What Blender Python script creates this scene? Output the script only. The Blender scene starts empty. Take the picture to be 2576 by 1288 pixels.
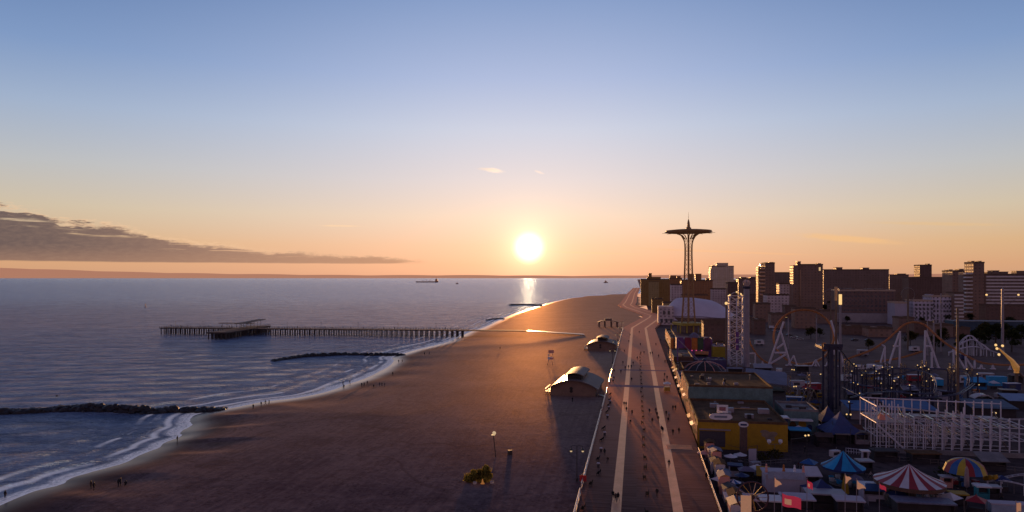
import bpy, bmesh, math, random
import numpy as np
from mathutils import Vector, Matrix
random.seed(7)
R = math.radians
scene = bpy.context.scene
COL = scene.collection
S = 2576/1024.0
FOC = 692.0
HOR = 277.0
CAMZ = 40.0
ZSEA, ZPARK = -2.6, -1.5
BA = R(10.2)                                   # heading of the boardwalk, east of the view axis
DX, DY = math.sin(BA), math.cos(BA)

def F(fx, fy, z=ZPARK):
    """ground point (at height z) seen at a place of the photograph"""
    Y = (CAMZ - z)*FOC/(fy/S - HOR)
    return ((fx/S - 512)/FOC*Y, Y, z)
def FY(fx, Y):
    return (fx/S - 512)/FOC*Y
def FZ(fy, Y):
    return CAMZ - (fy/S - HOR)*Y/FOC
def B(u, v, z=0.0):
    """boardwalk frame: u along it, v to its right"""
    return (u*DX + v*DY, u*DY - v*DX, z)
def toB(x, y):
    return (x*DX + y*DY, x*DY - y*DX)

# ------------------------------------------------------------------ materials
def lin(c):
    return tuple(((v/255.0)/12.92 if v/255.0 <= .04045 else ((v/255.0+.055)/1.055)**2.4) for v in c)

class NT:
    def __init__(self, tree):
        self.t = tree; self.n = tree.nodes; self.l = tree.links
    def new(self, typ, **kw):
        nd = self.n.new(typ)
        for k, v in kw.items(): setattr(nd, k, v)
        return nd
    def put(self, sock, v):
        if v is None: return
        if hasattr(v, 'is_output'): self.l.new(v, sock)
        else:
            if sock.type == 'RGBA' and not isinstance(v, (int, float)) and len(v) == 3: v = tuple(v) + (1,)
            sock.default_value = v
    def m(self, op, a, b=None, c=None, clamp=False):
        nd = self.new('ShaderNodeMath', operation=op); nd.use_clamp = clamp
        self.put(nd.inputs[0], a); self.put(nd.inputs[1], b)
        if c is not None: self.put(nd.inputs[2], c)
        return nd.outputs[0]
    def vm(self, op, a, b=None):
        nd = self.new('ShaderNodeVectorMath', operation=op)
        self.put(nd.inputs[0], a)
        if b is not None: self.put(nd.inputs[1], b)
        return nd.outputs['Value'] if op in ('DOT_PRODUCT', 'LENGTH', 'DISTANCE') else nd.outputs[0]
    def mix(self, f, a, b, blend='MIX'):
        nd = self.new('ShaderNodeMix', data_type='RGBA', blend_type=blend)
        self.put(nd.inputs[0], f); self.put(nd.inputs[6], a); self.put(nd.inputs[7], b)
        return nd.outputs[2]
    def ss(self, x, lo, hi):
        nd = self.new('ShaderNodeMapRange', interpolation_type='SMOOTHSTEP')
        self.put(nd.inputs[0], x); self.put(nd.inputs[1], lo); self.put(nd.inputs[2], hi)
        return nd.outputs[0]
    def ramp(self, fac, pts, interp='LINEAR'):
        nd = self.new('ShaderNodeValToRGB'); r = nd.color_ramp; r.interpolation = interp
        while len(r.elements) < len(pts): r.elements.new(0.5)
        for e, (p, c) in zip(r.elements, pts):
            e.position = p; e.color = tuple(c) + (1,) if len(c) == 3 else c
        self.put(nd.inputs[0], fac)
        return nd.outputs[0]
    def comb(self, x, y, z=0.0):
        nd = self.new('ShaderNodeCombineXYZ')
        for i, v in enumerate((x, y, z)): self.put(nd.inputs[i], v)
        return nd.outputs[0]
    def noise(self, vec, scale, detail=4, rough=.55, dim='3D'):
        nd = self.new('ShaderNodeTexNoise'); nd.noise_dimensions = dim
        if vec is not None: self.l.new(vec, nd.inputs['Vector'])
        nd.inputs['Scale'].default_value = scale; nd.inputs['Detail'].default_value = detail
        nd.inputs['Roughness'].default_value = rough
        return nd.outputs['Fac']
    def bump(self, h, strength, dist=1.0, normal=None):
        nd = self.new('ShaderNodeBump'); nd.inputs['Strength'].default_value = strength
        nd.inputs['Distance'].default_value = dist
        self.l.new(h, nd.inputs['Height'])
        if normal is not None: self.l.new(normal, nd.inputs['Normal'])
        return nd.outputs[0]

MATS = {}
def new_mat(name):
    m = bpy.data.materials.new(name); m.use_nodes = True
    t = NT(m.node_tree); bs = m.node_tree.nodes['Principled BSDF']
    return m, t, bs
def mat(name, col, rough=.7, var=.3, scale=1.2, metal=0.0, bump=.15, spec=.4, emit=None, es=1.0, trans=0.0):
    """one painted or weathered surface with uneven tone, made once by name"""
    if name in MATS: return MATS[name]
    m, t, bs = new_mat(name)
    co = t.new('ShaderNodeTexCoord').outputs['Object']
    n1 = t.noise(co, scale, 5, .6)
    n2 = t.noise(co, scale*6.3, 3, .6)
    k = t.m('ADD', t.m('MULTIPLY', n1, .65), t.m('MULTIPLY', n2, .35))
    k = t.ss(k, .3, .7)
    a = tuple(max(0, c*(1-var)) for c in col); b = tuple(min(1, c*(1+var)) for c in col)
    t.put(bs.inputs['Base Color'], t.mix(k, a, b))
    t.put(bs.inputs['Roughness'], t.m('ADD', rough-.08, t.m('MULTIPLY', n2, .16)))
    bs.inputs['Metallic'].default_value = metal
    bs.inputs['Specular IOR Level'].default_value = spec
    if bump: t.put(bs.inputs['Normal'], t.bump(n2, bump, .05))
    if emit:
        bs.inputs['Emission Color'].default_value = tuple(emit)+(1,); bs.inputs['Emission Strength'].default_value = es
    MATS[name] = m
    return m

def grazing(m, t, col, normal, tint, rough=.5, lo=.72, hi=1.0, k=.4):  # warm gloss tint at glancing angles stands in for sunset haze
    out = m.node_tree.nodes['Material Output']
    d = t.new('ShaderNodeBsdfDiffuse'); t.put(d.inputs['Color'], col); t.l.new(normal, d.inputs['Normal'])
    g = t.new('ShaderNodeBsdfGlossy'); t.put(g.inputs['Color'], tint); t.put(g.inputs['Roughness'], rough); t.l.new(normal, g.inputs['Normal'])
    lw = t.new('ShaderNodeLayerWeight'); lw.inputs['Blend'].default_value = .5
    f = t.m('MULTIPLY', t.ss(lw.outputs['Facing'], lo, hi), k)
    x = t.new('ShaderNodeMixShader'); t.l.new(f, x.inputs[0]); t.l.new(d.outputs[0], x.inputs[1]); t.l.new(g.outputs[0], x.inputs[2])
    t.l.new(x.outputs[0], out.inputs['Surface'])

# ------------------------------------------------------------------ mesh building
class MB:
    def __init__(self): self.v = []; self.f = []; self.mi = []; self.cur = 0
    def add(self, vs, fs):
        o = len(self.v); self.v.extend(tuple(p) for p in vs)
        for f in fs: self.f.append(tuple(i+o for i in f)); self.mi.append(self.cur)
        return self
    def box(self, x0, x1, y0, y1, z0, z1):
        vs = [(x0,y0,z0),(x1,y0,z0),(x1,y1,z0),(x0,y1,z0),(x0,y0,z1),(x1,y0,z1),(x1,y1,z1),(x0,y1,z1)]
        return self.add(vs, [(3,2,1,0),(4,5,6,7),(0,1,5,4),(1,2,6,5),(2,3,7,6),(3,0,4,7)])
    def cbox(self, cx, cy, z0, sx, sy, sz, rz=0.0):
        c, s = math.cos(rz), math.sin(rz); vs = []
        for z in (z0, z0+sz):
            for a, b in ((-1,-1),(1,-1),(1,1),(-1,1)):
                x, y = a*sx/2, b*sy/2
                vs.append((cx+x*c-y*s, cy+x*s+y*c, z))
        return self.add(vs, [(3,2,1,0),(4,5,6,7),(0,1,5,4),(1,2,6,5),(2,3,7,6),(3,0,4,7)])
    def bar(self, p, q, r, n=6, r2=None):
        p, q = Vector(p), Vector(q); d = q-p
        if d.length < 1e-6: return self
        d.normalize(); up = Vector((0,0,1)) if abs(d.z) < .95 else Vector((1,0,0))
        a = d.cross(up).normalized(); b = d.cross(a)
        r2 = r if r2 is None else r2; vs = []
        for pt, rr in ((p, r), (q, r2)):
            for i in range(n):
                t = 2*math.pi*i/n + math.pi/n
                vs.append(pt + a*(math.cos(t)*rr) + b*(math.sin(t)*rr))
        fs = [(i, (i+1) % n, n+(i+1) % n, n+i) for i in range(n)] + [tuple(range(n))[::-1], tuple(range(n, 2*n))]
        return self.add(vs, fs)
    def tube(self, pts, r, n=6):
        pts = [Vector(p) for p in pts]; rings = []
        for i, p in enumerate(pts):
            d = (pts[min(i+1, len(pts)-1)] - pts[max(i-1, 0)]).normalized()
            up = Vector((0,0,1)) if abs(d.z) < .95 else Vector((0,1,0))
            a = d.cross(up).normalized(); b = d.cross(a)
            rr = r[i] if isinstance(r, (list, tuple)) else r
            rings.append([p + a*(math.cos(2*math.pi*k/n)*rr) + b*(math.sin(2*math.pi*k/n)*rr) for k in range(n)])
        vs = [v for rg in rings for v in rg]; fs = []
        for i in range(len(pts)-1):
            for k in range(n): fs.append((i*n+k, i*n+(k+1) % n, (i+1)*n+(k+1) % n, (i+1)*n+k))
        fs += [tuple(range(n))[::-1], tuple(range((len(pts)-1)*n, len(pts)*n))]
        return self.add(vs, fs)
    def lathe(self, prof, n=16, cx=0, cy=0, a0=0.0, a1=2*math.pi):
        full = abs(a1-a0-2*math.pi) < 1e-6; k = n if full else n+1; vs = []
        for r, z in prof:
            for i in range(k):
                t = a0+(a1-a0)*i/n
                vs.append((cx+r*math.cos(t), cy+r*math.sin(t), z))
        fs = []
        for j in range(len(prof)-1):
            for i in range(n if full else n):
                i2 = (i+1) % k
                fs.append((j*k+i, j*k+i2, (j+1)*k+i2, (j+1)*k+i))
        return self.add(vs, fs)
    def prism(self, poly, axis, a, b):
        """poly in the plane across the axis ('y': x,z  'x': y,z  'z': x,y) pushed from a to b"""
        n = len(poly)
        def P(p, t): return {'y': (p[0], t, p[1]), 'x': (t, p[0], p[1]), 'z': (p[0], p[1], t)}[axis]
        vs = [P(p, a) for p in poly]+[P(p, b) for p in poly]
        return self.add(vs, [(i, (i+1) % n, n+(i+1) % n, n+i) for i in range(n)]+[tuple(range(n))[::-1], tuple(range(n, 2*n))])
    def ball(self, c, r, n=8, m=6, sz=1.0):
        vs = [(c[0], c[1], c[2]-r*sz)]
        for j in range(1, m):
            t = -math.pi/2+math.pi*j/m
            for i in range(n): vs.append((c[0]+r*math.cos(t)*math.cos(2*math.pi*i/n), c[1]+r*math.cos(t)*math.sin(2*math.pi*i/n), c[2]+r*sz*math.sin(t)))
        vs.append((c[0], c[1], c[2]+r*sz)); L = len(vs)-1; fs = []
        for i in range(n):
            fs.append((0, 1+(i+1) % n, 1+i)); fs.append((L, L-n+i, L-n+(i+1) % n))
            for j in range(m-2): fs.append((1+j*n+i, 1+j*n+(i+1) % n, 1+(j+1)*n+(i+1) % n, 1+(j+1)*n+i))
        return self.add(vs, fs)
    def build(self, name, mats, parent=None, smooth=False, label=None, fix=True):
        me = bpy.data.meshes.new(name); me.from_pydata(self.v, [], self.f)
        mats = mats if isinstance(mats, (list, tuple)) else [mats]
        for m in mats: me.materials.append(m)
        if len(mats) > 1: me.polygons.foreach_set('material_index', self.mi)
        if smooth: me.polygons.foreach_set('use_smooth', [True]*len(self.f))
        if fix:
            bm = bmesh.new(); bm.from_mesh(me); bmesh.ops.recalc_face_normals(bm, faces=bm.faces); bm.to_mesh(me); bm.free()
        me.update()
        o = bpy.data.objects.new(name, me); COL.objects.link(o)
        if parent is not None: o.parent = parent
        if label: o['label'] = label
        return o

def tag(o, label, cat, group=None):
    o['label'] = label; o['category'] = cat
    if group: o['group'] = group
    return o
def struct(o): o['kind'] = 'structure'; return o
def thing(name, label, cat, loc=(0,0,0), rz=0.0, group=None):
    o = bpy.data.objects.new(name, None); o.empty_display_size = .3; COL.objects.link(o)
    o.location = loc; o.rotation_euler = (0, 0, rz)
    return tag(o, label, cat, group)
def copy_tree(o, parent=None):
    c = o.copy(); COL.objects.link(c); c.parent = parent
    for ch in list(o.children): copy_tree(ch, c)
    return c
def place(proto, first, loc, rz, label, group=None, sc=None):
    o = proto if first else copy_tree(proto)
    o.location = loc; o.rotation_euler = (0, 0, rz); o['label'] = label
    if group: o['group'] = group
    if sc: o.scale = (sc, sc, sc)
    return o
BR = -BA            # rotation that lines a thing up with the boardwalk
ORD = ['first','second','third','fourth','fifth','sixth','seventh','eighth','ninth','tenth','eleventh','twelfth','thirteenth','fourteenth','fifteenth','sixteenth','seventeenth','eighteenth','nineteenth','twentieth',
 'twenty-first','twenty-second','twenty-third','twenty-fourth','twenty-fifth','twenty-sixth','twenty-seventh','twenty-eighth','twenty-ninth','thirtieth','thirty-first','thirty-second','thirty-third','thirty-fourth','thirty-fifth','thirty-sixth']

# ------------------------------------------------------------------ camera, sun, sky
cam = bpy.data.cameras.new('camera'); co = bpy.data.objects.new('camera', cam); COL.objects.link(co)
co.location = (0, 0, CAMZ); co.rotation_euler = (R(90), 0, 0)
cam.sensor_width = 36; cam.lens = FOC/1024*36; cam.shift_y = (HOR-256)/1024
cam.clip_start = 1; cam.clip_end = 200000
scene.camera = co
SUN_AZ, SUN_EL = 1.4, 1.9
DISC_EL = 2.45          # the overexposed patch reaches higher than the sun itself
sd = Vector((math.sin(R(SUN_AZ))*math.cos(R(SUN_EL)), math.cos(R(SUN_AZ))*math.cos(R(SUN_EL)), math.sin(R(SUN_EL))))
sdisc = Vector((math.sin(R(SUN_AZ))*math.cos(R(DISC_EL)), math.cos(R(SUN_AZ))*math.cos(R(DISC_EL)), math.sin(R(DISC_EL))))
sl = bpy.data.lights.new('sun', 'SUN'); so = bpy.data.objects.new('sun', sl); COL.objects.link(so)
sl.energy = 4.2; sl.angle = R(1.4); sl.color = (1, .48, .17)
so.rotation_euler = (-sd).to_track_quat('-Z', 'Y').to_euler(); so.location = (0, 0, 300)

scene.view_settings.view_transform = 'Standard'; scene.view_settings.look = 'None'
scene.view_settings.exposure = 0; scene.view_settings.gamma = 1
scene.render.engine = 'CYCLES'
scene.cycles.use_denoising = True
scene.cycles.max_bounces = 5
scene.cycles.sample_clamp_indirect = 4

w = bpy.data.worlds.new('World'); scene.world = w; w.use_nodes = True
T = NT(w.node_tree); bg = w.node_tree.nodes['Background']
gen = T.new('ShaderNodeTexCoord').outputs['Generated']
dirv = T.vm('NORMALIZE', gen)
sx = T.new('ShaderNodeSeparateXYZ'); T.l.new(dirv, sx.inputs[0])
el = T.m('MULTIPLY', T.m('ARCSINE', sx.outputs[2]), 57.29578)
az = T.m('MULTIPLY', T.m('ARCTAN2', sx.outputs[0], sx.outputs[1]), 57.29578)
tt = T.m('SQRT', T.m('DIVIDE', T.m('MAXIMUM', el, 0.0), 90.0))
E = lambda e: math.sqrt(e/90.0)
def rp(lst): return T.ramp(tt, [(E(e), lin(c)) for e, c in lst])
c_sun = rp([(0,(224,154,116)),(1,(236,170,128)),(2.6,(238,186,150)),(5,(232,205,184)),(8,(214,206,210)),(12,(190,200,222)),(16,(158,178,218)),(22,(118,149,199)),(30,(84,110,166)),(45,(52,64,108)),(90,(36,38,66))])
c_side = rp([(0,(200,146,108)),(1,(212,156,108)),(2.6,(214,170,120)),(5,(206,188,160)),(8,(186,188,190)),(12,(152,172,202)),(16,(114,146,194)),(22,(78,116,172)),(30,(64,94,150)),(45,(46,60,102)),(90,(36,38,66))])
c_back = rp([(0,(146,108,108)),(5,(184,138,138)),(12,(160,130,150)),(22,(110,102,138)),(45,(64,64,100)),(90,(38,40,68))])
aaz = T.m('ABSOLUTE', T.m('SUBTRACT', az, SUN_AZ))
sky = T.mix(T.ss(aaz, 2, 40), c_sun, c_side)
sky = T.mix(T.ss(aaz, 55, 140), sky, c_back)
# clouds, laid out in azimuth and elevation
skv = T.comb(T.m('MULTIPLY', az, .16), T.m('MULTIPLY', el, .9))
nz = T.noise(skv, 2.4, 6, .62)
nzf = T.noise(T.comb(T.m('MULTIPLY', az, .5), T.m('MULTIPLY', el, 1.6)), 3.0, 5, .65)
A = lambda a: (a+37)/32.0
prof = [(-36.5,4.7),(-34.3,4.25),(-32.5,3.9),(-28.3,3.35),(-26.3,2.8),(-23.3,2.5),(-21.6,2.2),(-16.3,1.95),(-11,1.72),(-5.5,1.4)]
top = T.m('MULTIPLY', T.ramp(T.m('DIVIDE', T.m('ADD', az, 37.0), 32.0), [(A(a), (e/6,)*3) for a, e in prof]), 6.0)
top = T.m('ADD', top, T.m('MULTIPLY', T.m('SUBTRACT', nz, .5), T.m('MULTIPLY', T.m('SUBTRACT', top, .9), .85)))
dtop = T.m('SUBTRACT', top, el)
bot = T.m('ADD', 1.06, T.m('MULTIPLY', T.m('SUBTRACT', nz, .5), .12))
dbot = T.m('SUBTRACT', el, bot)
edge = T.m('SUBTRACT', -6.5, az)
cm = T.m('MULTIPLY', T.ss(T.m('ADD', dtop, T.m('MULTIPLY', T.m('SUBTRACT', nzf, .5), .8)), -.02, .3), T.ss(dbot, -.04, .1))
cm = T.m('MULTIPLY', cm, T.ss(edge, 0, 3))
strk = T.noise(T.comb(T.m('MULTIPLY', az, .10), T.m('MULTIPLY', el, 1.7)), 1.9, 3, .5)
gap = T.m('SUBTRACT', 1.0, T.m('MULTIPLY', T.m('MULTIPLY', T.ss(strk, .54, .66), T.m('SUBTRACT', 1.0, T.ss(dtop, .3, 1.1))), .8))
cdark = T.mix(T.ss(az, -37, -12), lin((102,85,86)), lin((174,130,108)))
cdark = T.mix(T.m('MULTIPLY', T.ss(el, 2.4, .9), .55), cdark, lin((172,126,98)))
cdark = T.mix(T.m('MULTIPLY', T.ss(nzf, .35, .7), .14), cdark, lin((186,146,118)))
rim = T.m('MULTIPLY', T.ss(dtop, -.35, .1), T.m('SUBTRACT', 1.0, T.ss(dtop, .1, .5)))
rim = T.m('MULTIPLY', T.m('MULTIPLY', rim, T.ss(nzf, .4, .6)), T.m('MULTIPLY', T.ss(edge, 8, 20), T.ss(el, .9, 1.5)))
cdark = T.mix(T.m('MULTIPLY', T.m('SUBTRACT', 1.0, T.ss(dtop, 0.0, .35)), .5), cdark, lin((236,190,146)))
sky = T.mix(T.m('MULTIPLY', rim, .75), sky, lin((240,194,148)))
sky = T.mix(T.m('MULTIPLY', cm, gap), sky, cdark)
# little fair weather puffs and thin streaks
def puff(a0, e0, wa, we, col, k, slope=0.0, s=5.0):
    da = T.m('DIVIDE', T.m('SUBTRACT', az, a0), wa)
    de = T.m('DIVIDE', T.m('SUBTRACT', T.m('SUBTRACT', el, e0), T.m('MULTIPLY', T.m('SUBTRACT', az, a0), slope)), we)
    g = T.m('EXPONENT', T.m('MULTIPLY', T.m('ADD', T.m('MULTIPLY', da, da), T.m('MULTIPLY', de, de)), -1.0))
    n = T.noise(T.comb(T.m('MULTIPLY', az, 1.0), T.m('MULTIPLY', el, 2.4)), s/3.0, 5, .7)
    return T.m('MULTIPLY', T.ss(T.m('MULTIPLY', g, T.m('ADD', .35, T.m('MULTIPLY', n, 1.3))), .3, .95), k), lin(col)
for args in ((-1.45,8.75,.95,.24,(252,226,206),.95,-.12), (-2.1,8.85,1.0,.16,(246,216,190),.5,-.05), (2.25,8.6,.5,.13,(248,222,206),.6,-.3),
             (25.8,2.85,4.2,.32,(238,182,116),.75,-.11,2.5), (31.5,3.75,5.0,.16,(226,182,122),.5,-.06,2.5), (17,2.0,9,.12,(244,176,112),.35,-.05,2.0), (-14,4.1,2.2,.1,(250,206,156),.5,0,3), (6,2.0,6,.1,(252,186,120),.3,-.03,2)):
    k, c = puff(*args); sky = T.mix(k, sky, c)
hs = T.new('ShaderNodeHueSaturation'); hs.inputs['Saturation'].default_value = .9; T.l.new(sky, hs.inputs['Color']); sky = hs.outputs[0]
# the overexposed sun and its glow
ang = T.m('MULTIPLY', T.m('ARCCOSINE', T.m('MINIMUM', T.vm('DOT_PRODUCT', dirv, tuple(sdisc)), 1.0)), 57.29578)
halo1 = T.m('MULTIPLY', T.m('EXPONENT', T.m('DIVIDE', ang, -1.1)), 1.3)
halo2 = T.m('MULTIPLY', T.m('EXPONENT', T.m('DIVIDE', ang, -8.0)), .21)
disc = T.m('MULTIPLY', T.m('SUBTRACT', 1.0, T.ss(ang, .5, 1.55)), 1.7)
core = T.m('MULTIPLY', T.m('SUBTRACT', 1.0, T.ss(ang, .25, .7)), 26.0)
disc = T.m('ADD', disc, core)
def scaled(col, f):
    nd = T.new('ShaderNodeVectorMath', operation='SCALE'); nd.inputs[0].default_value = col; T.put(nd.inputs['Scale'], f); return nd.outputs[0]
add = T.vm('ADD', T.vm('ADD', scaled((1,.74,.42), halo1), scaled((1,.66,.42), halo2)), scaled((1,.75,.42), disc))
sky = T.vm('ADD', sky, add)
nis = T.new('ShaderNodeTexSky'); nis.sky_type = 'NISHITA'; nis.sun_disc = False
nis.sun_elevation = R(SUN_EL); nis.sun_rotation = R(SUN_AZ)
nsc = T.new('ShaderNodeVectorMath', operation='SCALE'); T.l.new(nis.outputs[0], nsc.inputs[0]); nsc.inputs['Scale'].default_value = .006
sky = T.vm('ADD', sky, nsc.outputs[0])
T.l.new(sky, bg.inputs['Color']); bg.inputs['Strength'].default_value = 1.0
# ------------------------------------------------------------------ coast
shore_px = [(-400,1420),(-120,1320),(0,1273),(37,1256),(100,1231),(155,1221),(175,1203),(225,1189),(327,1163),(345,1146),(410,1124),(405,1116),(466,1097),(447,1088),(488,1070),(476,1060),(490,1041),
 (570,1029),(600,1024),(660,1011),(760,1000),(830,985),(870,968),(905,958),(950,938),(980,921),(993,908),(984,899),
 (1010,892),(1040,882),(1090,870),(1130,860),(1160,846),(1185,834),(1215,826),(1250,808),(1290,790),(1345,773),(1400,757),(1450,747),(1500,742.5),(1560,739.5),(1600,736)]
shore = np.array([F(a, b, ZSEA)[:2] for a, b in shore_px])
shore = np.vstack([[[-420,-60]], shore, [[520,2600],[900,4200],[1500,7000]]])
def densify(p, step):
    out = [p[0]]
    for a, b in zip(p[:-1], p[1:]):
        n = max(1, int(np.hypot(*(b-a))/step))
        for i in range(1, n+1): out.append(a+(b-a)*i/n)
    return np.array(out)
def chaikin(p):
    q = [p[0]]
    for a, b in zip(p[:-1], p[1:]): q += [a*.75+b*.25, a*.25+b*.75]
    return np.array(q+[p[-1]])
shore_s = chaikin(chaikin(shore))
arc = np.concatenate([[0], np.cumsum(np.hypot(*(np.diff(shore_s, axis=0).T)))])
def shore_dist(P):
    """signed distance inland (+) or seaward (-) and arc position"""
    best = np.full(len(P), 1e18); al = np.zeros(len(P))
    for i in range(len(shore_s)-1):
        a, b = shore_s[i], shore_s[i+1]; d = b-a; L2 = d@d
        if L2 < 1e-9: continue
        t = np.clip(((P-a)@d)/L2, 0, 1); q = a+t[:, None]*d
        dd = ((P-q)**2).sum(1); m = dd < best
        best[m] = dd[m]; al[m] = arc[i]+t[m]*math.sqrt(L2)
    poly = np.vstack([shore_s, [[60000,60000],[-60000,60000],[-60000,-60]]])
    ins = np.zeros(len(P), bool)
    for i in range(len(poly)):
        a, b = poly[i], poly[(i+1) % len(poly)]
        if a[1] == b[1]: continue
        c = ((a[1] > P[:, 1]) != (b[1] > P[:, 1])) & (P[:, 0] < (b[0]-a[0])*(P[:, 1]-a[1])/(b[1]-a[1])+a[0])
        ins ^= c
    return np.where(ins, -1, 1)*np.sqrt(best), al
def steps(*segs):
    out = []
    for a, b, s in segs: out += list(np.arange(a, b, s))
    return out
def grid(name, xs, ys, zf, keep=None):
    X, Yg = np.meshgrid(np.array(xs), np.array(ys)); P = np.stack([X.ravel(), Yg.ravel()], 1)
    d, al = shore_dist(P); Z = zf(P, d, al)
    nx, ny = len(xs), len(ys)
    idx = np.arange(nx*ny).reshape(ny, nx)
    q = np.stack([idx[:-1, :-1].ravel(), idx[:-1, 1:].ravel(), idx[1:, 1:].ravel(), idx[1:, :-1].ravel()], 1)
    if keep is not None: q = q[keep(d[q], P[q])]
    used = np.unique(q); remap = -np.ones(nx*ny, int); remap[used] = np.arange(len(used)); q = remap[q]
    V = np.column_stack([P, Z])[used]
    me = bpy.data.meshes.new(name); me.from_pydata(V.tolist(), [], q.tolist())
    for nm, arr in (('shore', d), ('along', al)):
        at = me.attributes.new(nm, 'FLOAT', 'POINT'); at.data.foreach_set('value', arr[used].astype(np.float32))
    me.polygons.foreach_set('use_smooth', [True]*len(q)); me.update()
    o = bpy.data.objects.new(name, me); COL.objects.link(o)
    return struct(o)
def wn(al, k, ph): return .5+.5*np.sin(al/k+ph)*np.sin(al/(k*2.7)+1.3*ph)
def sea_z(P, d, al):
    s = -d; z = np.full(len(P), ZSEA)
    for off, hgt, wid, k, ph in ((8.5,.55,1.5,19,0.4),(17,.5,2.2,31,2.0),(29,.4,3.0,44,4.1)):
        o2 = off*(.75+.5*wn(al, k*1.7, ph+1)); a = hgt*wn(al, k, ph)**1.2
        g = np.where(s > o2, np.exp(-((s-o2)/(wid*2.2))**2), np.exp(-((s-o2)/wid)**2))
        z = z+a*g*(s > 0)
    Yv = P[:, 1]
    sw = .10*np.sin(P[:, 0]*.11+Yv*.31+2*np.sin(Yv*.02))+.07*np.sin(P[:, 0]*-.13+Yv*.47+1.7)
    return z+sw*np.clip(s/40, 0, 1)*np.clip(1.5-Yv/500, 0, 1)
xs = steps((-60000,-6000,9000),(-6000,-1500,500),(-1500,-420,45),(-420,-200,4),(-200,0,1.3),(0,80,2.5),(80,300,20),(300,2000,150),(2000,60001,8000))
ys = steps((-60,70,10),(70,330,1.3),(330,560,2.0),(560,1100,7),(1100,2000,30),(2000,6000,250),(6000,90001,7000))
sea = grid('sea', xs, ys, sea_z, keep=lambda d, P: d.min(1) < 14)

def sand_z(P, d, al):
    z = np.interp(d, [-30,-6,0,10,28,60,140], [-6,-3.2,-2.58,-2.05,-1.35,-.75,-.35])
    cusp = np.sin(al/15.0*2*math.pi*.55+.9*np.sin(al/60))
    z = z+.17*cusp*np.exp(-((d-13)/8.0)**2)*np.clip(1.4-P[:, 1]/400, 0.15, 1)
    u = P[:, 0]*DX+P[:, 1]*DY; v = P[:, 0]*DY-P[:, 1]*DX
    rel = .03*np.sin(P[:, 0]*.21+1.6*np.sin(P[:, 1]*.063))*np.sin(P[:, 1]*.043+P[:, 0]*.07+2*np.sin(P[:, 0]*.031))
    z = z+rel*np.clip((d-6)/20, 0, 1)
    return np.minimum(z, np.where(v > -14, -.35, 9))
xs = steps((-420,-170,6),(-170,-10,1.6),(-10,80,2.6),(80,300,10),(300,1600,60))
ys = steps((-60,60,12),(60,360,1.8),(360,700,4),(700,1400,12),(1400,7100,140))
def keep_sand(d, P):
    v = (P[:, :, 0]*DY-P[:, :, 1]*DX)
    return (d.max(1) > -26) & (v.max(1) < 13.6)
sand = grid('beach', xs, ys, sand_z, keep_sand)

# water
m, t, bs = new_mat('sea water')
geo = t.new('ShaderNodeNewGeometry').outputs['Position']
sp = t.new('ShaderNodeSeparateXYZ'); t.l.new(geo, sp.inputs[0])
sh = t.new('ShaderNodeAttribute', attribute_name='shore').outputs['Fac']; al = t.new('ShaderNodeAttribute', attribute_name='along').outputs['Fac']
s = t.m('MULTIPLY', sh, -1.0)
v1 = t.comb(t.m('MULTIPLY', sp.outputs[0], .55), sp.outputs[1])
h1 = t.noise(v1, .13, 5, .6); h2 = t.noise(v1, .62, 4, .6)
h3 = t.noise(t.comb(t.m('MULTIPLY', sp.outputs[0], .25), sp.outputs[1]), .018, 4, .6)
hh = t.m('ADD', t.m('ADD', t.m('MULTIPLY', h1, 3.4), t.m('MULTIPLY', h2, .9)), t.m('MULTIPLY', h3, 4.0))
# foam: a lacy apron at the edge and torn lines behind the breakers
fv = t.comb(t.m('MULTIPLY', al, .22), t.m('MULTIPLY', s, .55))
f1 = t.noise(fv, .8, 6, .68); f2 = t.noise(t.comb(t.m('MULTIPLY', al, .05), t.m('MULTIPLY', s, .12)), 1.0, 4, .6)
f3 = t.noise(t.comb(t.m('MULTIPLY', al, .7), t.m('MULTIPLY', s, 1.2)), 1.2, 5, .7)
apron = t.ss(t.m('SUBTRACT', t.m('ADD', 1.0, t.m('MULTIPLY', f2, 6.5)), s), -.6, 1.6)
apron = t.m('MULTIPLY', apron, t.m('ADD', .42, t.m('MULTIPLY', t.ss(f3, .35, .6), .58)))
edge_ = t.m('SUBTRACT', 1.0, t.ss(t.m('ADD', s, t.m('MULTIPLY', f3, 1.4)), 1.3, 2.4))
lines = None
for (c0, wd, amp, ka, th) in ((6.5,1.5,4.0,.030,.44),(14.5,1.4,6.0,.022,.50),(26.0,1.1,8.0,.016,.54)):
    w1 = t.noise(t.comb(t.m('MULTIPLY', al, ka), c0), 1.0, 4, .6); w2 = t.noise(t.comb(t.m('MULTIPLY', al, ka*2.2), c0+9), 1.0, 2, .5)
    dl = t.m('ABSOLUTE', t.m('SUBTRACT', s, t.m('ADD', c0-amp*.5, t.m('MULTIPLY', w1, amp))))
    ln = t.m('MULTIPLY', t.m('SUBTRACT', 1.0, t.ss(t.m('ADD', dl, t.m('MULTIPLY', f3, .9)), wd*.45, wd*1.3)), t.ss(w2, th-.06, th+.05))
    lines = ln if lines is None else t.m('MAXIMUM', lines, ln)
trail = t.m('MULTIPLY', t.ss(t.m('ADD', f1, t.m('MULTIPLY', f2, .5)), .80, .98), t.m('SUBTRACT', 1.0, t.ss(s, 8, 26)))
lace = t.m('MAXIMUM', lines, t.m('MULTIPLY', trail, .45))
foam = t.m('MAXIMUM', t.m('MAXIMUM', apron, edge_), t.m('MULTIPLY', lace, .9), clamp=True)
nrm = t.bump(hh, .9, 1.3); bnode = nrm.node; t.l.new(t.m('ADD', .9, t.m('MULTIPLY', t.ss(sp.outputs[1], 250, 1500), -.30)), bnode.inputs['Strength'])
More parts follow.
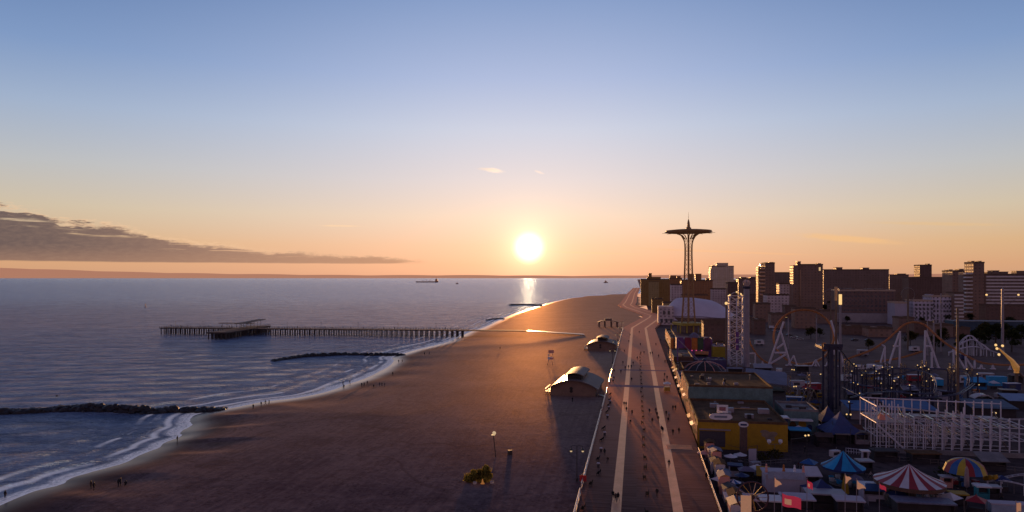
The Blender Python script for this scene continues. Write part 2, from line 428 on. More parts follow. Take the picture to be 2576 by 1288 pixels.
rip = t.m('ADD', t.m('MULTIPLY', t.ss(h1, .34, .66), .6), t.m('MULTIPLY', t.ss(h2, .34, .66), .4))  # light and dark of the ripples mixed into the water colours
swl = t.noise(t.comb(t.m('MULTIPLY', sp.outputs[0], .02), t.m('MULTIPLY', sp.outputs[1], .07)), 1.0, 3, .5)
rip = t.m('ADD', t.m('MULTIPLY', rip, .7), t.m('MULTIPLY', t.ss(swl, .35, .65), .3))
dif = t.new('ShaderNodeBsdfDiffuse'); t.put(dif.inputs['Color'], t.mix(foam, t.mix(rip, (.085,.125,.20), (.30,.38,.54)), (.92,.88,.90))); t.l.new(nrm, dif.inputs['Normal'])
glo = t.new('ShaderNodeBsdfGlossy'); t.put(glo.inputs['Color'], t.mix(rip, (.60,.66,.88), (1.0,1.0,1.0))); t.l.new(t.m('ADD', .07, t.m('MULTIPLY', t.ss(sp.outputs[1], 200, 1500), .10)), glo.inputs['Roughness']); t.l.new(nrm, glo.inputs['Normal'])
fr = t.new('ShaderNodeFresnel'); fr.inputs['IOR'].default_value = 1.34; t.l.new(nrm, fr.inputs['Normal'])
mx = t.new('ShaderNodeMixShader'); t.l.new(t.m('MULTIPLY', fr.outputs[0], t.m('SUBTRACT', 1.0, t.m('MULTIPLY', foam, .75))), mx.inputs[0]); t.l.new(dif.outputs[0], mx.inputs[1]); t.l.new(glo.outputs[0], mx.inputs[2])
em = t.new('ShaderNodeEmission'); t.put(em.inputs['Color'], (.80,.74,.82)); t.l.new(t.m('MULTIPLY', foam, .14), em.inputs['Strength'])  # foam emits a little to look brighter than its lighting
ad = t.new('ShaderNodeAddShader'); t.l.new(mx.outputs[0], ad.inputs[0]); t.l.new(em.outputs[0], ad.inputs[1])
t.l.new(ad.outputs[0], m.node_tree.nodes['Material Output'].inputs['Surface'])
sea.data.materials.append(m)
# sand
m, t, bs = new_mat('beach sand')
geo = t.new('ShaderNodeNewGeometry').outputs['Position']
sh = t.new('ShaderNodeAttribute', attribute_name='shore').outputs['Fac']
n1 = t.noise(geo, .035, 5, .6); n2 = t.noise(geo, .6, 5, .65); n3 = t.noise(geo, 4.0, 3, .6)
dry = t.ss(t.m('ADD', sh, t.m('MULTIPLY', n1, 14.0)), 9, 24)
mp = t.new('ShaderNodeMapping'); mp.inputs['Rotation'].default_value = (0, 0, BA); t.l.new(geo, mp.inputs['Vector'])
ms = t.new('ShaderNodeSeparateXYZ'); t.l.new(mp.outputs[0], ms.inputs[0])
trk = t.noise(t.comb(t.m('MULTIPLY', ms.outputs[0], .9), t.m('MULTIPLY', ms.outputs[1], .05)), 1.0, 4, .6)     # long tyre and rake tracks
wob = t.noise(geo, .012, 3, .5)
ring = t.m('ABSOLUTE', t.m('SUBTRACT', t.m('FRACT', t.m('MULTIPLY', wob, 9.0)), .5))
tyre = t.m('SUBTRACT', 1.0, t.ss(ring, .0, .06))
k = t.m('ADD', t.m('MULTIPLY', n1, .4), t.m('ADD', t.m('MULTIPLY', n2, .35), t.m('MULTIPLY', trk, .25)))
c = t.mix(t.ss(k, .38, .62), (.135,.086,.090), (.27,.182,.168))
c = t.mix(t.m('MULTIPLY', tyre, .35), c, (.07,.038,.038))
spk = t.noise(geo, 1.5, 3, .55); spk2 = t.noise(geo, .22, 4, .6)
c = t.mix(t.m('MULTIPLY', t.m('MULTIPLY', t.ss(spk, .50, .60), t.ss(spk2, .4, .6)), .5), c, (.07,.042,.042))
c = t.mix(dry, (.085,.048,.044), c)
wrack = t.m('MULTIPLY', t.m('SUBTRACT', 1.0, t.ss(t.m('ABSOLUTE', t.m('SUBTRACT', t.m('ADD', sh, t.m('MULTIPLY', n1, 10.0)), 19.0)), .2, .9)), t.ss(n2, .45, .6))
c = t.mix(t.m('MULTIPLY', wrack, .5), c, (.03,.02,.018))
hgt = t.m('ADD', t.m('ADD', t.m('MULTIPLY', n2, .5), t.m('MULTIPLY', n3, .15)), t.m('MULTIPLY', trk, .35))
wet = t.m('SUBTRACT', 1.0, t.ss(t.m('ADD', sh, t.m('MULTIPLY', n1, 6.0)), 4.0, 13.0))
nb = t.bump(hgt, .6, .3); t.l.new(t.m('SUBTRACT', .6, t.m('MULTIPLY', wet, .48)), nb.node.inputs['Strength'])
grazing(m, t, c, nb, t.mix(wet, (1,.68,.42), (1,.86,.74)), t.m('SUBTRACT', .68, t.m('MULTIPLY', wet, .40)), .70, 1.0, t.m('ADD', .36, t.m('MULTIPLY', wet, .54)))
sand.data.materials.append(m)

# ------------------------------------------------------------------ park ground and far land
m, t, bs = new_mat('park ground')
geo = t.new('ShaderNodeNewGeometry').outputs['Position']
n1 = t.noise(geo, .05, 5, .6); n2 = t.noise(geo, .5, 5, .65)
c = t.mix(t.ss(n1, .4, .6), (.075,.056,.058), (.125,.09,.088)); c = t.mix(t.ss(n2, .45, .7), c, (.05,.04,.044))
grazing(m, t, c, t.bump(n2, .4, .1), (.8,.5,.4), .5, .75, 1.0, .2)
g = MB(); g.add([B(-160,14.2,ZPARK), B(-160,3000,ZPARK), B(12000,3000+4000,ZPARK), B(12000,14.2,ZPARK)], [(0,1,2,3)])
# west of the bend the beach sheet is wider than the walk: the ground starts at the walk's landward edge
struct(g.build('ground', m, fix=False))
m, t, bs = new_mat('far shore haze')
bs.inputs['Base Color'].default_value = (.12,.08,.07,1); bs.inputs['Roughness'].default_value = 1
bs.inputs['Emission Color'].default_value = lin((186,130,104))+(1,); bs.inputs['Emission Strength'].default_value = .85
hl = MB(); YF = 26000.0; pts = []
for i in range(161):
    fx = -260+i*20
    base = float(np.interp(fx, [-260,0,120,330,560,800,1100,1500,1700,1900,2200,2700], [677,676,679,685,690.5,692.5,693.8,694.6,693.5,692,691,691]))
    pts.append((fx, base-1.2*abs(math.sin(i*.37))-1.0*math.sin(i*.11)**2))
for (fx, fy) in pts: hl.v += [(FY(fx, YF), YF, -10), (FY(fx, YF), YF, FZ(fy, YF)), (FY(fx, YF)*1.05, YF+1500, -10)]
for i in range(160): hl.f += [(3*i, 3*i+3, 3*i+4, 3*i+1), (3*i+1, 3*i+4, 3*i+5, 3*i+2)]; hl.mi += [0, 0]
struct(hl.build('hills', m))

# ------------------------------------------------------------------ boardwalk
def wood_mat(name, c1, c2, across, tint=(1,.52,.33)):
    m, t, bs = new_mat(name)
    co = t.new('ShaderNodeTexCoord').outputs['Object']
    mp = t.new('ShaderNodeMapping'); mp.inputs['Rotation'].default_value = (0, 0, BA); t.l.new(co, mp.inputs['Vector'])
    spn = t.new('ShaderNodeSeparateXYZ'); t.l.new(mp.outputs[0], spn.inputs[0])
    a, b = (spn.outputs[1], spn.outputs[0]) if across else (spn.outputs[0], spn.outputs[1])
    plank = t.m('FLOOR', t.m('MULTIPLY', a, 5.5))
    wn_ = t.new('ShaderNodeTexWhiteNoise', noise_dimensions='2D'); t.l.new(t.comb(plank, t.m('FLOOR', t.m('MULTIPLY', b, .22))), wn_.inputs['Vector'])
    gr = t.noise(t.comb(t.m('MULTIPLY', a, 6.0), t.m('MULTIPLY', b, .7)), 1.0, 4, .6)
    big = t.noise(co, .09, 4, .6)
    k = t.m('ADD', t.m('ADD', t.m('MULTIPLY', wn_.outputs[0], .42), t.m('MULTIPLY', gr, .3)), t.m('MULTIPLY', big, .55))
    colr = t.mix(t.ss(k, .36, .92), c1, c2)
    gap = t.ss(t.m('ABSOLUTE', t.m('SUBTRACT', t.m('FRACT', t.m('MULTIPLY', a, 5.5)), .5)), .40, .5)
    grazing(m, t, colr, t.bump(t.m('SUBTRACT', gr, t.m('MULTIPLY', gap, .8)), .35, .03), tint, .58, .62, 1.0, .62)
    return m
M_DECK = wood_mat('boardwalk planks', (.062,.042,.044), (.17,.112,.10), True)
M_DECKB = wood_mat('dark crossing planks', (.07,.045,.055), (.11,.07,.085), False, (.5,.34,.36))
M_CONC, t, bs = new_mat('pale concrete lane')
geo = t.new('ShaderNodeNewGeometry').outputs['Position']; n1 = t.noise(geo, .35, 5, .6); n2 = t.noise(geo, 3.0, 4, .6)
grazing(M_CONC, t, t.mix(t.ss(t.m('ADD', t.m('MULTIPLY', n1, .6), t.m('MULTIPLY', n2, .4)), .35, .65), (.52,.30,.20), (.82,.50,.33)), t.bump(n2, .25, .03), (1,.54,.30), .42, .45, 1.0, .9)
line = [(-160,1.8),(552,1.8),(700,18),(735,20),(930,-8),(1010,-14),(1120,-12),(1700,-10),(2600,0)]
def off(poly, o):
    out = []
    for i, (u, v) in enumerate(poly):
        a = Vector(poly[max(i-1, 0)]); b = Vector(poly[min(i+1, len(poly)-1)]); d = (b-a).normalized()
        p0 = Vector((u, v)); d1 = (p0-a).normalized() if i else d; k = 1/max(.8, abs(d.dot(d1)))
        out.append((u-d.y*o*k, v+d.x*o*k))
    return out
def ribbon(mb, o0, o1, z0, z1, poly=line):
    """a slab along the walk between two offsets"""
    l, r = off(poly, o0), off(poly, o1); n = len(poly)
    for i in range(n-1):
        a, b, c, d = B(*l[i], z1), B(*r[i], z1), B(*r[i+1], z1), B(*l[i+1], z1)
        a2, b2, c2, d2 = [(p[0], p[1], z0) for p in (a, b, c, d)]
        mb.add([a, b, c, d, a2, b2, c2, d2], [(0,1,2,3), (4,5,1,0), (7,3,2,6), (5,6,2,1), (4,0,3,7)])
    return mb
struct(ribbon(MB(), -12.3, 12.35, -2.2, 0.0).build('boardwalk', M_DECK, fix=False))
struct(ribbon(MB(), -6.1, -4.4, -.05, .006).build('lane_seaward', M_CONC, fix=False))
struct(ribbon(MB(), 4.35, 6.05, -.05, .006).build('lane_landward', M_CONC, fix=False))
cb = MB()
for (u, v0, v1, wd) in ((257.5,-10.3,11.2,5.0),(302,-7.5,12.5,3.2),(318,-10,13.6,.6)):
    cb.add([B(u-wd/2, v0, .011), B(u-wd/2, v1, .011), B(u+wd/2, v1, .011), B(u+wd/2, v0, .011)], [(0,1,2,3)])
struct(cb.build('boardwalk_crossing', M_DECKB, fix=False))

# the low sun's own glint is left to the glow of the sky on the water
lk = bpy.data.collections.new('sun_receivers'); lk.objects.link(sea); lk.collection_objects[0].light_linking.link_state = 'EXCLUDE'
so.light_linking.receiver_collection = lk
# ------------------------------------------------------------------ skyline
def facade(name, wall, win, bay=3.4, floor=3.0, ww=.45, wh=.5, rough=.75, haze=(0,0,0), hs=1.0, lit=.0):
    """masonry with rows of windows; haze is emission standing in for warm air before far walls"""
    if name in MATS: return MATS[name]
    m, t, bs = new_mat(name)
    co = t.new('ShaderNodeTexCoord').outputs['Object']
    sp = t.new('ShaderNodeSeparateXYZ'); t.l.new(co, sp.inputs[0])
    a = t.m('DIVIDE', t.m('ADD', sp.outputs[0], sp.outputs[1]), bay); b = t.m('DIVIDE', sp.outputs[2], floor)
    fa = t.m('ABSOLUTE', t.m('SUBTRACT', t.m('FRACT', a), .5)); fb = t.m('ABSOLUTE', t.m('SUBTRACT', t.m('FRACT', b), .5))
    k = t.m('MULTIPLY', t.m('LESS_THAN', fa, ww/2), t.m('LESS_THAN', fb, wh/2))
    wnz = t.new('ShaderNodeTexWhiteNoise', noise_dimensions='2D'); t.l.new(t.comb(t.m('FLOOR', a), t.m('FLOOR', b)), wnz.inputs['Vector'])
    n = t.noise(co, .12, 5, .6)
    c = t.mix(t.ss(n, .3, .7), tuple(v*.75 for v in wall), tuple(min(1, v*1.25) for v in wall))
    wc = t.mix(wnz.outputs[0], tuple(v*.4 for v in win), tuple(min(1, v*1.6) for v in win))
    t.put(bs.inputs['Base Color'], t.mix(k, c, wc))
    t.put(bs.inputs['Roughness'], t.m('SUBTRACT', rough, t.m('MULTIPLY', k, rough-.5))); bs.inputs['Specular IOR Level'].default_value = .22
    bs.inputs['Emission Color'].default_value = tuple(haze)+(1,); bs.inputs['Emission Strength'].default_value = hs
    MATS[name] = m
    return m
HZ = lambda r, g, b: tuple(.78*v for v in lin((r, g, b)))  # far surfaces emit this tint in place of haze in the air
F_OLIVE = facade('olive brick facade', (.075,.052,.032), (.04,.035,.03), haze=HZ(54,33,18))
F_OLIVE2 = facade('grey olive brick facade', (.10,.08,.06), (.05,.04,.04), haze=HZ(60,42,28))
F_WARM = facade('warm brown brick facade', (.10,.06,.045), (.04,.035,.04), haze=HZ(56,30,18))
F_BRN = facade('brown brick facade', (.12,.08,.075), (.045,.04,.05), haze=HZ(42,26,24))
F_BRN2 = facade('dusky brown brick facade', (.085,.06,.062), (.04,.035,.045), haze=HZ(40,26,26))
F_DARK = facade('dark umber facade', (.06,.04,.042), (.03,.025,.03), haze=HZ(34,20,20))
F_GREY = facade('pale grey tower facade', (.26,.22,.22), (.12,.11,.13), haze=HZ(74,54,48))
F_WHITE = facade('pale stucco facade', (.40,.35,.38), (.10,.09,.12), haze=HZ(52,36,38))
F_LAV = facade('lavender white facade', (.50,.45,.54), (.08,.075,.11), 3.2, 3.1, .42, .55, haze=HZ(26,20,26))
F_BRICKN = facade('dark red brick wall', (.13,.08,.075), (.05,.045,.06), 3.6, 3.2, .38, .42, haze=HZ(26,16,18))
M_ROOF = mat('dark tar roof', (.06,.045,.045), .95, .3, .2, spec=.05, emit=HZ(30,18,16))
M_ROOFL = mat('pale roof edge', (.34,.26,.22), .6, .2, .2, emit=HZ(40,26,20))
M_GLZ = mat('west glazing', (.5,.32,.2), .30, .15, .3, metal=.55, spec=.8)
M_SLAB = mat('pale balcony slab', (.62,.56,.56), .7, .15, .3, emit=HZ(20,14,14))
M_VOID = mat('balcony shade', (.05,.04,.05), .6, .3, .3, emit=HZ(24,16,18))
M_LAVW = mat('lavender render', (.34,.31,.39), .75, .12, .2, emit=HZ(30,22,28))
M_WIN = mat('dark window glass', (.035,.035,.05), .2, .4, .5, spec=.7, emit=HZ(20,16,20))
M_BULB = mat('lamp glint', (.9,.7,.4), .4, .05, 1, emit=(1,.62,.22), es=.95)  # emission imitates sunlight glinting on the globes

def corner(fxL, fxR, Y):
    x0 = FY(fxL, Y); k = (fxR/S-512)/FOC
    return x0, (k*Y-x0)/(DY+DX*k)
def building(label, fxL, fxR, fyTop, Y, depth, m, group=None, name='apartment_building', bumps=(), bm=None, roofm=None, parapet=True, z0=ZPARK):
    x0, wd = corner(fxL, fxR, Y); h = FZ(fyTop, Y)-z0
    t = thing(name, label, 'building', (x0, Y, z0), BR, group)
    MB().box(0, wd, 0, depth, 0, h-.5).build('wall', m, t)
    mb = MB().box(-.25, wd+.25, -.25, depth+.25, h-.5, h)
    if parapet:
        pz = h+.9
        mb.box(-.25, wd+.25, -.25, .1, h, pz).box(-.25, wd+.25, depth-.1, depth+.25, h, pz).box(-.25, .1, .1, depth-.1, h, pz).box(wd-.1, wd+.25, .1, depth-.1, h, pz)
    rf = mb.build('roof', roofm or M_ROOF, t)
    for (a, b, fy) in bumps:
        xa, xb = [(v-fxL)/(fxR-fxL)*wd for v in (a, b)]; hz = FZ(fy, Y)-z0
        e = .35
        MB().box(xa, xb, depth*.3, depth*.75, h+.002, hz-.5).box(xa-e, xb+e, depth*.3-e, depth*.75+e, hz-.5, hz).build('bulkhead', bm or m, rf)
    return t, wd, h
GS = 'apartment blocks along the skyline'
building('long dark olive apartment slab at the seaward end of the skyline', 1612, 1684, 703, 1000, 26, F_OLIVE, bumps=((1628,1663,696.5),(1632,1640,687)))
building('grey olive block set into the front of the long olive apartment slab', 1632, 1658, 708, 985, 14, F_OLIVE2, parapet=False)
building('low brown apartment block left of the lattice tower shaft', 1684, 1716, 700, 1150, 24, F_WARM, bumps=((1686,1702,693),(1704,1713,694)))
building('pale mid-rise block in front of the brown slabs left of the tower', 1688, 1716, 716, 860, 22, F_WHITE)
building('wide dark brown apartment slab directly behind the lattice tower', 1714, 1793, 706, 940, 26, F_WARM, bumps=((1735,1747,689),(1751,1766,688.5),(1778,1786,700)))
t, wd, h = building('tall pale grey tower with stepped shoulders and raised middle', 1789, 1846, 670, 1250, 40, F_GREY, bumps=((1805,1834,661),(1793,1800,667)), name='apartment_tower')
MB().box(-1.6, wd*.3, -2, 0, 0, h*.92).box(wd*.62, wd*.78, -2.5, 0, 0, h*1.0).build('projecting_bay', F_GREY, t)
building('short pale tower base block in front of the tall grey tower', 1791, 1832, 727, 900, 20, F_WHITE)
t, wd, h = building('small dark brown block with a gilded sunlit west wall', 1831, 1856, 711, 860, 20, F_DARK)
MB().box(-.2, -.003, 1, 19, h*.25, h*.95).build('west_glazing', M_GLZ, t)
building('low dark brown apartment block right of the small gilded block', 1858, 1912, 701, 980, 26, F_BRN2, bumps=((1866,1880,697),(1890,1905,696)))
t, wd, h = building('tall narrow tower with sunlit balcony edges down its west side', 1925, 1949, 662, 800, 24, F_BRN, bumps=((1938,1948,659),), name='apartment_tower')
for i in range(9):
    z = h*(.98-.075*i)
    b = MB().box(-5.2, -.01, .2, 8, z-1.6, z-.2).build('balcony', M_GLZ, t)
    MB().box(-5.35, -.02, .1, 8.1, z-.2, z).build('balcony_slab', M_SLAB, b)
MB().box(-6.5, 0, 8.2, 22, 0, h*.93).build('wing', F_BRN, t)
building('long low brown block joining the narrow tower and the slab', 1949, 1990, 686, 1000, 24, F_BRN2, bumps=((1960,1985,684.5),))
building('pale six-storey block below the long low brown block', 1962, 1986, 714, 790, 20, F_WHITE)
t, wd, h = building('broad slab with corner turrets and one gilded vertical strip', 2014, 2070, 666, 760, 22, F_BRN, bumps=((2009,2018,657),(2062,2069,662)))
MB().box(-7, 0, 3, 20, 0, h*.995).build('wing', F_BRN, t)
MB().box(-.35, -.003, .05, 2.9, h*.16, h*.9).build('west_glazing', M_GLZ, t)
MB().box(wd*.82, wd*.9, -.12, -.004, h*.88, h*.95).build('glint_pane', mat('sunlit pane', (.8,.6,.35), .3, .05, 1, emit=(.75,.48,.2), es=.8), t)  # pane emits to imitate a glint of sun
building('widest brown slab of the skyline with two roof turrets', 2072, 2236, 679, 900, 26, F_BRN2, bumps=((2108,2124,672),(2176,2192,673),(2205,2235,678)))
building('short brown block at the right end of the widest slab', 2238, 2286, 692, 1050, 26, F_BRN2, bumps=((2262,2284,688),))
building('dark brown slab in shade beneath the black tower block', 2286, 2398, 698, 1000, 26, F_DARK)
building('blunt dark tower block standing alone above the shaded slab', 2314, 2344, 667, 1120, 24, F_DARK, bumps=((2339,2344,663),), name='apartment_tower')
t, wd, h = building('wide dark red brick block with pale base above the parking', 2113, 2252, 731, 640, 30, F_BRICKN, bumps=((2118,2160,726),(2190,2236,727)), roofm=M_ROOFL)
MB().box(-6, wd+4, -6, -.01, 0, 8.2).build('podium', mat('pale podium wall', (.42,.36,.36), .8, .2, .1), t)
wm = None
for r in range(4):
    for c in range(12):
        o = MB().box(0, 1.5, -.1, -.012, 0, 1.6).build('window', M_WIN, t) if wm is None else wm.copy()
        if wm is None: wm = o
        else: COL.objects.link(o)
        o.location = (3+c*(wd-6)/12, 0, 10+r*(h-12)/4)
for (fx, fy) in ((2232,735),(2240,736)): pass
building('blank lavender wall of a tall box right of the brick block', 2251, 2281, 762, 600, 18, M_LAVW, name='storage_building', roofm=M_ROOFL)
t, wd, h = building('lavender white apartment block, lower half with window columns', 2298, 2346, 757, 610, 20, F_LAV, roofm=M_ROOFL)
wm = None
for r in range(5):
    for c in range(5):
        o = MB().box(0, 1.7, -.12, -.012, 0, 2.0).build('window', M_WIN, t) if wm is None else wm.copy()
        if wm is None: wm = o
        else: COL.objects.link(o)
        o.location = (1.6+c*wd/5, 0, 1.2+r*(h-2)/5)
t, wd, h = building('lavender white apartment block, taller half with raised corner', 2344, 2393, 746, 618, 20, F_LAV, bumps=((2344,2354,741),), roofm=M_ROOFL)
wm = None
for r in range(5):
    for c in range(6):
        o = MB().box(0, 1.6, -.12, -.012, 0, 2.0).build('window', M_WIN, t) if wm is None else wm.copy()
        if wm is None: wm = o
        else: COL.objects.link(o)
        o.location = (1.4+c*wd/6, 0, 1.2+r*(h-2)/5)
def banded(label, fxL, fxR, fyTop, Y, depth, n, bumps=(), name='apartment_building', z0f=.08):
    t, wd, h = building(label, fxL, fxR, fyTop, Y, depth, F_BRN2, bumps=bumps, name=name)
    for i in range(n):
        z = h*(z0f+(1-z0f)*(i+.2)/n)
        MB().box(.3, wd-.3, -1.3, -.01, z, z+(1-z0f)*h/n*.42).build('balcony', M_SLAB, t)
    return t, wd, h
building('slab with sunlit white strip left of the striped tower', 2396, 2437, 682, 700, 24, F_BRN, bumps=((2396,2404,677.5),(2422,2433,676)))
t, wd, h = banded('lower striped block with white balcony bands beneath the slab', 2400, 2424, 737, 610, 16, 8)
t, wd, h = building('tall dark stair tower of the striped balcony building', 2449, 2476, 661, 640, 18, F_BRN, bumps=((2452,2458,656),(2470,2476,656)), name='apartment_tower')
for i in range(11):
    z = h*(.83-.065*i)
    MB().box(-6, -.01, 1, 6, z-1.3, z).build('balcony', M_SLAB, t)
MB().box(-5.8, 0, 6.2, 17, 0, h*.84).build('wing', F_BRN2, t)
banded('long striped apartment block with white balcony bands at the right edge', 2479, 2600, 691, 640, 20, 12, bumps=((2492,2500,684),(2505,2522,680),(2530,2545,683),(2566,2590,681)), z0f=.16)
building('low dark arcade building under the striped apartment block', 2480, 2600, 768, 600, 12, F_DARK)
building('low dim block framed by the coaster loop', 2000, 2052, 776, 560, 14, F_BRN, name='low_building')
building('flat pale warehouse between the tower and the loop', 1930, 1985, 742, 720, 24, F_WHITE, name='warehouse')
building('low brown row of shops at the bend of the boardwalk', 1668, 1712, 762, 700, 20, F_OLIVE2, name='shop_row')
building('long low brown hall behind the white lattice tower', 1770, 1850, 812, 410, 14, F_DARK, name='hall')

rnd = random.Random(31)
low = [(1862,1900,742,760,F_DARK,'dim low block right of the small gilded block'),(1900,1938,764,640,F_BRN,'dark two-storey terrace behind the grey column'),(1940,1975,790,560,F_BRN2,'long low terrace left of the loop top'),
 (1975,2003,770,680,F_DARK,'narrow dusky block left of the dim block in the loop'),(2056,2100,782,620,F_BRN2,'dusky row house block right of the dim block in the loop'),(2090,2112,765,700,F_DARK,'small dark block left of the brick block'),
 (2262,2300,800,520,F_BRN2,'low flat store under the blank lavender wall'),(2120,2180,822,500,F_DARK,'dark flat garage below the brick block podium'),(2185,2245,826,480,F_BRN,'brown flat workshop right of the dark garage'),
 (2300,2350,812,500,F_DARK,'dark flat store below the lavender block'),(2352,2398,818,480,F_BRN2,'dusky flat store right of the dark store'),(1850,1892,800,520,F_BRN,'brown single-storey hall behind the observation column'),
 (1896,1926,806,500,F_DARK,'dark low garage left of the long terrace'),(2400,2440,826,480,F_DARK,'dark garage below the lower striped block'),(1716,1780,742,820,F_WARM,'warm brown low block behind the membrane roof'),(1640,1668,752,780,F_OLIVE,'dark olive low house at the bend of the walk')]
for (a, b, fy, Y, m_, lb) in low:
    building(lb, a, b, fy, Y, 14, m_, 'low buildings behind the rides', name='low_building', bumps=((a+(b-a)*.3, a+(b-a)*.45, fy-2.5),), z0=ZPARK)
# ------------------------------------------------------------------ amphitheatre
M_TENT = mat('white tensile membrane', (.62,.56,.64), .6, .08, .1, bump=.05, emit=HZ(30,20,24))
M_RIBT = mat('membrane shade ribs', (.3,.24,.3), .7, .1, .1)
AY = 610.0; ax = FY(1762, AY)
t = thing('amphitheatre', 'open-air theatre with white swooping membrane roof behind the tower base', 'theatre', (ax, AY, ZPARK), BR)
n = 28; vs = []; fs = []
RX, RY = 33.0, 22.0
for j in range(9):
    f = j/8.0
    for i in range(n+1):
        a = math.pi*(1+i/n); x = math.cos(a)*RX*(1-.62*f); y = math.sin(a)*RY*(1-f)+4*f
        z = 7.5+15.5*math.sin(f*math.pi/2)*(1-.30*max(0, x/RX))-(3.0*max(0, x/RX))*(1-f)
        vs.append((x-(5*f), y, z))
for j in range(8):
    for i in range(n): fs.append((j*(n+1)+i, j*(n+1)+i+1, (j+1)*(n+1)+i+1, (j+1)*(n+1)+i))
MB().add(vs, fs).build('roof', M_TENT, t, smooth=True)
rim = MB()
for i in range(n): rim.bar(vs[i], vs[i+1], .55, 6)
rim.build('rim_tube', M_RIBT, t)
lip = MB()
for i in range(n):
    a, b = Vector(vs[i]), Vector(vs[i+1]); d = Vector((0, -2.2, -3.4))
    lip.add([a, b, b+d, a+d], [(0,1,2,3)])
lip.build('awning', M_TENT, t, smooth=True, fix=False)
MB().lathe([(RX*.86, 0), (RX*.86, 6.8), (RX*.80, 6.8), (RX*.8, 0)], 28).build('seating_bowl', F_DARK, t)
bld = MB().box(-37, -24, -18, 2, 0, 16).build('stage_house', F_WHITE, t)
wm = None
for (a, z) in ((-35,2),(-31,2),(-27,2),(-33,9),(-29,9)):
    o = MB().box(0, 2, -18.15, -18.01, 0, 3.4).build('window', M_WIN, bld) if wm is None else wm.copy()
    if wm is None: wm = o
    else: COL.objects.link(o)
    o.location = (a, 0, z)

# ------------------------------------------------------------------ parachute tower
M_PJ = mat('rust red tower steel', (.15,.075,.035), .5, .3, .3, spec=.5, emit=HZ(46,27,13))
M_YEL = mat('faded yellow paint', (.42,.30,.04), .6, .2, .5)
PY = 519.0; PX = FY(1732, PY)
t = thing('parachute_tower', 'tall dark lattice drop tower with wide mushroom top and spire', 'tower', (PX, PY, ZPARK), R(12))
prof = [(5.7,6),(4.9,16),(4.2,26),(3.6,37),(3.15,48),(2.85,58),(2.85,63),(3.1,66.5),(3.9,69.5),(5.6,72.2),(8.2,74.0),(11.0,74.7)]
NL = 6
for i in range(NL):
    a = 2*math.pi*i/NL
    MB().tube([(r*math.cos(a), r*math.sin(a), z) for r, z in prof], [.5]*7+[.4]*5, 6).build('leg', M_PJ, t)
lat = MB()
def rad(z): return float(np.interp(z, [p[1] for p in prof], [p[0] for p in prof]))
zs = [6,11,16,20.5,25,29.5,33.5,37.5,41.5,45.3,49,52.6,56,59.3,62.5,65.5,68.4,71]
for j in range(len(zs)-1):
    for i in range(NL):
        a, b = 2*math.pi*i/NL, 2*math.pi*(i+1)/NL; r0, r1 = rad(zs[j]), rad(zs[j+1])
        p0, p1 = (r0*math.cos(a), r0*math.sin(a), zs[j]), (r0*math.cos(b), r0*math.sin(b), zs[j])
        q0, q1 = (r1*math.cos(a), r1*math.sin(a), zs[j+1]), (r1*math.cos(b), r1*math.sin(b), zs[j+1])
        lat.bar(p0, p1, .13, 4); lat.bar(p0, q1, .085, 4); lat.bar(p1, q0, .085, 4)
lat.build('bracing', M_PJ, t)
for i in range(12):
    a = 2*math.pi*i/12; c, s_ = math.cos(a), math.sin(a)
    arm = MB(); arm.tube([(r*c, r*s_, z) for r, z in ((2.8,70),(5,72.6),(9,74.2),(14,74.7),(19.4,74.4))], [.3,.3,.26,.22,.1], 5)
    arm.bar((4*c, 4*s_, 77), (17.5*c, 17.5*s_, 75.3), .16, 5)
    for r in (7, 10, 13, 16): arm.bar((r*c, r*s_, 74.5), (r*c, r*s_, 77-(r-4)*.13), .1, 4)
    arm.build('arm', M_PJ, t)
rg = MB()
for r, z, k in ((16.8,74.9,.28),(16.8,75.9,.16),(12.5,75.0,.22),(12.5,76.2,.2),(8,75.2,.25),(8,76.6,.2)):
    rg.tube([(r*math.cos(2*math.pi*i/36), r*math.sin(2*math.pi*i/36), z) for i in range(37)], k, 5)
rg.build('ring', M_PJ, t)
MB().lathe([(2.5,74.3),(9,74.6),(16.6,74.9),(16.8,76.3),(11,76.9),(5.5,77.3),(2.5,77.5)], 36).build('catwalk_disc', M_PJ, t)
sp_ = MB().lathe([(2.1,76.8),(2.1,78.4),(1.3,78.8),(.95,82),(.5,84),(.18,85)], 8)
sp_.bar((0,0,85), (0,0,90.2), .16, 5, .07); sp_.build('spire', M_PJ, t)
bs_ = MB().box(-9, 9, -9, 9, 5.6, 7.4).build('base_roof', M_YEL, t)
for i in range(-1, 3):
    for j in (-1, 1): MB().bar((-8+i*5.3+3.0, j*7.6, 0), (-8+i*5.3+3.0, j*7.6, 5.6), .55, 6).build('base_post', M_YEL, t)
MB().box(-5, 5, -5, 5, 0, 5.5).build('machine_room', F_DARK, t)

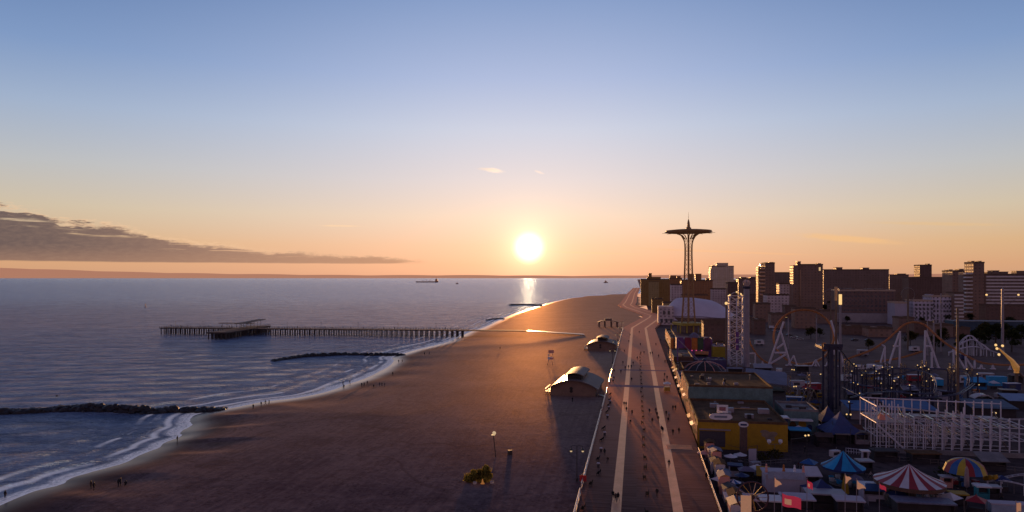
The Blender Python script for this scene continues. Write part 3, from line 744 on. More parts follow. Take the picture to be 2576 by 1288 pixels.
# ------------------------------------------------------------------ trees
M_BARK = mat('tree bark', (.07,.05,.04), .9, .3, 2)
def leaf_mat(name, a, b, c):
    m, tt_, bs = new_mat(name)
    co = tt_.new('ShaderNodeTexCoord').outputs['Object']
    n = tt_.noise(co, .8, 3, .6)
    col = tt_.ramp(n, [(.35, a), (.5, b), (.68, c)])
    d = tt_.new('ShaderNodeBsdfDiffuse'); tr = tt_.new('ShaderNodeBsdfTranslucent'); tt_.l.new(col, d.inputs[0]); tt_.l.new(col, tr.inputs[0])
    x = tt_.new('ShaderNodeMixShader'); x.inputs[0].default_value = .4; tt_.l.new(d.outputs[0], x.inputs[1]); tt_.l.new(tr.outputs[0], x.inputs[2]); tt_.l.new(x.outputs[0], m.node_tree.nodes['Material Output'].inputs['Surface'])
    return m
LEAFS = [leaf_mat('dark green leaves', (.018,.022,.010), (.04,.045,.018), (.075,.07,.03)), leaf_mat('olive autumn leaves', (.03,.026,.010), (.07,.056,.02), (.12,.09,.03))]
def make_tree(h, rx, seed, lm, label):
    rnd = random.Random(seed); t = thing('broadleaf_tree', label, 'tree')
    tr = MB().tube([(0,0,0),(.1,0,h*.25),(0,.15,h*.5),(.1,.1,h*.8)], [h*.035,h*.028,h*.02,h*.006], 7)
    tips = []
    for i in range(7):
        a = rnd.uniform(0, 6.28); z0 = h*rnd.uniform(.28, .6); e = (math.cos(a)*rx*rnd.uniform(.4,.8), math.sin(a)*rx*rnd.uniform(.4,.8), z0+h*rnd.uniform(.1,.3))
        tr.bar((0,0,z0), e, h*.013, 5, h*.004); tips.append(e)
    tr.build('trunk', M_BARK, t)
    cr = MB(); cl = [(e[0], e[1], e[2], rx*rnd.uniform(.35,.55)) for e in tips]+[(rnd.uniform(-.3,.3)*rx, rnd.uniform(-.3,.3)*rx, h*rnd.uniform(.72,.9), rx*rnd.uniform(.35,.5)) for _ in range(4)]
    for (x, y, z, r) in cl:
        for _ in range(85):
            d = Vector((rnd.gauss(0,1), rnd.gauss(0,1), rnd.gauss(0,1))).normalized()*(r*rnd.uniform(.45,1.08))
            p = Vector((x,y,z))+Vector((d.x, d.y, d.z*.75)); s = rnd.uniform(.28,.62)*h/9
            u = Vector((rnd.gauss(0,1), rnd.gauss(0,1), rnd.gauss(0,1))).normalized(); w_ = u.cross(Vector((rnd.gauss(0,1), rnd.gauss(0,1), rnd.gauss(0,1)))).normalized()
            cr.add([p-u*s, p+w_*s*.6, p+u*s, p-w_*s*.6], [(0,1,2,3)])
    cr.build('crown', lm, t, fix=False)
    return t
tp = [make_tree(10, 4.4, 3, LEAFS[0], ''), make_tree(8, 3.8, 5, LEAFS[1], '')]
used = [False, False]
GT = 'trees between the rides and the apartment blocks'
tree_list = [(1938,776,0,1.0,'dark tree in front of the pale warehouse'),(1962,772,0,1.2,'large dark tree beside the pale six-storey block'),(1990,775,0,.9,'dark tree left of the low school building'),
 (2072,792,0,1.1,'dark bushy tree right of the low school building'),(2090,786,0,1.3,'tall dark tree left of the red brick block'),(2100,797,0,.8,'small dark tree at the foot of the brick block podium'),
 (2130,812,1,.8,'small olive tree by the podium corner'),(2290,812,0,.9,'dark tree between the blank wall and lavender block'),(2318,816,1,.8,'olive tree under the lavender window columns'),
 (2385,814,0,.8,'dark tree below the taller lavender block'),(2440,812,0,.8,'dark tree at the foot of the stair tower'),(2540,826,0,.9,'dark tree under the long striped block'),
 (2040,852,1,1.0,'olive tree seen through the coaster loop'),(2062,848,1,.8,'small olive tree seen through the loop near its right rail'),(2185,880,1,.8,'small olive tree left of the hill of orange track'),
 (2290,868,1,1.1,'olive tree under the crest of the orange track'),(2375,862,1,1.2,'big olive tree right of the tall white supports'),(2352,884,0,.9,'dark tree just behind the second tall support'),
 (2480,856,1,1.5,'largest olive tree right of the little white coaster'),(2505,872,0,1.3,'dark tree by the boom ride arm'),(2455,880,0,1.1,'dark tree below the white coaster humps'),(2545,885,0,1.2,'dark tree behind the golden boom arm'),
 (2420,888,0,1.0,'dark tree left of the sloping track end'),(1640,768,0,.9,'brown dusk tree at the end of the olive slab'),(1660,772,0,.8,'dusk tree by the row of shops'),(1622,762,0,.8,'outermost dusk tree towards the sea end'),
 (2528,862,0,1.2,'dark tree between the two swing posts'),(2568,868,0,1.2,'dark tree at the far right edge below the arcade')]
for (fx, fy, k, sc, lb) in tree_list:
    place(tp[k], not used[k], F(fx, fy), random.uniform(0, 6.28), lb, GT, sc); used[k] = True
# ------------------------------------------------------------------ pier
M_PIERW = mat('weathered pier timber', (.085,.06,.055), .75, .35, .6)
M_PILE = mat('dark wet piles', (.05,.037,.035), .6, .4, .8)
M_PALE = mat('pale sunlit deck boards', (.34,.24,.18), .35, .2, .3, spec=.7)
P0 = Vector((-262.0, 519.0)); P1 = Vector((50.5, 484.0)); PD = (P1-P0).normalized(); PLEN = (P1-P0).length
prz = math.atan2(PD.y, PD.x)
t = thing('pier', 'long timber pier on rows of piles reaching from the beach into the sea', 'pier', (P0.x, P0.y, ZSEA), prz)
ZD = 4.9      # deck above the water
MB().box(0, 232, -4.2, 4.2, ZD-.55, ZD).box(232, PLEN-40, -3.6, 3.6, ZD-.6, ZD-.06).build('deck', M_PIERW, t)
rm = MB(); rm.v = []; 
rm.prism([(PLEN-40, ZD-.06), (PLEN, 2.62), (PLEN, 2.1), (PLEN-40, ZD-.6)], 'y', -3.6, 3.6); rm.build('ramp', M_PALE, t)
hd = MB().box(58, 72.5, -40, -4.25, ZD-.7, ZD+.02).box(58, 72.5, 4.25, 26, ZD-.7, ZD+.02); hd.build('cross_head', M_PIERW, t)
pile = None
def pile_at(x, y, z0=-2.5, h=7.0):
    global pile
    if pile is None:
        pile = MB().bar((0,0,0), (0,0,h-.55), .34, 7).build('pile_bent', M_PILE, t); o = pile
    else: o = pile.copy(); COL.objects.link(o); o.parent = t
    o.location = (x, y, z0)
# a bent is three piles and their cap, one part each
def bent(x, ys, nm=[None]):
    if nm[0] is None:
        mb = MB()
        for y in ys: mb.bar((0, y, -2.5), (0, y, ZD-.95), .36, 7)
        mb.box(-.28, .28, min(ys)-.6, max(ys)+.6, ZD-.95, ZD-.56)
        nm[0] = mb.build('pile_bent', M_PILE, t); o = nm[0]
    else: o = nm[0].copy(); COL.objects.link(o)
    o.location = (x, 0, 0)
for i in range(62): bent(1.2+i*3.72, (-3.6, 0, 3.6))
hb = None
for j in range(9):
    y = -39+j*4.1
    mb = MB()
    if hb is None:
        for x in (59, 62.2, 65.3, 68.5, 71.6): mb.bar((x, 0, -2.5), (x, 0, ZD-1.1), .4, 7)
        mb.box(58.2, 72.3, -.3, .3, ZD-1.1, ZD-.71); hb = mb.build('head_bent', M_PILE, t); o = hb
    else: o = hb.copy(); COL.objects.link(o)
    o.location = (0, y, 0)
for j in range(6):
    o = hb.copy(); COL.objects.link(o); o.location = (0, 5.5+j*4, 0)
# railing with uneven clutter of people and gear left as separate things below
rl = MB()
for y in (-4.1, 4.1):
    for z in (.55, 1.1):
        rl.box(0, 57.9, y-.05, y+.05, ZD+z-.07, ZD+z).box(72.6, 230, y-.05, y+.05, ZD+z-.07, ZD+z)
    for i in range(120):
        x = i*1.95
        if not 57 < x < 73: rl.box(x-.06, x+.06, y-.06, y+.06, ZD, ZD+1.1)
for x in (58.1, 72.4):
    for y0, y1 in ((-40, -4.3), (4.3, 26)):
        rl.box(x-.05, x+.05, y0, y1, ZD+1.0, ZD+1.12).box(x-.05, x+.05, y0, y1, ZD+.5, ZD+.57)
        for k in range(int((y1-y0)/2)): rl.box(x-.06, x+.06, y0+k*2-.06, y0+k*2+.06, ZD+.02, ZD+1.0)
rl.box(58.1, 72.4, -40.05, -39.95, ZD+1, ZD+1.12).box(58.1, 72.4, 25.95, 26.05, ZD+1, ZD+1.12)
rl.build('railing', M_PIERW, t)
for (lb, x0, x1, y0, y1, z0, z1) in (('thin flat canopy standing on the pier head', 46, 72, -3.4, 1.2, 3.4, 3.4), ('tilted canopy along the far arm of the pier head', 63, 69, -12, 25, 3.7, 4.7)):
    cpt = thing('pier_canopy', lb, 'canopy', P0.to_3d()+Vector((0,0,ZSEA+ZD+.02)), prz)
    MB().add([(x0,y0,z0),(x1,y0,z0),(x1,y1,z1),(x0,y1,z1),(x0,y0,z0+.35),(x1,y0,z0+.35),(x1,y1,z1+.35),(x0,y1,z1+.35)], [(3,2,1,0),(4,5,6,7),(0,1,5,4),(1,2,6,5),(2,3,7,6),(3,0,4,7)]).build('roof', M_PIERW, cpt)
    n = 7; long_x = (x1-x0) > (y1-y0); pp = None
    for i in range(n):
        f = (i+.5)/n
        x, y = (x0+f*(x1-x0), (y0+y1)/2) if long_x else ((x0+x1)/2, y0+f*(y1-y0))
        z = z0 if long_x else z0+f*(z1-z0)
        MB().bar((x, y, 0), (x, y, z), .13, 6).build('post', M_PIERW, cpt)
rnd = random.Random(11)
M_GEAR = mat('dark tarpaulin', (.04,.035,.04), .8, .3, 1)
# pier lamps
lp = None
M_POLE = mat('dark lamp iron', (.035,.03,.032), .5, .2, 1, spec=.5)
for i, x in enumerate((8, 30, 96, 122, 150, 180, 208)):
    if lp is None:
        lp = thing('pier_lamp', '', 'street lamp'); MB().bar((0,0,0), (0,0,4.2), .07, 6).build('pole', M_POLE, lp); MB().box(-.5, .5, -.1, .1, 4.15, 4.35).build('lamp_head', M_POLE, lp); first = True
    else: first = False
    p = P0+PD*x+Vector((-PD.y, PD.x))*3.6
    place(lp, first, (p.x, p.y, ZSEA+ZD), prz, 'thin lamp pole on the pier deck, %s from the seaward end' % ORD[i], 'lamp poles along the pier')

# ------------------------------------------------------------------ rock groynes
M_ROCK = mat('wet black boulders', (.028,.024,.026), .55, .5, .5, bump=.6, spec=.4)
ICO = bmesh.new(); bmesh.ops.create_icosphere(ICO, subdivisions=2, radius=1.0)
ico_v = [v.co.copy() for v in ICO.verts]; ico_f = [tuple(v.index for v in f.verts) for f in ICO.faces]; ICO.free()
def rock(mb, x, y, z, r, rnd):
    ph = [rnd.uniform(0, 6.28) for _ in range(4)]; sx_, sy_, sz_ = rnd.uniform(.8,1.3), rnd.uniform(.8,1.3), rnd.uniform(.55,.85)
    vs = []
    for v in ico_v:
        k = 1+.16*math.sin(3*v.x+ph[0])*math.sin(3.3*v.y+ph[1])+.13*math.sin(5*v.z+ph[2]+2*v.x)
        vs.append((x+v.x*r*k*sx_, y+v.y*r*k*sy_, z+v.z*r*k*sz_))
    mb.add(vs, ico_f)
def groyne(label, pts, seed, n, wd, rmin, rmax):
    rnd = random.Random(seed); mb = MB(); pts = [Vector(p) for p in pts]
    L = [0]
    for a, b in zip(pts[:-1], pts[1:]): L.append(L[-1]+(b-a).length)
    for i in range(n):
        s = L[-1]*(i+rnd.random())/n; j = max(k for k in range(len(L)-1) if L[k] <= s); f = (s-L[j])/(L[j+1]-L[j])
        p = pts[j].lerp(pts[j+1], f); hgt = p.z
        for q in range(3):
            o = rnd.gauss(0, wd*.5)
            rock(mb, p.x+rnd.uniform(-.6,.6), p.y+o, ZSEA-.3+max(0, hgt*(1-abs(o)/wd/1.3))*rnd.uniform(.6,1), rnd.uniform(rmin, rmax), rnd)
    return tag(mb.build('rock_groyne', M_ROCK), label, 'rock groyne')
def G(fx, fy, h): p = F(fx, fy, ZSEA); return (p[0], p[1], h)
groyne('nearest black boulder groyne running out from the beach at left', [G(-60,1046,.6), G(0,1040,1.2), G(60,1037,1.0), G(135,1034,.5), G(150,1032,1.6), G(245,1034,2.2), G(300,1037,2.1), G(400,1038,1.6), G(480,1036,1.2), G(562,1031,.4)], 1, 130, 1.9, .7, 1.5)
groyne('curved low groyne of dark stones in the small bay', [G(688,909,.5), G(735,901,1.0), G(785,896,1.5), G(860,894,1.6), G(950,895,1.4), G(1018,894,.5)], 2, 70, 1.5, .8, 1.5)
groyne('farthest low stone groyne by the glittering water', [G(1283,768,.9), G(1315,767,1.2), G(1362,769,1.2)], 3, 40, 2.5, 1.0, 2.2)
groyne('thin stone spit between the pier and the far groyne', [G(1225,806,.5), G(1255,802,.8), G(1268,803,.5)], 4, 24, 1.6, .8, 1.4)

# ------------------------------------------------------------------ vessels and buoys
M_HULL = mat('dark hull paint', (.05,.032,.03), .5, .2, .05, emit=lin((86,52,44)), es=.5)  # hull also emits faintly, standing in for haze over the water
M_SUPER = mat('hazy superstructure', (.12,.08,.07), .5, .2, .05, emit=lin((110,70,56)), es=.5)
YS = 40*FOC/(709.5/S-HOR); sc_ = YS/FOC/S; xs_ = FY(1046, YS)      # metres per pixel of the full view
t = thing('cargo_ship', 'long low bulk carrier at anchor near the horizon left of the sun', 'ship', (xs_, YS, ZSEA))
w_ = 57*sc_
MB().prism([(0, 3.0*sc_), (1.6*sc_, 0), (w_-1.2*sc_, 0), (w_, 3.2*sc_), (w_-9*sc_, 2.6*sc_), (5*sc_, 2.4*sc_)], 'y', -w_*.07, w_*.07).build('hull', M_HULL, t)
su = MB().box(w_-8*sc_, w_-2*sc_, -w_*.06, w_*.06, 2.6*sc_, 7.5*sc_).box(w_-7*sc_, w_-3.5*sc_, -w_*.05, w_*.05, 7.5*sc_, 9*sc_).build('bridge_house', M_SUPER, t)
MB().box(w_-4.6*sc_, w_-3.6*sc_, -w_*.02, w_*.02, 9*sc_, 11*sc_).build('funnel', M_HULL, su)
for f in (.31, .46, .62): MB().bar((w_*f, 0, 2.4*sc_), (w_*f, 0, 7.6*sc_), .32*sc_, 6).bar((w_*f, 0, 5*sc_), (w_*f+3*sc_, 0, 4.2*sc_), .25*sc_, 5).build('deck_crane', M_HULL, t)
def small_boat(label, fx, fy, wpx, kind):
    Y = 42.6*FOC/(fy/S-HOR); k = Y/FOC/S; t = thing('sailboat' if kind == 's' else 'tugboat', label, 'boat', (FY(fx, Y), Y, ZSEA)); w = wpx*k
    MB().prism([(-w/2, w*.17), (-w*.42, 0), (w*.40, 0), (w/2, w*.2)], 'y', -w*.12, w*.12).build('hull', M_HULL, t)
    if kind == 's':
        MB().bar((0,0,w*.17), (0,0,w*1.25), w*.03, 5).build('mast', M_HULL, t); MB().add([(.04*w,0,w*.25),(.4*w,0,w*.25),(.04*w,0,w*1.2)], [(0,1,2)]).build('sail', M_SUPER, t)
    else: MB().box(-w*.2, w*.15, -w*.1, w*.1, w*.18, w*.42).box(-w*.08, w*.0, -w*.04, w*.04, w*.42, w*.62).build('cabin', M_SUPER, t)
small_boat('tiny dark sailing boat on the horizon under the cloud bank', 616, 699.6, 5.5, 's')
small_boat('hazy blunt boat on the horizon at far left', 78, 699.6, 14, 't')
small_boat('faint low boat right of the bulk carrier', 1150, 714.5, 8, 't')
small_boat('faint hazy boat near the shore end right of the sun', 1524, 711.5, 12, 't')
bp = F(366, 773, ZSEA); t = thing('channel_buoy', 'small dark pointed buoy alone on the open water at left', 'buoy', bp)
MB().lathe([(0,-.5),(1.3,-.4),(1.3,.6),(0,.6)], 12).build('float', M_HULL, t)
MB().bar((.7,0,.6), (0,0,4.6), .16, 5).bar((-.7,0,.6), (0,0,4.6), .16, 5).bar((0,.7,.6), (0,0,4.6), .16, 5).lathe([(.45,4.2),(.5,5.0),(0,5.6)], 8).build('cage', M_HULL, t)
# gull over the nearest groyne
bp = F(140, 1034, ZSEA); t = thing('seagull', 'dark gull gliding low over the nearest groyne', 'bird', (FY(143,150), 150, FZ(997,150)), R(20))
MB().prism([(-.24,0),(-.1,.06),(.12,.07),(.26,.03),(.3,.0),(.12,-.06),(-.1,-.05)], 'y', -.05, .05).build('body', M_GEAR, t)
for s_ in (-1, 1): MB().add([(.1,0,.04),(.06,s_*.45,.30),(-.02,s_*1.0,.16),(-.10,s_*.95,.14),(-.12,s_*.42,.25),(-.1,0,.02)], [(0,1,4,5),(1,2,3,4)]).build('wing', M_GEAR, t)

# ------------------------------------------------------------------ beach pavilions
M_MET = mat('curved metal roofing', (.16,.12,.115), .62, .12, .2, metal=0, spec=.25, bump=.04)
M_SHEET = mat('sun sheen roof sheet', (.5,.33,.2), .36, .15, .3, metal=.6, spec=.8)  # brighter gold sheet carries the sun's sheen on one roof slope
M_PAVW = mat('brown pavilion cladding', (.24,.15,.11), .7, .2, .4)
M_PAVD = mat('dark pavilion opening', (.03,.022,.02), .7, .2, .4)
M_STEEL = mat('grey painted steel', (.2,.16,.15), .4, .2, 1, metal=.2)
def arc_poly(hw, z0, rise, th, n=18):
    up = [(-hw+2*hw*i/n, z0+rise*math.sin(math.pi*(i/n))**.8) for i in range(n+1)]
    return up, [(x, z-th) for x, z in up]
def pavilion(label, fx, fy, wd, dp, hw_, rise, rz):
    p = F(fx, fy, -.55); t = thing('beach_pavilion', label, 'pavilion', (p[0], p[1], -.6), rz)
    W = wd/2
    MB().box(-W*.78, W*.72, 0, dp, -.4, hw_+.3).build('wall', M_PAVW, t)
    up, lo = arc_poly(W*.82, hw_, rise, .35)
    MB().prism([(-W*.78, hw_+.301)]+[(x*.95, z-.36) for x, z in up if abs(x) < W*.78]+[(W*.72, hw_+.301)], 'y', 0.05, dp-.05).build('gable', M_PAVW, t)
    rf = MB()
    for i in range(18):
        a, b, c, d = up[i], up[i+1], lo[i+1], lo[i]
        rf.prism([a, b, c, d], 'y', -1.3, dp+1.0)
    rf = rf.build('roof', M_MET, t)
    for i in (1, 2, 3, 5, 6): MB().add([(up[i][0], -1.28, up[i][1]+.012), (up[i+1][0], -1.28, up[i+1][1]+.012), (up[i+1][0], dp+.98, up[i+1][1]+.012), (up[i][0], dp+.98, up[i][1]+.012)], [(0,1,2,3)]).build('sheen_sheet', M_SHEET, rf, fix=False)
    ub, lb = arc_poly(W*.33, hw_+rise+1.2, .9, .25, 10)
    mo = MB()
    for i in range(10): mo.prism([ub[i], ub[i+1], lb[i+1], lb[i]], 'y', 1.2, dp-1.5)
    mo.build('monitor_roof', M_MET, rf)
    MB().box(-W*.24, W*.24, 1.8, dp-2, hw_+rise-.5, hw_+rise+1.3).build('monitor_wall', M_PAVD, rf)
    for z in (hw_*.6, hw_*.95):
        MB().lathe([(0, 0), (.55, 0), (.55, .12), (0, .12)], 14).build('round_vent', M_PAVD, t).matrix_local = Matrix.Translation((-W*.08, -.02, z)) @ Matrix.Rotation(R(90), 4, 'X')
    st = MB().box(-W*.98, -W*.8, .5, dp*.5, .9, 1.1).box(-W*.98, -W*.95, .5, dp*.5, 2.0, 2.1)
    for k in range(4): st.bar((-W*.97, .7+k*dp*.14, -.1), (-W*.97, .7+k*dp*.14, 2.1), .08, 5)
    st.build('west_landing', M_STEEL, t)
    st = MB()
    for k in range(7): st.box(W*.74+k*.42, W*.74+(k+1)*.42, .4, 2.6, .75-k*.13, .9-k*.13)
    for y in (.4, 2.6): st.bar((W*.74, y, 1.9), (W*.74+2.9, y, 1.0), .07, 5)
    st.build('stair', M_STEEL, t)
    for x in (-W*.86, W*.80):
        mb = MB(); mb.bar((x, -.6, 0), (x, -.6, hw_), .12, 6); mb.bar((x, dp*.6, 0), (x, dp*.6, hw_), .12, 6); mb.build('roof_post', M_STEEL, t)
    return t
pavilion('largest metal barrel-roofed beach pavilion nearest on the sand', 1443, 996, 20.5, 21, 2.7, 2.9, BR*1.25)
pavilion('second barrel-roofed beach pavilion, dark brown, beyond the largest one', 1514, 883, 20, 18, 3.4, 2.2, BR*1.1)
p = F(1531, 824, -.55)
t = thing('open_shade_arch', 'skeletal open beach shelter with three thin arched bays', 'shelter', p, BR*.3)
up, lo = arc_poly(8.2, 4.2, 1.7, .5)
rf = MB()
for i in range(18): rf.prism([up[i], up[i+1], lo[i+1], lo[i]], 'y', 0, 9)
rf.build('roof', M_PAVW, t)
for x in (-7.2, -2.6, 2.6, 7.2):
    for y in (.5, 8.5): MB().bar((x, y, -.2), (x, y, 4.9 if abs(x) < 5 else 4.3), .4, 6).build('post', M_PAVW, t)
MB().box(-2.6, 2.6, .3, 8.7, 5.9, 7.3).build('lantern', M_PAVW, t)

# ------------------------------------------------------------------ sand things
M_IRON = mat('rusty iron post', (.06,.04,.035), .6, .3, 2)
M_GLB = mat('warm white lamp globe', (.8,.7,.5), .35, .1, 2, emit=(.9,.62,.3), es=.55)
p = F(1247, 1148, -.5); t = thing('shower_post', 'leaning thin post with pale round head on the open sand', 'post', p)
MB().bar((0,0,-.2), (-.55,.2,5.0), .11, 7).build('pole', M_IRON, t); MB().box(-1.05, -.15, .05, .35, 4.7, 4.85).ball((-.35,.2,5.2), .42, 10, 7).build('head', M_GLB, t)
tag(MB().cbox(p[0]+3.2, p[1]+2, -.8, .9, .7, 1.1, .3).cbox(p[0]+3.2, p[1]+2, .3, 1.0, .8, .1, .3).build('litter_bin', M_IRON), 'dark square bin on the sand right of the leaning post', 'litter bin')
p = F(1205, 1212, -.5); t = thing('beach_thicket', 'olive bushy clump with a roundish taller shrub on the sand', 'shrub', p)
cr = MB(); rnd = random.Random(5)
for (x, y, z, r, n) in ((-1.7,0,.9,.85,130),(-2.4,.3,.6,.7,90),(-.6,.2,1.2,1.0,170),(.8,0,.8,.8,130),(1.3,.3,2.0,.85,170),(1.4,0,2.7,.6,120),(2.0,.1,1.1,.7,120),(-1.1,0,1.9,.5,70),(.2,.1,1.9,.5,70)):
    for _ in range(int(n*1.8)):
        d = Vector((rnd.gauss(0,1), rnd.gauss(0,1), rnd.gauss(0,1))).normalized()*(r*rnd.uniform(.4,1.12)); q = Vector((x,y,z))+d; s = rnd.uniform(.16,.34)
        u = Vector((rnd.gauss(0,1), rnd.gauss(0,1), rnd.gauss(0,1))).normalized(); v_ = u.cross(Vector((rnd.gauss(0,1), rnd.gauss(0,1), rnd.gauss(0,1)))).normalized()
        if q.z > -.1: cr.add([q-u*s, q+v_*s*.6, q+u*s, q-v_*s*.6], [(0,1,2,3)])
for _ in range(170):
    a = rnd.uniform(0, 6.28); bx, by = rnd.uniform(-2.6, 2.2), rnd.uniform(-.5, .5); L_ = rnd.uniform(.9, 2.1)*(1.5 if .6 < bx < 1.9 else 1); ox, oy = math.cos(a)*L_*.35, math.sin(a)*L_*.3
    cr.add([(bx-.05,by,0),(bx+.05,by,0),(bx+ox*.5+.04,by+oy*.5,L_*.7),(bx+ox,by+oy,L_)], [(0,1,2),(0,2,3)])
cr.build('foliage', leaf_mat('yellow olive leaves', (.12,.09,.03), (.28,.22,.05), (.46,.37,.08)), t, fix=False)
MB().bar((1.3,.2,-.3), (1.35,.2,2.4), .09, 5).bar((-1,.1,-.3), (-1,.1,1.6), .08, 5).bar((-2,.1,-.3), (-2.1,.1,.9), .07, 5).build('stem', M_BARK, t)
M_ORANGE = mat('orange plastic', (.75,.32,.07), .5, .15, 2, emit=(.3,.12,.03), es=.6)  # plastic also emits, a painted brightness on the cone
for (dx, dy, sc, lb) in ((.75,-1.1,1.0,'small orange cone in front of the olive thicket'), ):
    tag(MB().lathe([(.42,0),(.42,.08),(.26,.08),(.07,.95),(.0,.95)], 12, p[0]+dx, p[1]+dy).build('marker_cone', M_ORANGE), lb, 'cone').location = (0,0,-.55)
M_PLB = mat('pale plastic tub', (.6,.5,.45), .5, .1, 2)
for (dx, dy, lb) in ((-.75,-1.3,'pale round tub at the foot of the thicket, left of the cone'),(2.6,-1.0,'pale round tub at the right end of the thicket')):
    tag(MB().lathe([(0,0),(.34,0),(.4,.42),(.36,.42),(.3,.05),(0,.05)], 12, p[0]+dx, p[1]+dy).build('tub', M_PLB), lb, 'tub').location = (0,0,-.55)
M_PINK = mat('salmon painted board', (.75,.32,.25), .6, .1, 1)
M_WHT = mat('white painted board', (.75,.70,.72), .6, .1, 1)
for (fx, fy, m_, lb) in ((1386,900,M_PINK,'salmon-topped lifeguard stand alone on the sand'),(1384,917,M_WHT,'white and pink lifeguard stand in front of the salmon-topped one')):
    q = F(fx, fy, -.5); t = thing('lifeguard_stand', lb, 'lifeguard stand', q)
    for x in (-.9, .9):
        for y in (-.7, .7): MB().bar((x*1.3, y*1.3, -.2), (x*.8, y*.8, 2.4), .09, 5).build('leg', M_STEEL, t)
    MB().box(-1.1, 1.1, -.9, .9, 2.4, 2.55).box(-1.1, 1.1, .8, .9, 2.55, 3.4).build('platform', M_WHT, t)
    MB().box(-.2 if m_ is M_WHT else -1.3, 1.5, -.95, -.85, 2.56, 4.0 if m_ is M_PINK else 3.2).build('board', M_PINK, t)
    if m_ is M_WHT: MB().bar((-.8,0,2.55), (-.8,0,4.2), .06, 5).box(-1.1, -.5, -.05, .05, 4.0, 4.8).build('flag', M_WHT, t)

# ------------------------------------------------------------------ boardwalk furniture
M_RAIL = mat('worn galvanised rail', (.55,.43,.38), .32, .15, 1, metal=.5, spec=.7)
t = thing('boardwalk_railing', 'long pipe railing along the seaward edge of the boardwalk', 'railing', (0,0,0), BR)
GAPS = [(247,262),(206,210),(128,131)]
def in_gap(u): return any(a < u < b for a, b in GAPS)
def segs(u0, u1):
    cur = u0
    for a, b in sorted(GAPS):
        if a > cur: yield cur, min(a, u1)
        cur = b
    yield cur, u1
V0 = -10.25
for a, b in segs(60, 548):
    mb = MB()
    for z, r in ((1.08,.085),(.72,.045),(.38,.045)): mb.bar((V0, a, z), (V0, b, z), r, 6)
    mb.box(V0-.12, V0+.12, a, b, 0.0, .14)
    mb.build('rail', M_RAIL, t)
pp = None; u = 70.0; cnt = 0
while u < 470 and cnt < 95:
    if not in_gap(u):
        if pp is None: pp = MB().bar((0,0,0), (0,0,1.08), .07, 6).build('post', M_RAIL, t); o = pp
        else: o = pp.copy(); COL.objects.link(o)
        o.location = (V0, u, 0); cnt += 1
    u += 4.0
# lamp posts: twin hanging globes
def make_lamp():
    t = thing('boardwalk_lamp', '', 'street lamp')
    MB().lathe([(.22,0),(.22,.6),(.11,.9),(.08,6.6),(.05,7.0)], 8).build('pole', M_POLE, t)
    a = MB().tube([(-1.15,0,6.5),(-1.1,0,6.95),(-.6,0,7.1),(0,0,6.9),(.6,0,7.1),(1.1,0,6.95),(1.15,0,6.5)], .06, 5); a.build('arm', M_POLE, t)
    for x in (-1.15, 1.15):
        l = MB().lathe([(.05,6.5),(.3,6.3),(.34,6.1),(.0,6.1)], 10, x).build('lamp_shade', M_POLE, t); MB().ball((x,0,5.98), .24, 10, 6).build('globe', M_GLB, l)
    return t
lamp = make_lamp()
for i, u in enumerate((137, 322, 366, 412, 470, 520)):
    place(lamp, i == 0, B(u, -11.6 if i == 0 else -10.9, -.4 if i == 0 else 0), BR+R(8 if i == 0 else 0), 'black lamp post with two hanging globes by the seaward railing, %s from the near end' % ORD[i], 'lamp posts by the seaward railing')
tag(MB().cbox(*B(134.5,-10.2)[:2], .35, 1.3, .12, 1.25, BR).build('warning_board', mat('red board', (.55,.03,.03), .5, .1, 2)), 'small red board hung on the seaward railing beside the near lamp post', 'sign')
# benches
M_BEN = mat('dark bench slats', (.010,.008,.010), .95, .3, 3, spec=.02)
def make_bench():
    t = thing('bench', '', 'bench')
    s_ = MB()
    for k in range(4): s_.box(-.25+k*.13, -.14+k*.13, -.95, .95, .42, .46)
    s_.build('seat', M_BEN, t)
    b = MB()
    for k in range(3): b.box(-.30-.03*k, -.26-.03*k, -.95, .95, .52+k*.15, .64+k*.15)
    b.build('backrest', M_BEN, t)
    for y in (-.8, .8): MB().bar((-.28, y, 0), (-.36, y, .95), .05, 5).bar((.22, y, 0), (.22, y, .43), .05, 5).bar((-.3, y, .4), (.24, y, .4), .045, 5).build('leg', M_POLE, t)
    return t
bench = make_bench()
uu = [118.5,129,139.5,147,155,166,174,183,192,200,208,216,225,234,243,252,262,271,281,291,301,312,323,335,348,362]
for i, u in enumerate(uu):
    place(bench, i == 0, B(u, 1.75+.15*math.sin(i*2.1)), BR+(math.pi if i % 2 else 0), 'dark bench in the middle row of the boardwalk, %s from the near end' % ORD[i], 'benches in the middle of the boardwalk')
bw = [(110.5,-7.9),(119,-9.1),(133.5,-8.7),(141,-7.6),(152,-8.3),(170,-8.4),(183,-8.6),(205,-8.7),(216,-8.7),(226,-8.7),(236,-8.9)]
for i, (u, v) in enumerate(bw):
    place(bench, False, B(u, v), BR+R(174+random.uniform(-8,8)), 'dark bench along the seaward railing, %s from the near end' % ORD[i], 'benches facing the sea along the railing')
M_BIN = mat('wire litter drum', (.07,.06,.06), .5, .3, 3); M_BAG = mat('pale bin liner', (.6,.52,.55), .5, .15, 3)
bb = None
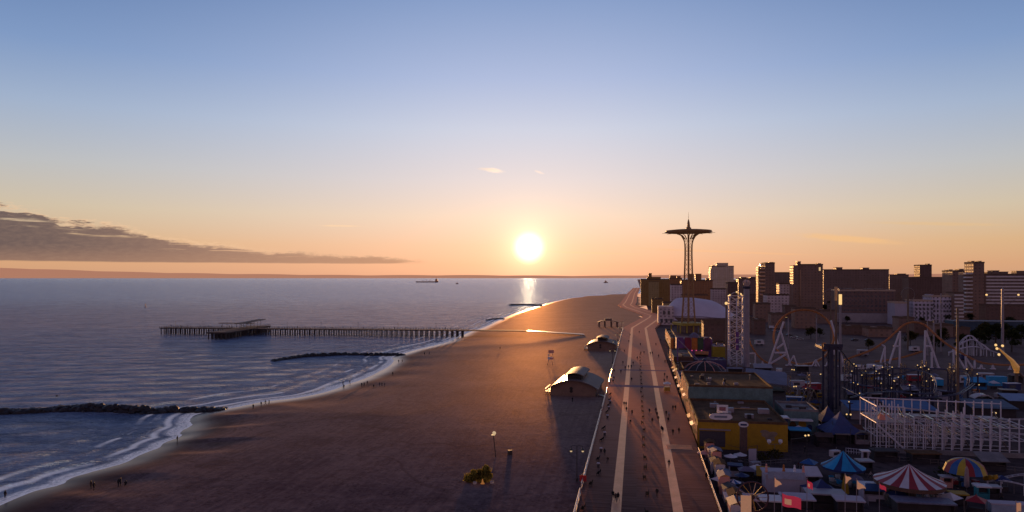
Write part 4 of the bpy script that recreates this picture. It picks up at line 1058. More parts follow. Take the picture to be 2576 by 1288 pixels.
for i, (u, v) in enumerate([(104,-7.6),(112.6,-7.4),(146.4,-7.9),(159.5,-8.0),(176,-7.9),(198,-8.1),(211,-8.2),(221,-8.2),(268,-8.9),(276,-8.8)]):
    first = bb is None
    if first:
        bb = thing('litter_drum', '', 'litter bin'); MB().lathe([(0,0),(.27,0),(.32,.85),(.29,.85),(.25,.05),(0,.05)], 12).build('drum', M_BIN, bb); MB().lathe([(.34,.74),(.36,.9),(.3,.98),(.1,.9),(0,.84)], 12).build('liner', M_BAG, bb)
    place(bb, first, B(u, v), 0, 'litter drum with pale liner near the seaward railing, %s from the near end' % ORD[i], 'litter drums by the seaward railing')
# food cart on the walk
q = toB(*F(1678, 985, 0)[:2]); t = thing('food_cart', 'small yellow snack cart with white roof standing on the boardwalk', 'food cart', B(*q), BR)
MB().box(-1.0, 1.0, -1.1, 1.1, .35, 1.7).build('body', mat('cart yellow', (.55,.30,.05), .5, .2, 2), t)
MB().box(-1.25, 1.25, -1.35, 1.35, 2.7, 2.95).lathe([(.9,2.95),(.5,3.35),(0,3.4)], 10).build('roof', M_WHT, t)
for x in (-1, 1):
    for y in (-1.1, 1.1): MB().bar((x, y, 1.7), (x, y, 2.7), .05, 5).build('post', M_STEEL, t)
for x in (-1.02, 1.02): MB().lathe([(0,-.06),(.34,-.06),(.34,.06),(0,.06)], 12).build('wheel', M_POLE, t).matrix_local = Matrix.Translation((x, 0, .34)) @ Matrix.Rotation(R(90), 4, 'Y')

# ------------------------------------------------------------------ people
M_CL = [mat('dark navy cloth', (.022,.02,.03), .85, .2, 8), mat('black coat cloth', (.015,.013,.015), .85, .2, 8), mat('brown jacket cloth', (.05,.03,.024), .85, .2, 8), mat('pale coat cloth', (.45,.36,.34), .85, .15, 8), mat('maroon cloth', (.10,.02,.025), .85, .2, 8)]
M_SKIN = mat('skin', (.32,.18,.12), .6, .08, 8); M_HAIR = mat('dark hair', (.02,.014,.01), .6, .2, 9); M_TROU = mat('dark trousers', (.02,.02,.026), .85, .2, 8)
def body_mesh(pose):
    """one skinned figure, posed by its joints"""
    J = {'pel': (0,0,.93), 'wai': (0,0,1.08), 'che': (0,.01,1.32), 'nec': (0,.01,1.47), 'hea': (0,.03,1.60), 'top': (0,.02,1.72)}
    st, arm = pose['stride'], pose['arm']; sit = pose.get('sit', False)
    for s_, k in ((-1,'l'),(1,'r')):
        f = st*s_
        if sit:
            J['pel'] = (0,0,.50); J['wai'] = (0,-.02,.66); J['che'] = (0,-.03,.90); J['nec'] = (0,-.01,1.05); J['hea'] = (0,.02,1.18); J['top'] = (0,.01,1.30)
            J['hip'+k] = (.10*s_,0,.49); J['kne'+k] = (.13*s_,.42,.50); J['ank'+k] = (.13*s_,.44+.05*s_,.09); J['toe'+k] = (.14*s_,.62+.05*s_,.04)
            J['sho'+k] = (.19*s_,-.02,.98); J['elb'+k] = (.25*s_,.06,.72); J['wri'+k] = (.16*s_,.30,.62); J['han'+k] = (.14*s_,.40,.60)
        else:
            J['hip'+k] = (.10*s_,0,.90); J['kne'+k] = (.10*s_,.16*f+.04*abs(st),.49); J['ank'+k] = (.10*s_,.36*f-.10*max(0,-f),.09+.06*max(0,-f)); J['toe'+k] = (.12*s_,.36*f+.16-.10*max(0,-f),.04+.02*max(0,-f))
            J['sho'+k] = (.19*s_,.0,1.40); a = -f*arm
            J['elb'+k] = (.25*s_,.12*a,1.13); J['wri'+k] = (.24*s_,.30*a+.06,.90); J['han'+k] = (.23*s_,.36*a+.09,.80)
    if pose.get('reach'): J['elbr'] = (.28,.18,1.30); J['wrir'] = (.26,.38,1.46); J['hanr'] = (.25,.44,1.54)
    rad_ = {'pel':.16,'wai':.14,'che':.17,'nec':.065,'hea':.105,'top':.075,'hip':.10,'kne':.065,'ank':.045,'toe':.04,'sho':.075,'elb':.055,'wri':.042,'han':.04}
    names = list(J); idx = {n: i for i, n in enumerate(names)}
    E_ = [('pel','wai'),('wai','che'),('che','nec'),('nec','hea'),('hea','top')]
    for k in 'lr': E_ += [('pel','hip'+k),('hip'+k,'kne'+k),('kne'+k,'ank'+k),('ank'+k,'toe'+k),('che','sho'+k),('sho'+k,'elb'+k),('elb'+k,'wri'+k),('wri'+k,'han'+k)]
    me = bpy.data.meshes.new('figure'); me.from_pydata([J[n] for n in names], [(idx[a], idx[b]) for a, b in E_], [])
    o = bpy.data.objects.new('figure', me); COL.objects.link(o)
    sk = o.modifiers.new('skin', 'SKIN'); o.modifiers.new('sub', 'SUBSURF').levels = 1
    if not me.skin_vertices:
        bm = bmesh.new(); bm.from_mesh(me); bm.verts.layers.skin.verify(); bm.to_mesh(me); bm.free()
    for n in names:
        r = rad_[n[:3]]; sv = me.skin_vertices[0].data[idx[n]]; sv.radius = (r*(1.15 if n in ('che','wai','pel') else 1), r*(.78 if n in ('che','wai') else 1)); sv.use_root = n == 'pel'
    dg = bpy.context.evaluated_depsgraph_get(); dg.update()
    out = bpy.data.meshes.new_from_object(o.evaluated_get(dg)); bpy.data.objects.remove(o)
    hz_ = J['nec'][2]; pz = J['pel'][2]; hands = [Vector(J['hanl']), Vector(J['hanr'])]
    for _ in range(4): out.materials.append(None)
    for p_ in out.polygons:
        c = p_.center; near = min((c-h_).length for h_ in hands) < .10
        head = (c-Vector(J['hea'])).length < .2 and c.z > hz_+.04
        if head: p_.material_index = 3 if (c.z > J['hea'][2]+.05 or c.y < J['hea'][1]-.03) else 2
        elif near: p_.material_index = 2
        elif (sit and (c.y > .12 and c.z < .58)) or (not sit and c.z < pz-.06 and abs(c.x) < .19): p_.material_index = 1
        else: p_.material_index = 0
        p_.use_smooth = True
    return out
POSES = [dict(stride=1.0, arm=1.0), dict(stride=-.7, arm=.8), dict(stride=.12, arm=.4), dict(stride=.1, arm=.2, reach=True), dict(stride=0, arm=0, sit=True)]
BODY = [body_mesh(p) for p in POSES]; VAR = {}
def person(x, y, z, pose, cloth, rz, label, group, sc=1.0):
    key = (pose, cloth)
    if key not in VAR:
        me = BODY[pose].copy()
        for i, m_ in enumerate((M_CL[cloth], M_TROU, M_SKIN, M_HAIR)): me.materials[i] = m_
        VAR[key] = me
    o = bpy.data.objects.new('person', VAR[key]); COL.objects.link(o)
    o.location = (x, y, z); o.rotation_euler = (0, 0, rz); o.scale = (sc, sc, sc)
    return tag(o, label, 'person', group)
def sand_h(x, y):
    d, al_ = shore_dist(np.array([[x, y]])); return float(sand_z(np.array([[x, y]]), d, al_)[0])
GB = 'people on the beach by the water'
beach_people = [(236,1233,1,1,0,'dark figure walking on the sand below the left surf, nearest the bottom corner'),(229,1229,2,2,2,'smaller figure close behind the walker in the bottom left'),
 (298,1224,2,1,1,'left figure of the standing pair on the lower left sand'),(303,1222,3,0,1,'right figure of the standing pair on the lower left sand, arm raised'),(316,1224,4,1,.5,'person sitting on the sand right of the standing pair'),
 (446,1112,2,1,1,'lone dark figure at the foam edge under the nearest groyne'),(13,1252,2,1,0,'lone figure at the very left edge in the foam'),
 (637,1029,2,1,0,'lone stroller on the wet sand just right of the nearest groyne'),(657,1022,1,0,2,'middle stroller right of the nearest groyne'),(668,1018,0,1,1,'left of two strollers walking together right of the nearest groyne'),(677,1018,1,2,1,'right of two strollers walking together right of the nearest groyne'),
 (865,977,2,1,0,'tall-looking figure facing the surf below the bay'),(863,968,3,1,0,'figure standing in the foam beyond the tall-looking one'),(880,966,0,2,1,'figure walking at the waterline right of the surf watchers'),
 (910,973,2,1,0,'left figure of the trio below the bay'),(916,972,0,1,2,'middle figure of the trio below the bay'),(924,968,1,4,2,'right figure of the trio below the bay in maroon'),
 (940,975,4,1,0,'person crouching low on the sand right of the trio'),(955,972,2,0,1,'left figure of the three inland of the bay'),(961,972,0,1,1,'middle figure of the three inland of the bay'),(968,973,2,2,1,'right figure of the three inland of the bay'),
 (988,945,2,1,0,'lone figure on the sand inside the curve of the bay'),(1003,913,1,1,0,'left of the far pair near the curved groyne root'),(1012,912,0,2,1,'right of the far pair near the curved groyne root'),
 (1068,894,2,1,0,'left of the farthest pair by the water towards the pier'),(1080,892,1,1,1,'right of the farthest pair by the water towards the pier'),
 (1440,1012,2,1,0,'lone figure on the sand in front of the largest pavilion'),(1258,880,2,1,0,'tiny lone figure in the middle of the wide beach'),(1545,938,2,1,0,'figure by the sand path just seaward of the railing')]
for (fx, fy, ps, cl, d_, lb) in beach_people:
    x, y, _ = F(fx, fy, -1.6); z = sand_h(x, y); x, y, _ = F(fx, fy, z); z = sand_h(x, y)
    person(x, y, z-.02, ps, cl, d_*1.4, lb, GB)
GW = 'people on the boardwalk'
walk_people = [(1542,1257,0,1,'left of three walkers on the seaward lane at the bottom'),(1549,1264,1,2,'middle of three walkers on the seaward lane at the bottom'),(1555,1262,0,1,'right of three walkers on the seaward lane at the bottom'),
 (1653,1251,1,1,'lone walker right of the middle benches at the bottom'),(1683,1176,0,1,'lone walker on the bright landward lane casting a long shadow'),(1777,1210,1,1,'walker in the shade at the landward edge of the walk'),
 (1521,1147,2,1,'standing figure beside the benches by the near lamp post'),(1529,1163,4,2,'low seated figure on the boards near the near lamp post'),(1575,1024,0,1,'right of the strolling pair on the seaward lane'),(1570,1023,1,0,'left of the strolling pair on the seaward lane'),(1576,1037,1,1,'front figure walking behind the strolling pair'),
 (1590,1045,0,2,'walker between the seaward lane and the middle benches'),(1653,1050,0,1,'left figure in the dark knot of walkers on the landward lane'),(1656,1061,1,1,'front figure in the dark knot of walkers on the landward lane'),(1650,1040,0,0,'rear figure in the dark knot of walkers on the landward lane'),(1676,1047,1,1,'walker at the right rim of the landward lane'),(1683,1050,2,3,'pale-coated figure beside the right rim of the landward lane'),
 (1641,1066,1,2,'lone walker just right of the middle benches, mid-distance'),(1667,1090,0,1,'broad walker with bag on the landward lane'),(1664,1087,1,4,'maroon companion of the broad walker'),(1681,1064,0,1,'walker to the right of the knot on the landward lane'),(1693,1095,2,1,'short figure between the lane and the storefronts'),(1708,1092,0,1,'tall-looking walker before the yellow building'),
 (1693,1033,2,2,'left of two standing by the storefronts'),(1699,1033,2,1,'right of two standing by the storefronts'),(1634,1038,4,1,'figure seated in the middle bench row'),(1586,1066,4,0,'figure crouching on the seaward lane')]
for (fx, fy, ps, cl, lb) in walk_people:
    x, y, _ = F(fx, fy, 0); person(x, y, .012, ps, cl, random.choice((BR, BR+math.pi))+random.uniform(-.3,.3), lb, GW)
far_walk = [(1589,960,'by the seaward lane before the dark crossing'),(1562,940,'by the railing lamp glint'),(1581,928,'left of the pair at the second crossing'),(1588,927,'right of the pair at the second crossing'),(1573,930,'left of the second crossing pair'),(1567,917,'near the railing beyond the second crossing'),(1593,918,'on the seaward lane beyond the second crossing'),
 (1612,892,'on the middle boards, left of two'),(1620,891,'on the middle boards, right of two'),(1571,887,'close to the railing half way to the bend'),(1636,893,'left of two by the landward lane'),(1641,892,'right of two by the landward lane'),(1657,900,'on the landward lane half way to the bend'),(1673,914,'right of the lane near the storefront glints'),(1678,914,'rightmost near the storefront glints'),
 (1611,870,'on the boards under the bend, lone'),(1582,862,'on the seaward lane under the bend'),(1662,858,'near the bright shop corner'),(1608,838,'near the bend, middle'),(1585,845,'near the bend, seaward lane'),(1678,955,'leaning by the snack cart'),(1671,963,'just left of the snack cart'),(1672,948,'beyond the snack cart on the lane'),(1603,905,'alone on the boards past the benches'),(1650,870,'alone by the landward lane near the bend')]
for i, (fx, fy, lb) in enumerate(far_walk):
    x, y, _ = F(fx, fy, 0); person(x, y, .012, i % 3, (1,0,2,1,4)[i % 5], random.choice((BR, BR+math.pi)), 'tiny dark walker '+lb, GW)
# anglers and strollers on the pier
rnd = random.Random(3)
px_ = [3,6,11,13.5,17,19,24,28,33,36,40,46,52,76,84,92,99,104,111,118,126,133,139,147,156,163,171,178,186,195,204,215]
for i, x in enumerate(px_):
    q = P0+PD*x+Vector((-PD.y, PD.x))*rnd.choice((-3.4,-2.8,3.2,1.0))
    person(q.x, q.y, ZSEA+ZD+.01, rnd.choice((2,2,3,0)), rnd.choice((0,1,2)), rnd.uniform(0,6.28), 'dark figure on the pier deck, %s from the seaward end' % ORD[i], 'people on the pier')
# ------------------------------------------------------------------ amusement park
M_WSTEEL = mat('white coaster steel', (.62,.57,.64), .42, .12, .6, spec=.6)
M_ORTRK = mat('orange track steel', (.52,.21,.07), .4, .25, .8, spec=.7, metal=.2)
M_INDIGO = mat('indigo coaster steel', (.03,.026,.06), .5, .3, .8)
M_GREYC = mat('lavender grey column', (.30,.25,.28), .5, .15, .4)
M_BROWNP = mat('brown ride pole', (.16,.10,.07), .5, .2, .6)
M_BLUE = mat('saturated blue sheet', (.025,.10,.30), .55, .2, .5)
M_CYAN = mat('bright blue canvas', (.02,.28,.55), .6, .15, .6)
M_NAVY = mat('navy canvas', (.02,.03,.12), .6, .2, .6)
M_TEAL = mat('faded teal mural wall', (.13,.20,.20), .8, .35, .35)
M_BRNROOF = mat('brown gravel roof', (.14,.078,.045), .95, .4, .35, spec=.05)
M_WALLY = mat('deep yellow wall', (.40,.22,.012), .7, .2, .5)
M_RED = mat('red canvas', (.30,.02,.03), .6, .15, .8); M_CREAM = mat('cream canvas', (.62,.56,.58), .6, .12, .8)
M_MAG = mat('purple panel', (.16,.06,.22), .6, .3, .5); M_ORNG = mat('orange panel', (.50,.16,.03), .6, .2, .6)
M_DKW = mat('dark stall wall', (.045,.035,.04), .8, .3, .6)
M_LAVR = mat('lavender metal roof', (.15,.13,.20), .75, .2, .3)
M_CONCW = mat('grey concrete', (.22,.19,.19), .8, .25, .5)
M_GOLD = mat('varnished sunlit frontage', (.55,.32,.16), .34, .25, .5, spec=.8, metal=.2)

def VZ(fx, fy, u):
    """where a sight through the photograph meets the plane across the boardwalk at u"""
    k = (fx/S-512)/FOC; v = (k*u*DY-u*DX)/(DX*k+DY) if False else (k*u*DY-u*DX)/(DY+k*DX)
    Y = u*DY-v*DX
    return v, FZ(fy, Y)
def P3(fx, fy, u): v, z = VZ(fx, fy, u); return (v, 0.0, z-ZPARK)

# --- orange looping coaster, standing across the line of the boardwalk at u = 345
UC = 345.0
t = thing('looping_coaster', 'white-legged coaster with orange track, round loop and long hill', 'roller coaster', B(UC, 0, ZPARK), BR)
def rail_track(name, pts, off_=.55, r=.16, tie=3, m_=M_ORTRK, par=None, spine=True):
    mb = MB(); pts = [Vector(p) for p in pts]
    L = [p+Vector((0, off_, 0)) for p in pts]; Rr = [p-Vector((0, off_, 0)) for p in pts]
    mb.tube(L, r, 5); mb.tube(Rr, r, 5)
    if spine:
        c = []
        for i, p in enumerate(pts):
            d = (pts[min(i+1, len(pts)-1)]-pts[max(i-1, 0)]).normalized(); nrm_ = Vector((d.z, 0, -d.x)); c.append(p+nrm_*.4)
        mb.tube(c, r*1.6, 6)
        for i in range(0, len(pts), tie): mb.bar(L[i], c[i], r*.6, 4); mb.bar(Rr[i], c[i], r*.6, 4)
    else:
        for i in range(0, len(pts), tie): mb.bar(L[i], Rr[i], r*.7, 4)
    return mb.build(name, m_, par, smooth=False)
def spline(pts, n=6):
    P = [Vector(p) for p in pts]; out = []
    for i in range(len(P)-1):
        a, b, c, d = P[max(i-1,0)], P[i], P[i+1], P[min(i+2, len(P)-1)]
        for k in range(n):
            s = k/n; out.append(.5*((2*b)+(c-a)*s+(2*a-5*b+4*c-d)*s*s+(3*b-a-3*c+d)*s**3))
    return out+[P[-1]]
def pp(lst, dy=0.0): return [(lambda q: (q[0], dy, q[2]))(P3(a, b, UC)) for a, b in lst]
drop = spline(pp([(1862,748),(1872,752),(1879,800),(1886,852),(1896,876),(1912,898),(1934,913),(1968,919)], 1.5))
rail_track('track', drop+spline(pp([(1968,919),(2010,921),(2050,912),(2078,893),(2097,860)], 1.0))[1:], par=t)
loop = []
for i in range(41):
    a = -math.pi/2-2*math.pi*i/40
    loop.append((2022+78*math.cos(a), 848+70*math.sin(-a)))
lp_ = [(lambda q, i: (q[0], -1.6+3.2*i/40, q[2]))(P3(x, y, UC), i) for i, (x, y) in enumerate(loop)]
rail_track('loop_track', lp_, par=t, r=.2)
rail_track('track', spline(pp([(2097,905),(2120,905),(2150,895),(2190,880),(2226,858),(2252,835),(2274,816),(2300,809),(2326,816),(2348,836),(2372,857),(2400,876),(2432,894),(2470,911),(2530,917),(2600,915)])), par=t)
rail_track('track', spline(pp([(2210,912),(2262,905),(2305,894),(2330,886)], 5)), par=t)
def leg(pairs, r=.42, dy=0.0, name='support'):
    mb = MB()
    for (a, b) in pairs:
        p, q = P3(*a, UC), P3(*b, UC); mb.bar((p[0], dy, p[2]), (q[0], dy, q[2]), r, 7)
    # feet
    for (a, b) in pairs[:2]:
        p = P3(*a, UC); mb.cbox(p[0], dy, 0, 1.1, 1.1, .35)
    mb.build(name, M_WSTEEL, t)
leg([((1931,917),(1969,808)),((1986,917),(1961,832)),((1946,886),(1979,886)),((1936,913),(1974,890)),((1951,876),(1970,862))], .5, -2.4)
leg([((2119,917),(2103,861)),((2103,861),(2087,806)),((2090,905),(2100,850)),((2076,917),(2097,868))], .48, -2.4)
leg([((2263,920),(2264,833)),((2237,915),(2262,838)),((2247,871),(2263,871))], .45)
leg([((2226,918),(2226,872)),((2215,913),(2225,876)),((2226,872),(2217,866))], .38)
leg([((2325,925),(2328,831)),((2361,925),(2329,833)),((2327,871),(2344,871))], .48)
leg([((2344,925),(2344,886))], .45)
leg([((2399,920),(2399,879)),((2428,928),(2400,882))], .42)
leg([((2431,928),(2429,896)),((2452,934),(2431,902))], .42)
leg([((2452,932),(2452,904))], .42)
leg([((2463,934),(2468,918)),((2474,934),(2469,918))], .3)
leg([((1976,922),(1993,893)),((2003,922),(1993,893))], .34, -3)
leg([((2035,925),(2048,903)),((2048,925),(2048,903)),((2060,925),(2048,903))], .3, -3)
leg([((1900,918),(1900,890)),((1886,889),(1900,889))], .36)
leg([((1918,919),(1918,908))], .34)
leg([((2075,919),(2086,893))], .34, -2)
leg([((2495,930),(2497,916)),((2501,930),(2498,916))], .25)
leg([((2540,928),(2541,917))], .3)

# --- white lattice lift tower
bv, _ = VZ(1851, 900, 338); hz_ = FZ(744, 338*DY-bv*DX)-ZPARK
t = thing('lift_tower', 'white square lattice tower beside a smooth grey column', 'ride tower', B(338, bv, ZPARK), BR)
w2 = 3.1
cols = [(-w2,-w2),(w2,-w2),(w2,w2),(-w2,w2)]
for (x, y) in cols: MB().bar((x,y,0), (x,y,hz_), .28, 6).build('column', M_WSTEEL, t)
MB().bar((0,-w2,0), (0,-w2,hz_-1), .3, 6).build('column', M_WSTEEL, t)
lat = MB(); nb = 9
for j in range(nb):
    z0, z1 = hz_*j/nb, hz_*(j+1)/nb
    for k in range(4):
        a, b = cols[k], cols[(k+1) % 4]
        lat.bar((*a, z1), (*b, z1), .13, 4); lat.bar((*a, z0), (*b, z1), .12, 4); lat.bar((*b, z0), (*a, z1), .12, 4)
lat.build('bracing', M_WSTEEL, t)
pn = MB()
for j in range(3): pn.cbox(.1, -w2-.5, 7.5+j*3.1, 1.5, .3, 2.4)
pn.build('sign_panel', M_MAG, t)
for (x, y, z) in ((-w2,-w2,hz_+.4),(w2*.6,-w2,hz_+.9),(0,-w2,hz_+1.8),(w2,w2,hz_+.4)): MB().ball((x,y,z), .42, 8, 6).build('lamp', M_BULB, t)
MB().tube([(-w2,-w2,hz_),(-w2*.6,-w2,hz_+1.3),(0,-w2,hz_+1.8),(w2*.6,-w2,hz_+1.3),(w2,-w2,hz_)], .16, 5).build('crown_arch', M_WSTEEL, t)

v_, z_ = VZ(1878, 720, 334)
t = thing('observation_column', 'smooth lavender grey column with pale flower-shaped head', 'ride tower', B(334, v_, ZPARK), BR)
h_ = z_-ZPARK
MB().lathe([(1.5,0),(1.35,1.5),(1.3,h_),(0,h_)], 14).build('column', M_GREYC, t)
fl = MB()
for i in range(9):
    a = 2*math.pi*i/9; c, s_ = math.cos(a), math.sin(a)
    fl.tube([(.6*c,.6*s_,h_),(1.3*c,1.3*s_,h_+1.0),(1.5*c,1.5*s_,h_+2.0),(.9*c,.9*s_,h_+2.9)], [.3,.34,.3,.1], 5)
fl.ball((0,0,h_+2.0), .9, 10, 7); fl.build('flower_head', mat('pale lilac plaster', (.55,.42,.38), .5, .15, 1), t)
MB().lathe([(1.3,h_-1.2),(1.9,h_-.6),(1.9,h_),(1.3,h_)], 14).build('collar', M_INDIGO, t)

def pole_thing(label, fx, fytop, u, r, m_, cat='pole', name='ride_pole', bulb=True, group=None, cap=None):
    v, z = VZ(fx, fytop, u); t = thing(name, label, cat, B(u, v, ZPARK), BR, group)
    h = z-ZPARK; MB().lathe([(r*1.5,0),(r*1.2,h*.05),(r,h*.5),(r*.8,h),(0,h)], 10).build('pole', m_, t)
    if bulb: MB().ball((0,0,h+r*1.3), r*1.7, 8, 6).build('lamp', M_BULB, t)
    return t, h
GP = 'tall thin ride poles'
pole_thing('dark brown pole with a bulb on top left of the white lattice tower', 1827, 766, 335, .42, M_BROWNP, group=GP)
t, h = pole_thing('tall pole with sunlit-coloured tip left of the twin-tip pair', 2103, 722, 300, .45, M_BROWNP, bulb=False, group=GP); MB().lathe([(.6,h-5.5),(.6,h+.1),(0,h+.1)], 10).build('tip', M_GOLD, t)  # tip coloured gold to imitate sunlight on the pole top
t, h = pole_thing('tall pole with sunlit-coloured tip right of the twin-tip pair', 2114, 741, 295, .45, M_GREYC, bulb=False, group=GP); MB().lathe([(.6,h-4),(.6,h+.1),(0,h+.1)], 10).build('tip', M_BULB, t)  # tip glows in place of sunlight on the pole top
pole_thing('tall brown olive pole rising right of the tall white supports', 2409, 775, 232, .38, M_BROWNP, bulb=False, group=GP)
pole_thing('thin lavender pole in front of the lavender apartment block', 2367, 738, 420, .35, M_GREYC, bulb=False, group=GP)
pole_thing('thin grey pole left of centre inside the loop', 1983, 800, 420, .28, M_GREYC, bulb=False, group=GP)
pole_thing('thin grey pole right of centre inside the loop', 2054, 800, 420, .28, M_GREYC, bulb=False, group=GP)
pole_thing('second thin pole left of the short lavender post', 2333, 806, 400, .3, M_GREYC, bulb=False, group=GP)
pole_thing('short lavender post right of the orange crest', 2349, 806, 390, .4, M_GREYC, bulb=False, group=GP)
for (fx, fy, r_, lb, u_) in ((2284,741,17,'lollipop ring on a pole against the brick block',430),(2090,748,21,'fainter lollipop ring on a pole left of the sunlit-tipped poles',420)):
    v, z = VZ(fx, fy, u_); k = (u_*DY-v*DX)/FOC/S; rr = r_*k; t = thing('ring_pole', lb, 'pole', B(u_, v, ZPARK), 0); h = z-ZPARK
    MB().bar((0,0,0), (0,0,h+rr*.2), .5 if fx > 2200 else .3, 8).build('pole', M_BROWNP, t)
    MB().tube([(rr*math.cos(2*math.pi*i/32), 0, h+rr*math.sin(2*math.pi*i/32)) for i in range(33)], .16, 5).build('ring', M_STEEL, t)
    mb = MB()
    for i in range(8): mb.ball((rr*math.cos(i*.785), 0, h+rr*math.sin(i*.785)), .3, 6, 4)
    mb.build('ring_lamps', M_STEEL, t)
# swing pole with long arms
v, z = VZ(2522, 727, 420); t = thing('swing_tower', 'lavender swing mast with long drooping side arms and hanging lamps', 'ride tower', B(420, v, ZPARK), 0); h = z-ZPARK
MB().lathe([(.9,0),(.7,2),(.6,h),(0,h+1)], 10).build('mast', M_GREYC, t)
for s_ in (-1, 1):
    MB().tube([(0,0,h-1.5),(s_*4,0,h-1.2),(s_*8.6,0,h-2.2)], .14, 5).tube([(0,0,h-9),(s_*4,0,h-7.8),(s_*7,0,h-5.6),(s_*8.6,0,h-2.6)], .09, 4).build('arm', M_STEEL, t)
    MB().ball((s_*8.7,0,h-3.2), .55, 8, 6).build('lamp', M_BULB, t)

# --- indigo flying coaster with its dark tower
def post_px(fx, fytop, u, r, m_, par, name='support'):
    v, z = VZ(fx, fytop, u); q = B(u, v, ZPARK); lx = v; 
    return MB().bar((lx, u-U0, 0), (lx, u-U0, z-ZPARK), r, 7).build(name, m_, par)
U0 = 235.0
t = thing('flying_coaster', 'indigo coaster with high three-post tower and forest of lamp-tipped columns', 'roller coaster', B(U0, 0, ZPARK), BR)
for (fx, top, u, r) in ((2071,878,228,.34),(2084,880,236,.34),(2092,872,226,.62),(2104,878,232,.34),(2112,884,238,.3)): post_px(fx, top, u, r, M_INDIGO, t, 'tower_column')
a, z = VZ(2064, 870, 230); b, _ = VZ(2110, 870, 230)
MB().box(a, b, -9, 1.5, z-ZPARK-.8, z-ZPARK).box(a-.1, b+.1, -9.1, -8.9, z-ZPARK, z-ZPARK+1).build('tower_platform', M_INDIGO, t)
MB().lathe([(.0,-1.6),(.75,-1.2),(.8,.9),(.0,1.4)], 10, a+.5, -7.5).build('motor_housing', M_ORNG, t).location = (0, 0, z-ZPARK)
lat = MB()
for j in range(6):
    z0 = (z-ZPARK)*j/6; z1 = (z-ZPARK)*(j+1)/6
    lat.bar((a+1.2,-6.5,z0), (b-.6,-2.5,z1), .1, 4).bar((b-.6,-2.5,z0), (a+1.2,-6.5,z1), .1, 4)
lat.build('tower_bracing', M_INDIGO, t)
rnd = random.Random(21); colm = []
bul = [(2138,1012,0),(2145,935,250),(2150,917,246),(2156,922,240),(2160,968,238),(2200,921,262),(2206,935,250),(2214,940,255),(2222,925,245),(2235,930,262),(2246,925,250),(2252,960,245),(2262,950,240),(2240,945,238),(2310,920,260),(2318,925,250),(2328,922,246),(2338,930,252),(2345,948,240),(2348,958,236),(2385,930,258),(2392,925,250),(2402,935,244),(2412,926,262),(2434,930,250),(2290,970,236),(2170,945,252),(2180,935,258),(2460,942,255)]
for i, (fx, fy, u) in enumerate(bul):
    if not u: u = 215
    v, z = VZ(fx, fy, u); h = z-ZPARK
    o = MB().bar((v, u-U0, 0), (v, u-U0, max(h,2)), .26, 6).bar((v-.9, u-U0, max(h,2)-.3), (v+.9, u-U0, max(h,2)-.3), .16, 5).build('column', M_INDIGO, t)
    MB().ball((v-.3, u-U0-.2, max(h,2)+.2), .16, 7, 5).build('lamp', M_BULB, o)
    if i % 3 == 1: MB().ball((v+.2, u-U0-.35, max(h,2)*.62), .15, 7, 5).build('lamp', M_BULB, o)
def tpx(lst): return [(lambda v, z, u: (v, u-U0, z-ZPARK))(*VZ(a, b, u), u) for a, b, u in lst]
M_INDT = mat('indigo track tube', (.05,.04,.09), .4, .25, .6, spec=.6)
for lst in ([(2108,872,226),(2140,912,240),(2175,938,255),(2215,930,262),(2250,926,256),(2300,930,250),(2345,945,240),(2350,985,228),(2300,990,226),(2240,985,230),(2180,990,236),(2140,1000,224)],
            [(2140,940,258),(2200,945,262),(2260,940,260),(2320,928,256),(2390,930,256),(2432,940,250),(2430,975,238),(2380,985,236),(2320,975,240),(2260,985,236),(2200,975,240),(2150,965,244)],
            [(2120,975,235),(2180,1000,220),(2250,1003,222),(2330,1000,224),(2410,990,230),(2450,965,242)]):
    rail_track('track', spline(tpx(lst), 6), .7, .12, 3, M_INDT, t, spine=False)
for i, (a_, b_) in enumerate((((1985,953),(2062,962)),((1990,962),(2066,970)),((1990,973),(2064,977)),((1992,981),(2060,985)))):
    q0 = F(*a_, .2); q1 = F(*b_, .2)
    tt_ = thing('queue_rail', 'pale low queue barrier left of the indigo tower, %s from the back' % ORD[i], 'barrier', (q0[0], q0[1], ZPARK), 0, 'queue barriers by the indigo tower')
    d = Vector((q1[0]-q0[0], q1[1]-q0[1], 0)); MB().bar((0,0,1.1), (d.x,d.y,1.1), .13, 6).build('rail', M_GREYC, tt_)
    mb = MB()
    for k in range(5): mb.bar((d.x*k/4, d.y*k/4, 0), (d.x*k/4, d.y*k/4, 1.1), .09, 5)
    mb.build('stanchion', M_GREYC, tt_)

# --- white wild-mouse coaster at the lower right
UW = 178.0
t = thing('white_coaster', 'white timber-like coaster frame of posts and slanting sunlit braces', 'roller coaster', B(UW, 0, ZPARK), BR)
v0, _ = VZ(2206, 1100, UW); v1, _ = VZ(2640, 1100, UW-8)
n_ = 16
HT = 10.6
for i in range(n_+1):
    x = v0+(v1-v0)*i/n_
    top = HT if i < 4 else HT-1.6-1.2*math.sin((i-4)*.8)
    mb = MB()
    for y in (0, 4.2, 8.4, 12.6):
        mb.bar((x, y, 0), (x, y, HT if (y > 12 or i < 4) else top-(.9*((y*3+i) % 3))), .15, 5)
    mb.bar((x, 0, 3.4), (x, 12.6, 3.4), .1, 4).bar((x, 0, 6.6), (x, 12.6, 6.6), .1, 4)
    mb.build('support_frame', M_WSTEEL, t)
hb_ = MB()
for y in (0, 4.2, 8.4):
    for z in (.4, 3.6, 6.5): hb_.bar((v0, y, z), (v1, y, z), .10, 4)
hb_.bar((v0, 12.6, HT), (v1, 12.6, HT-.6), .16, 5); hb_.bar((v0, 0, HT), (v0+(v1-v0)*4/n_*.75, 0, HT), .15, 5); hb_.bar((v0, 0, HT), (v0, 12.6, HT), .15, 5).bar((v0, 0, 6.6), (v0, 12.6, 6.6), .15, 5)
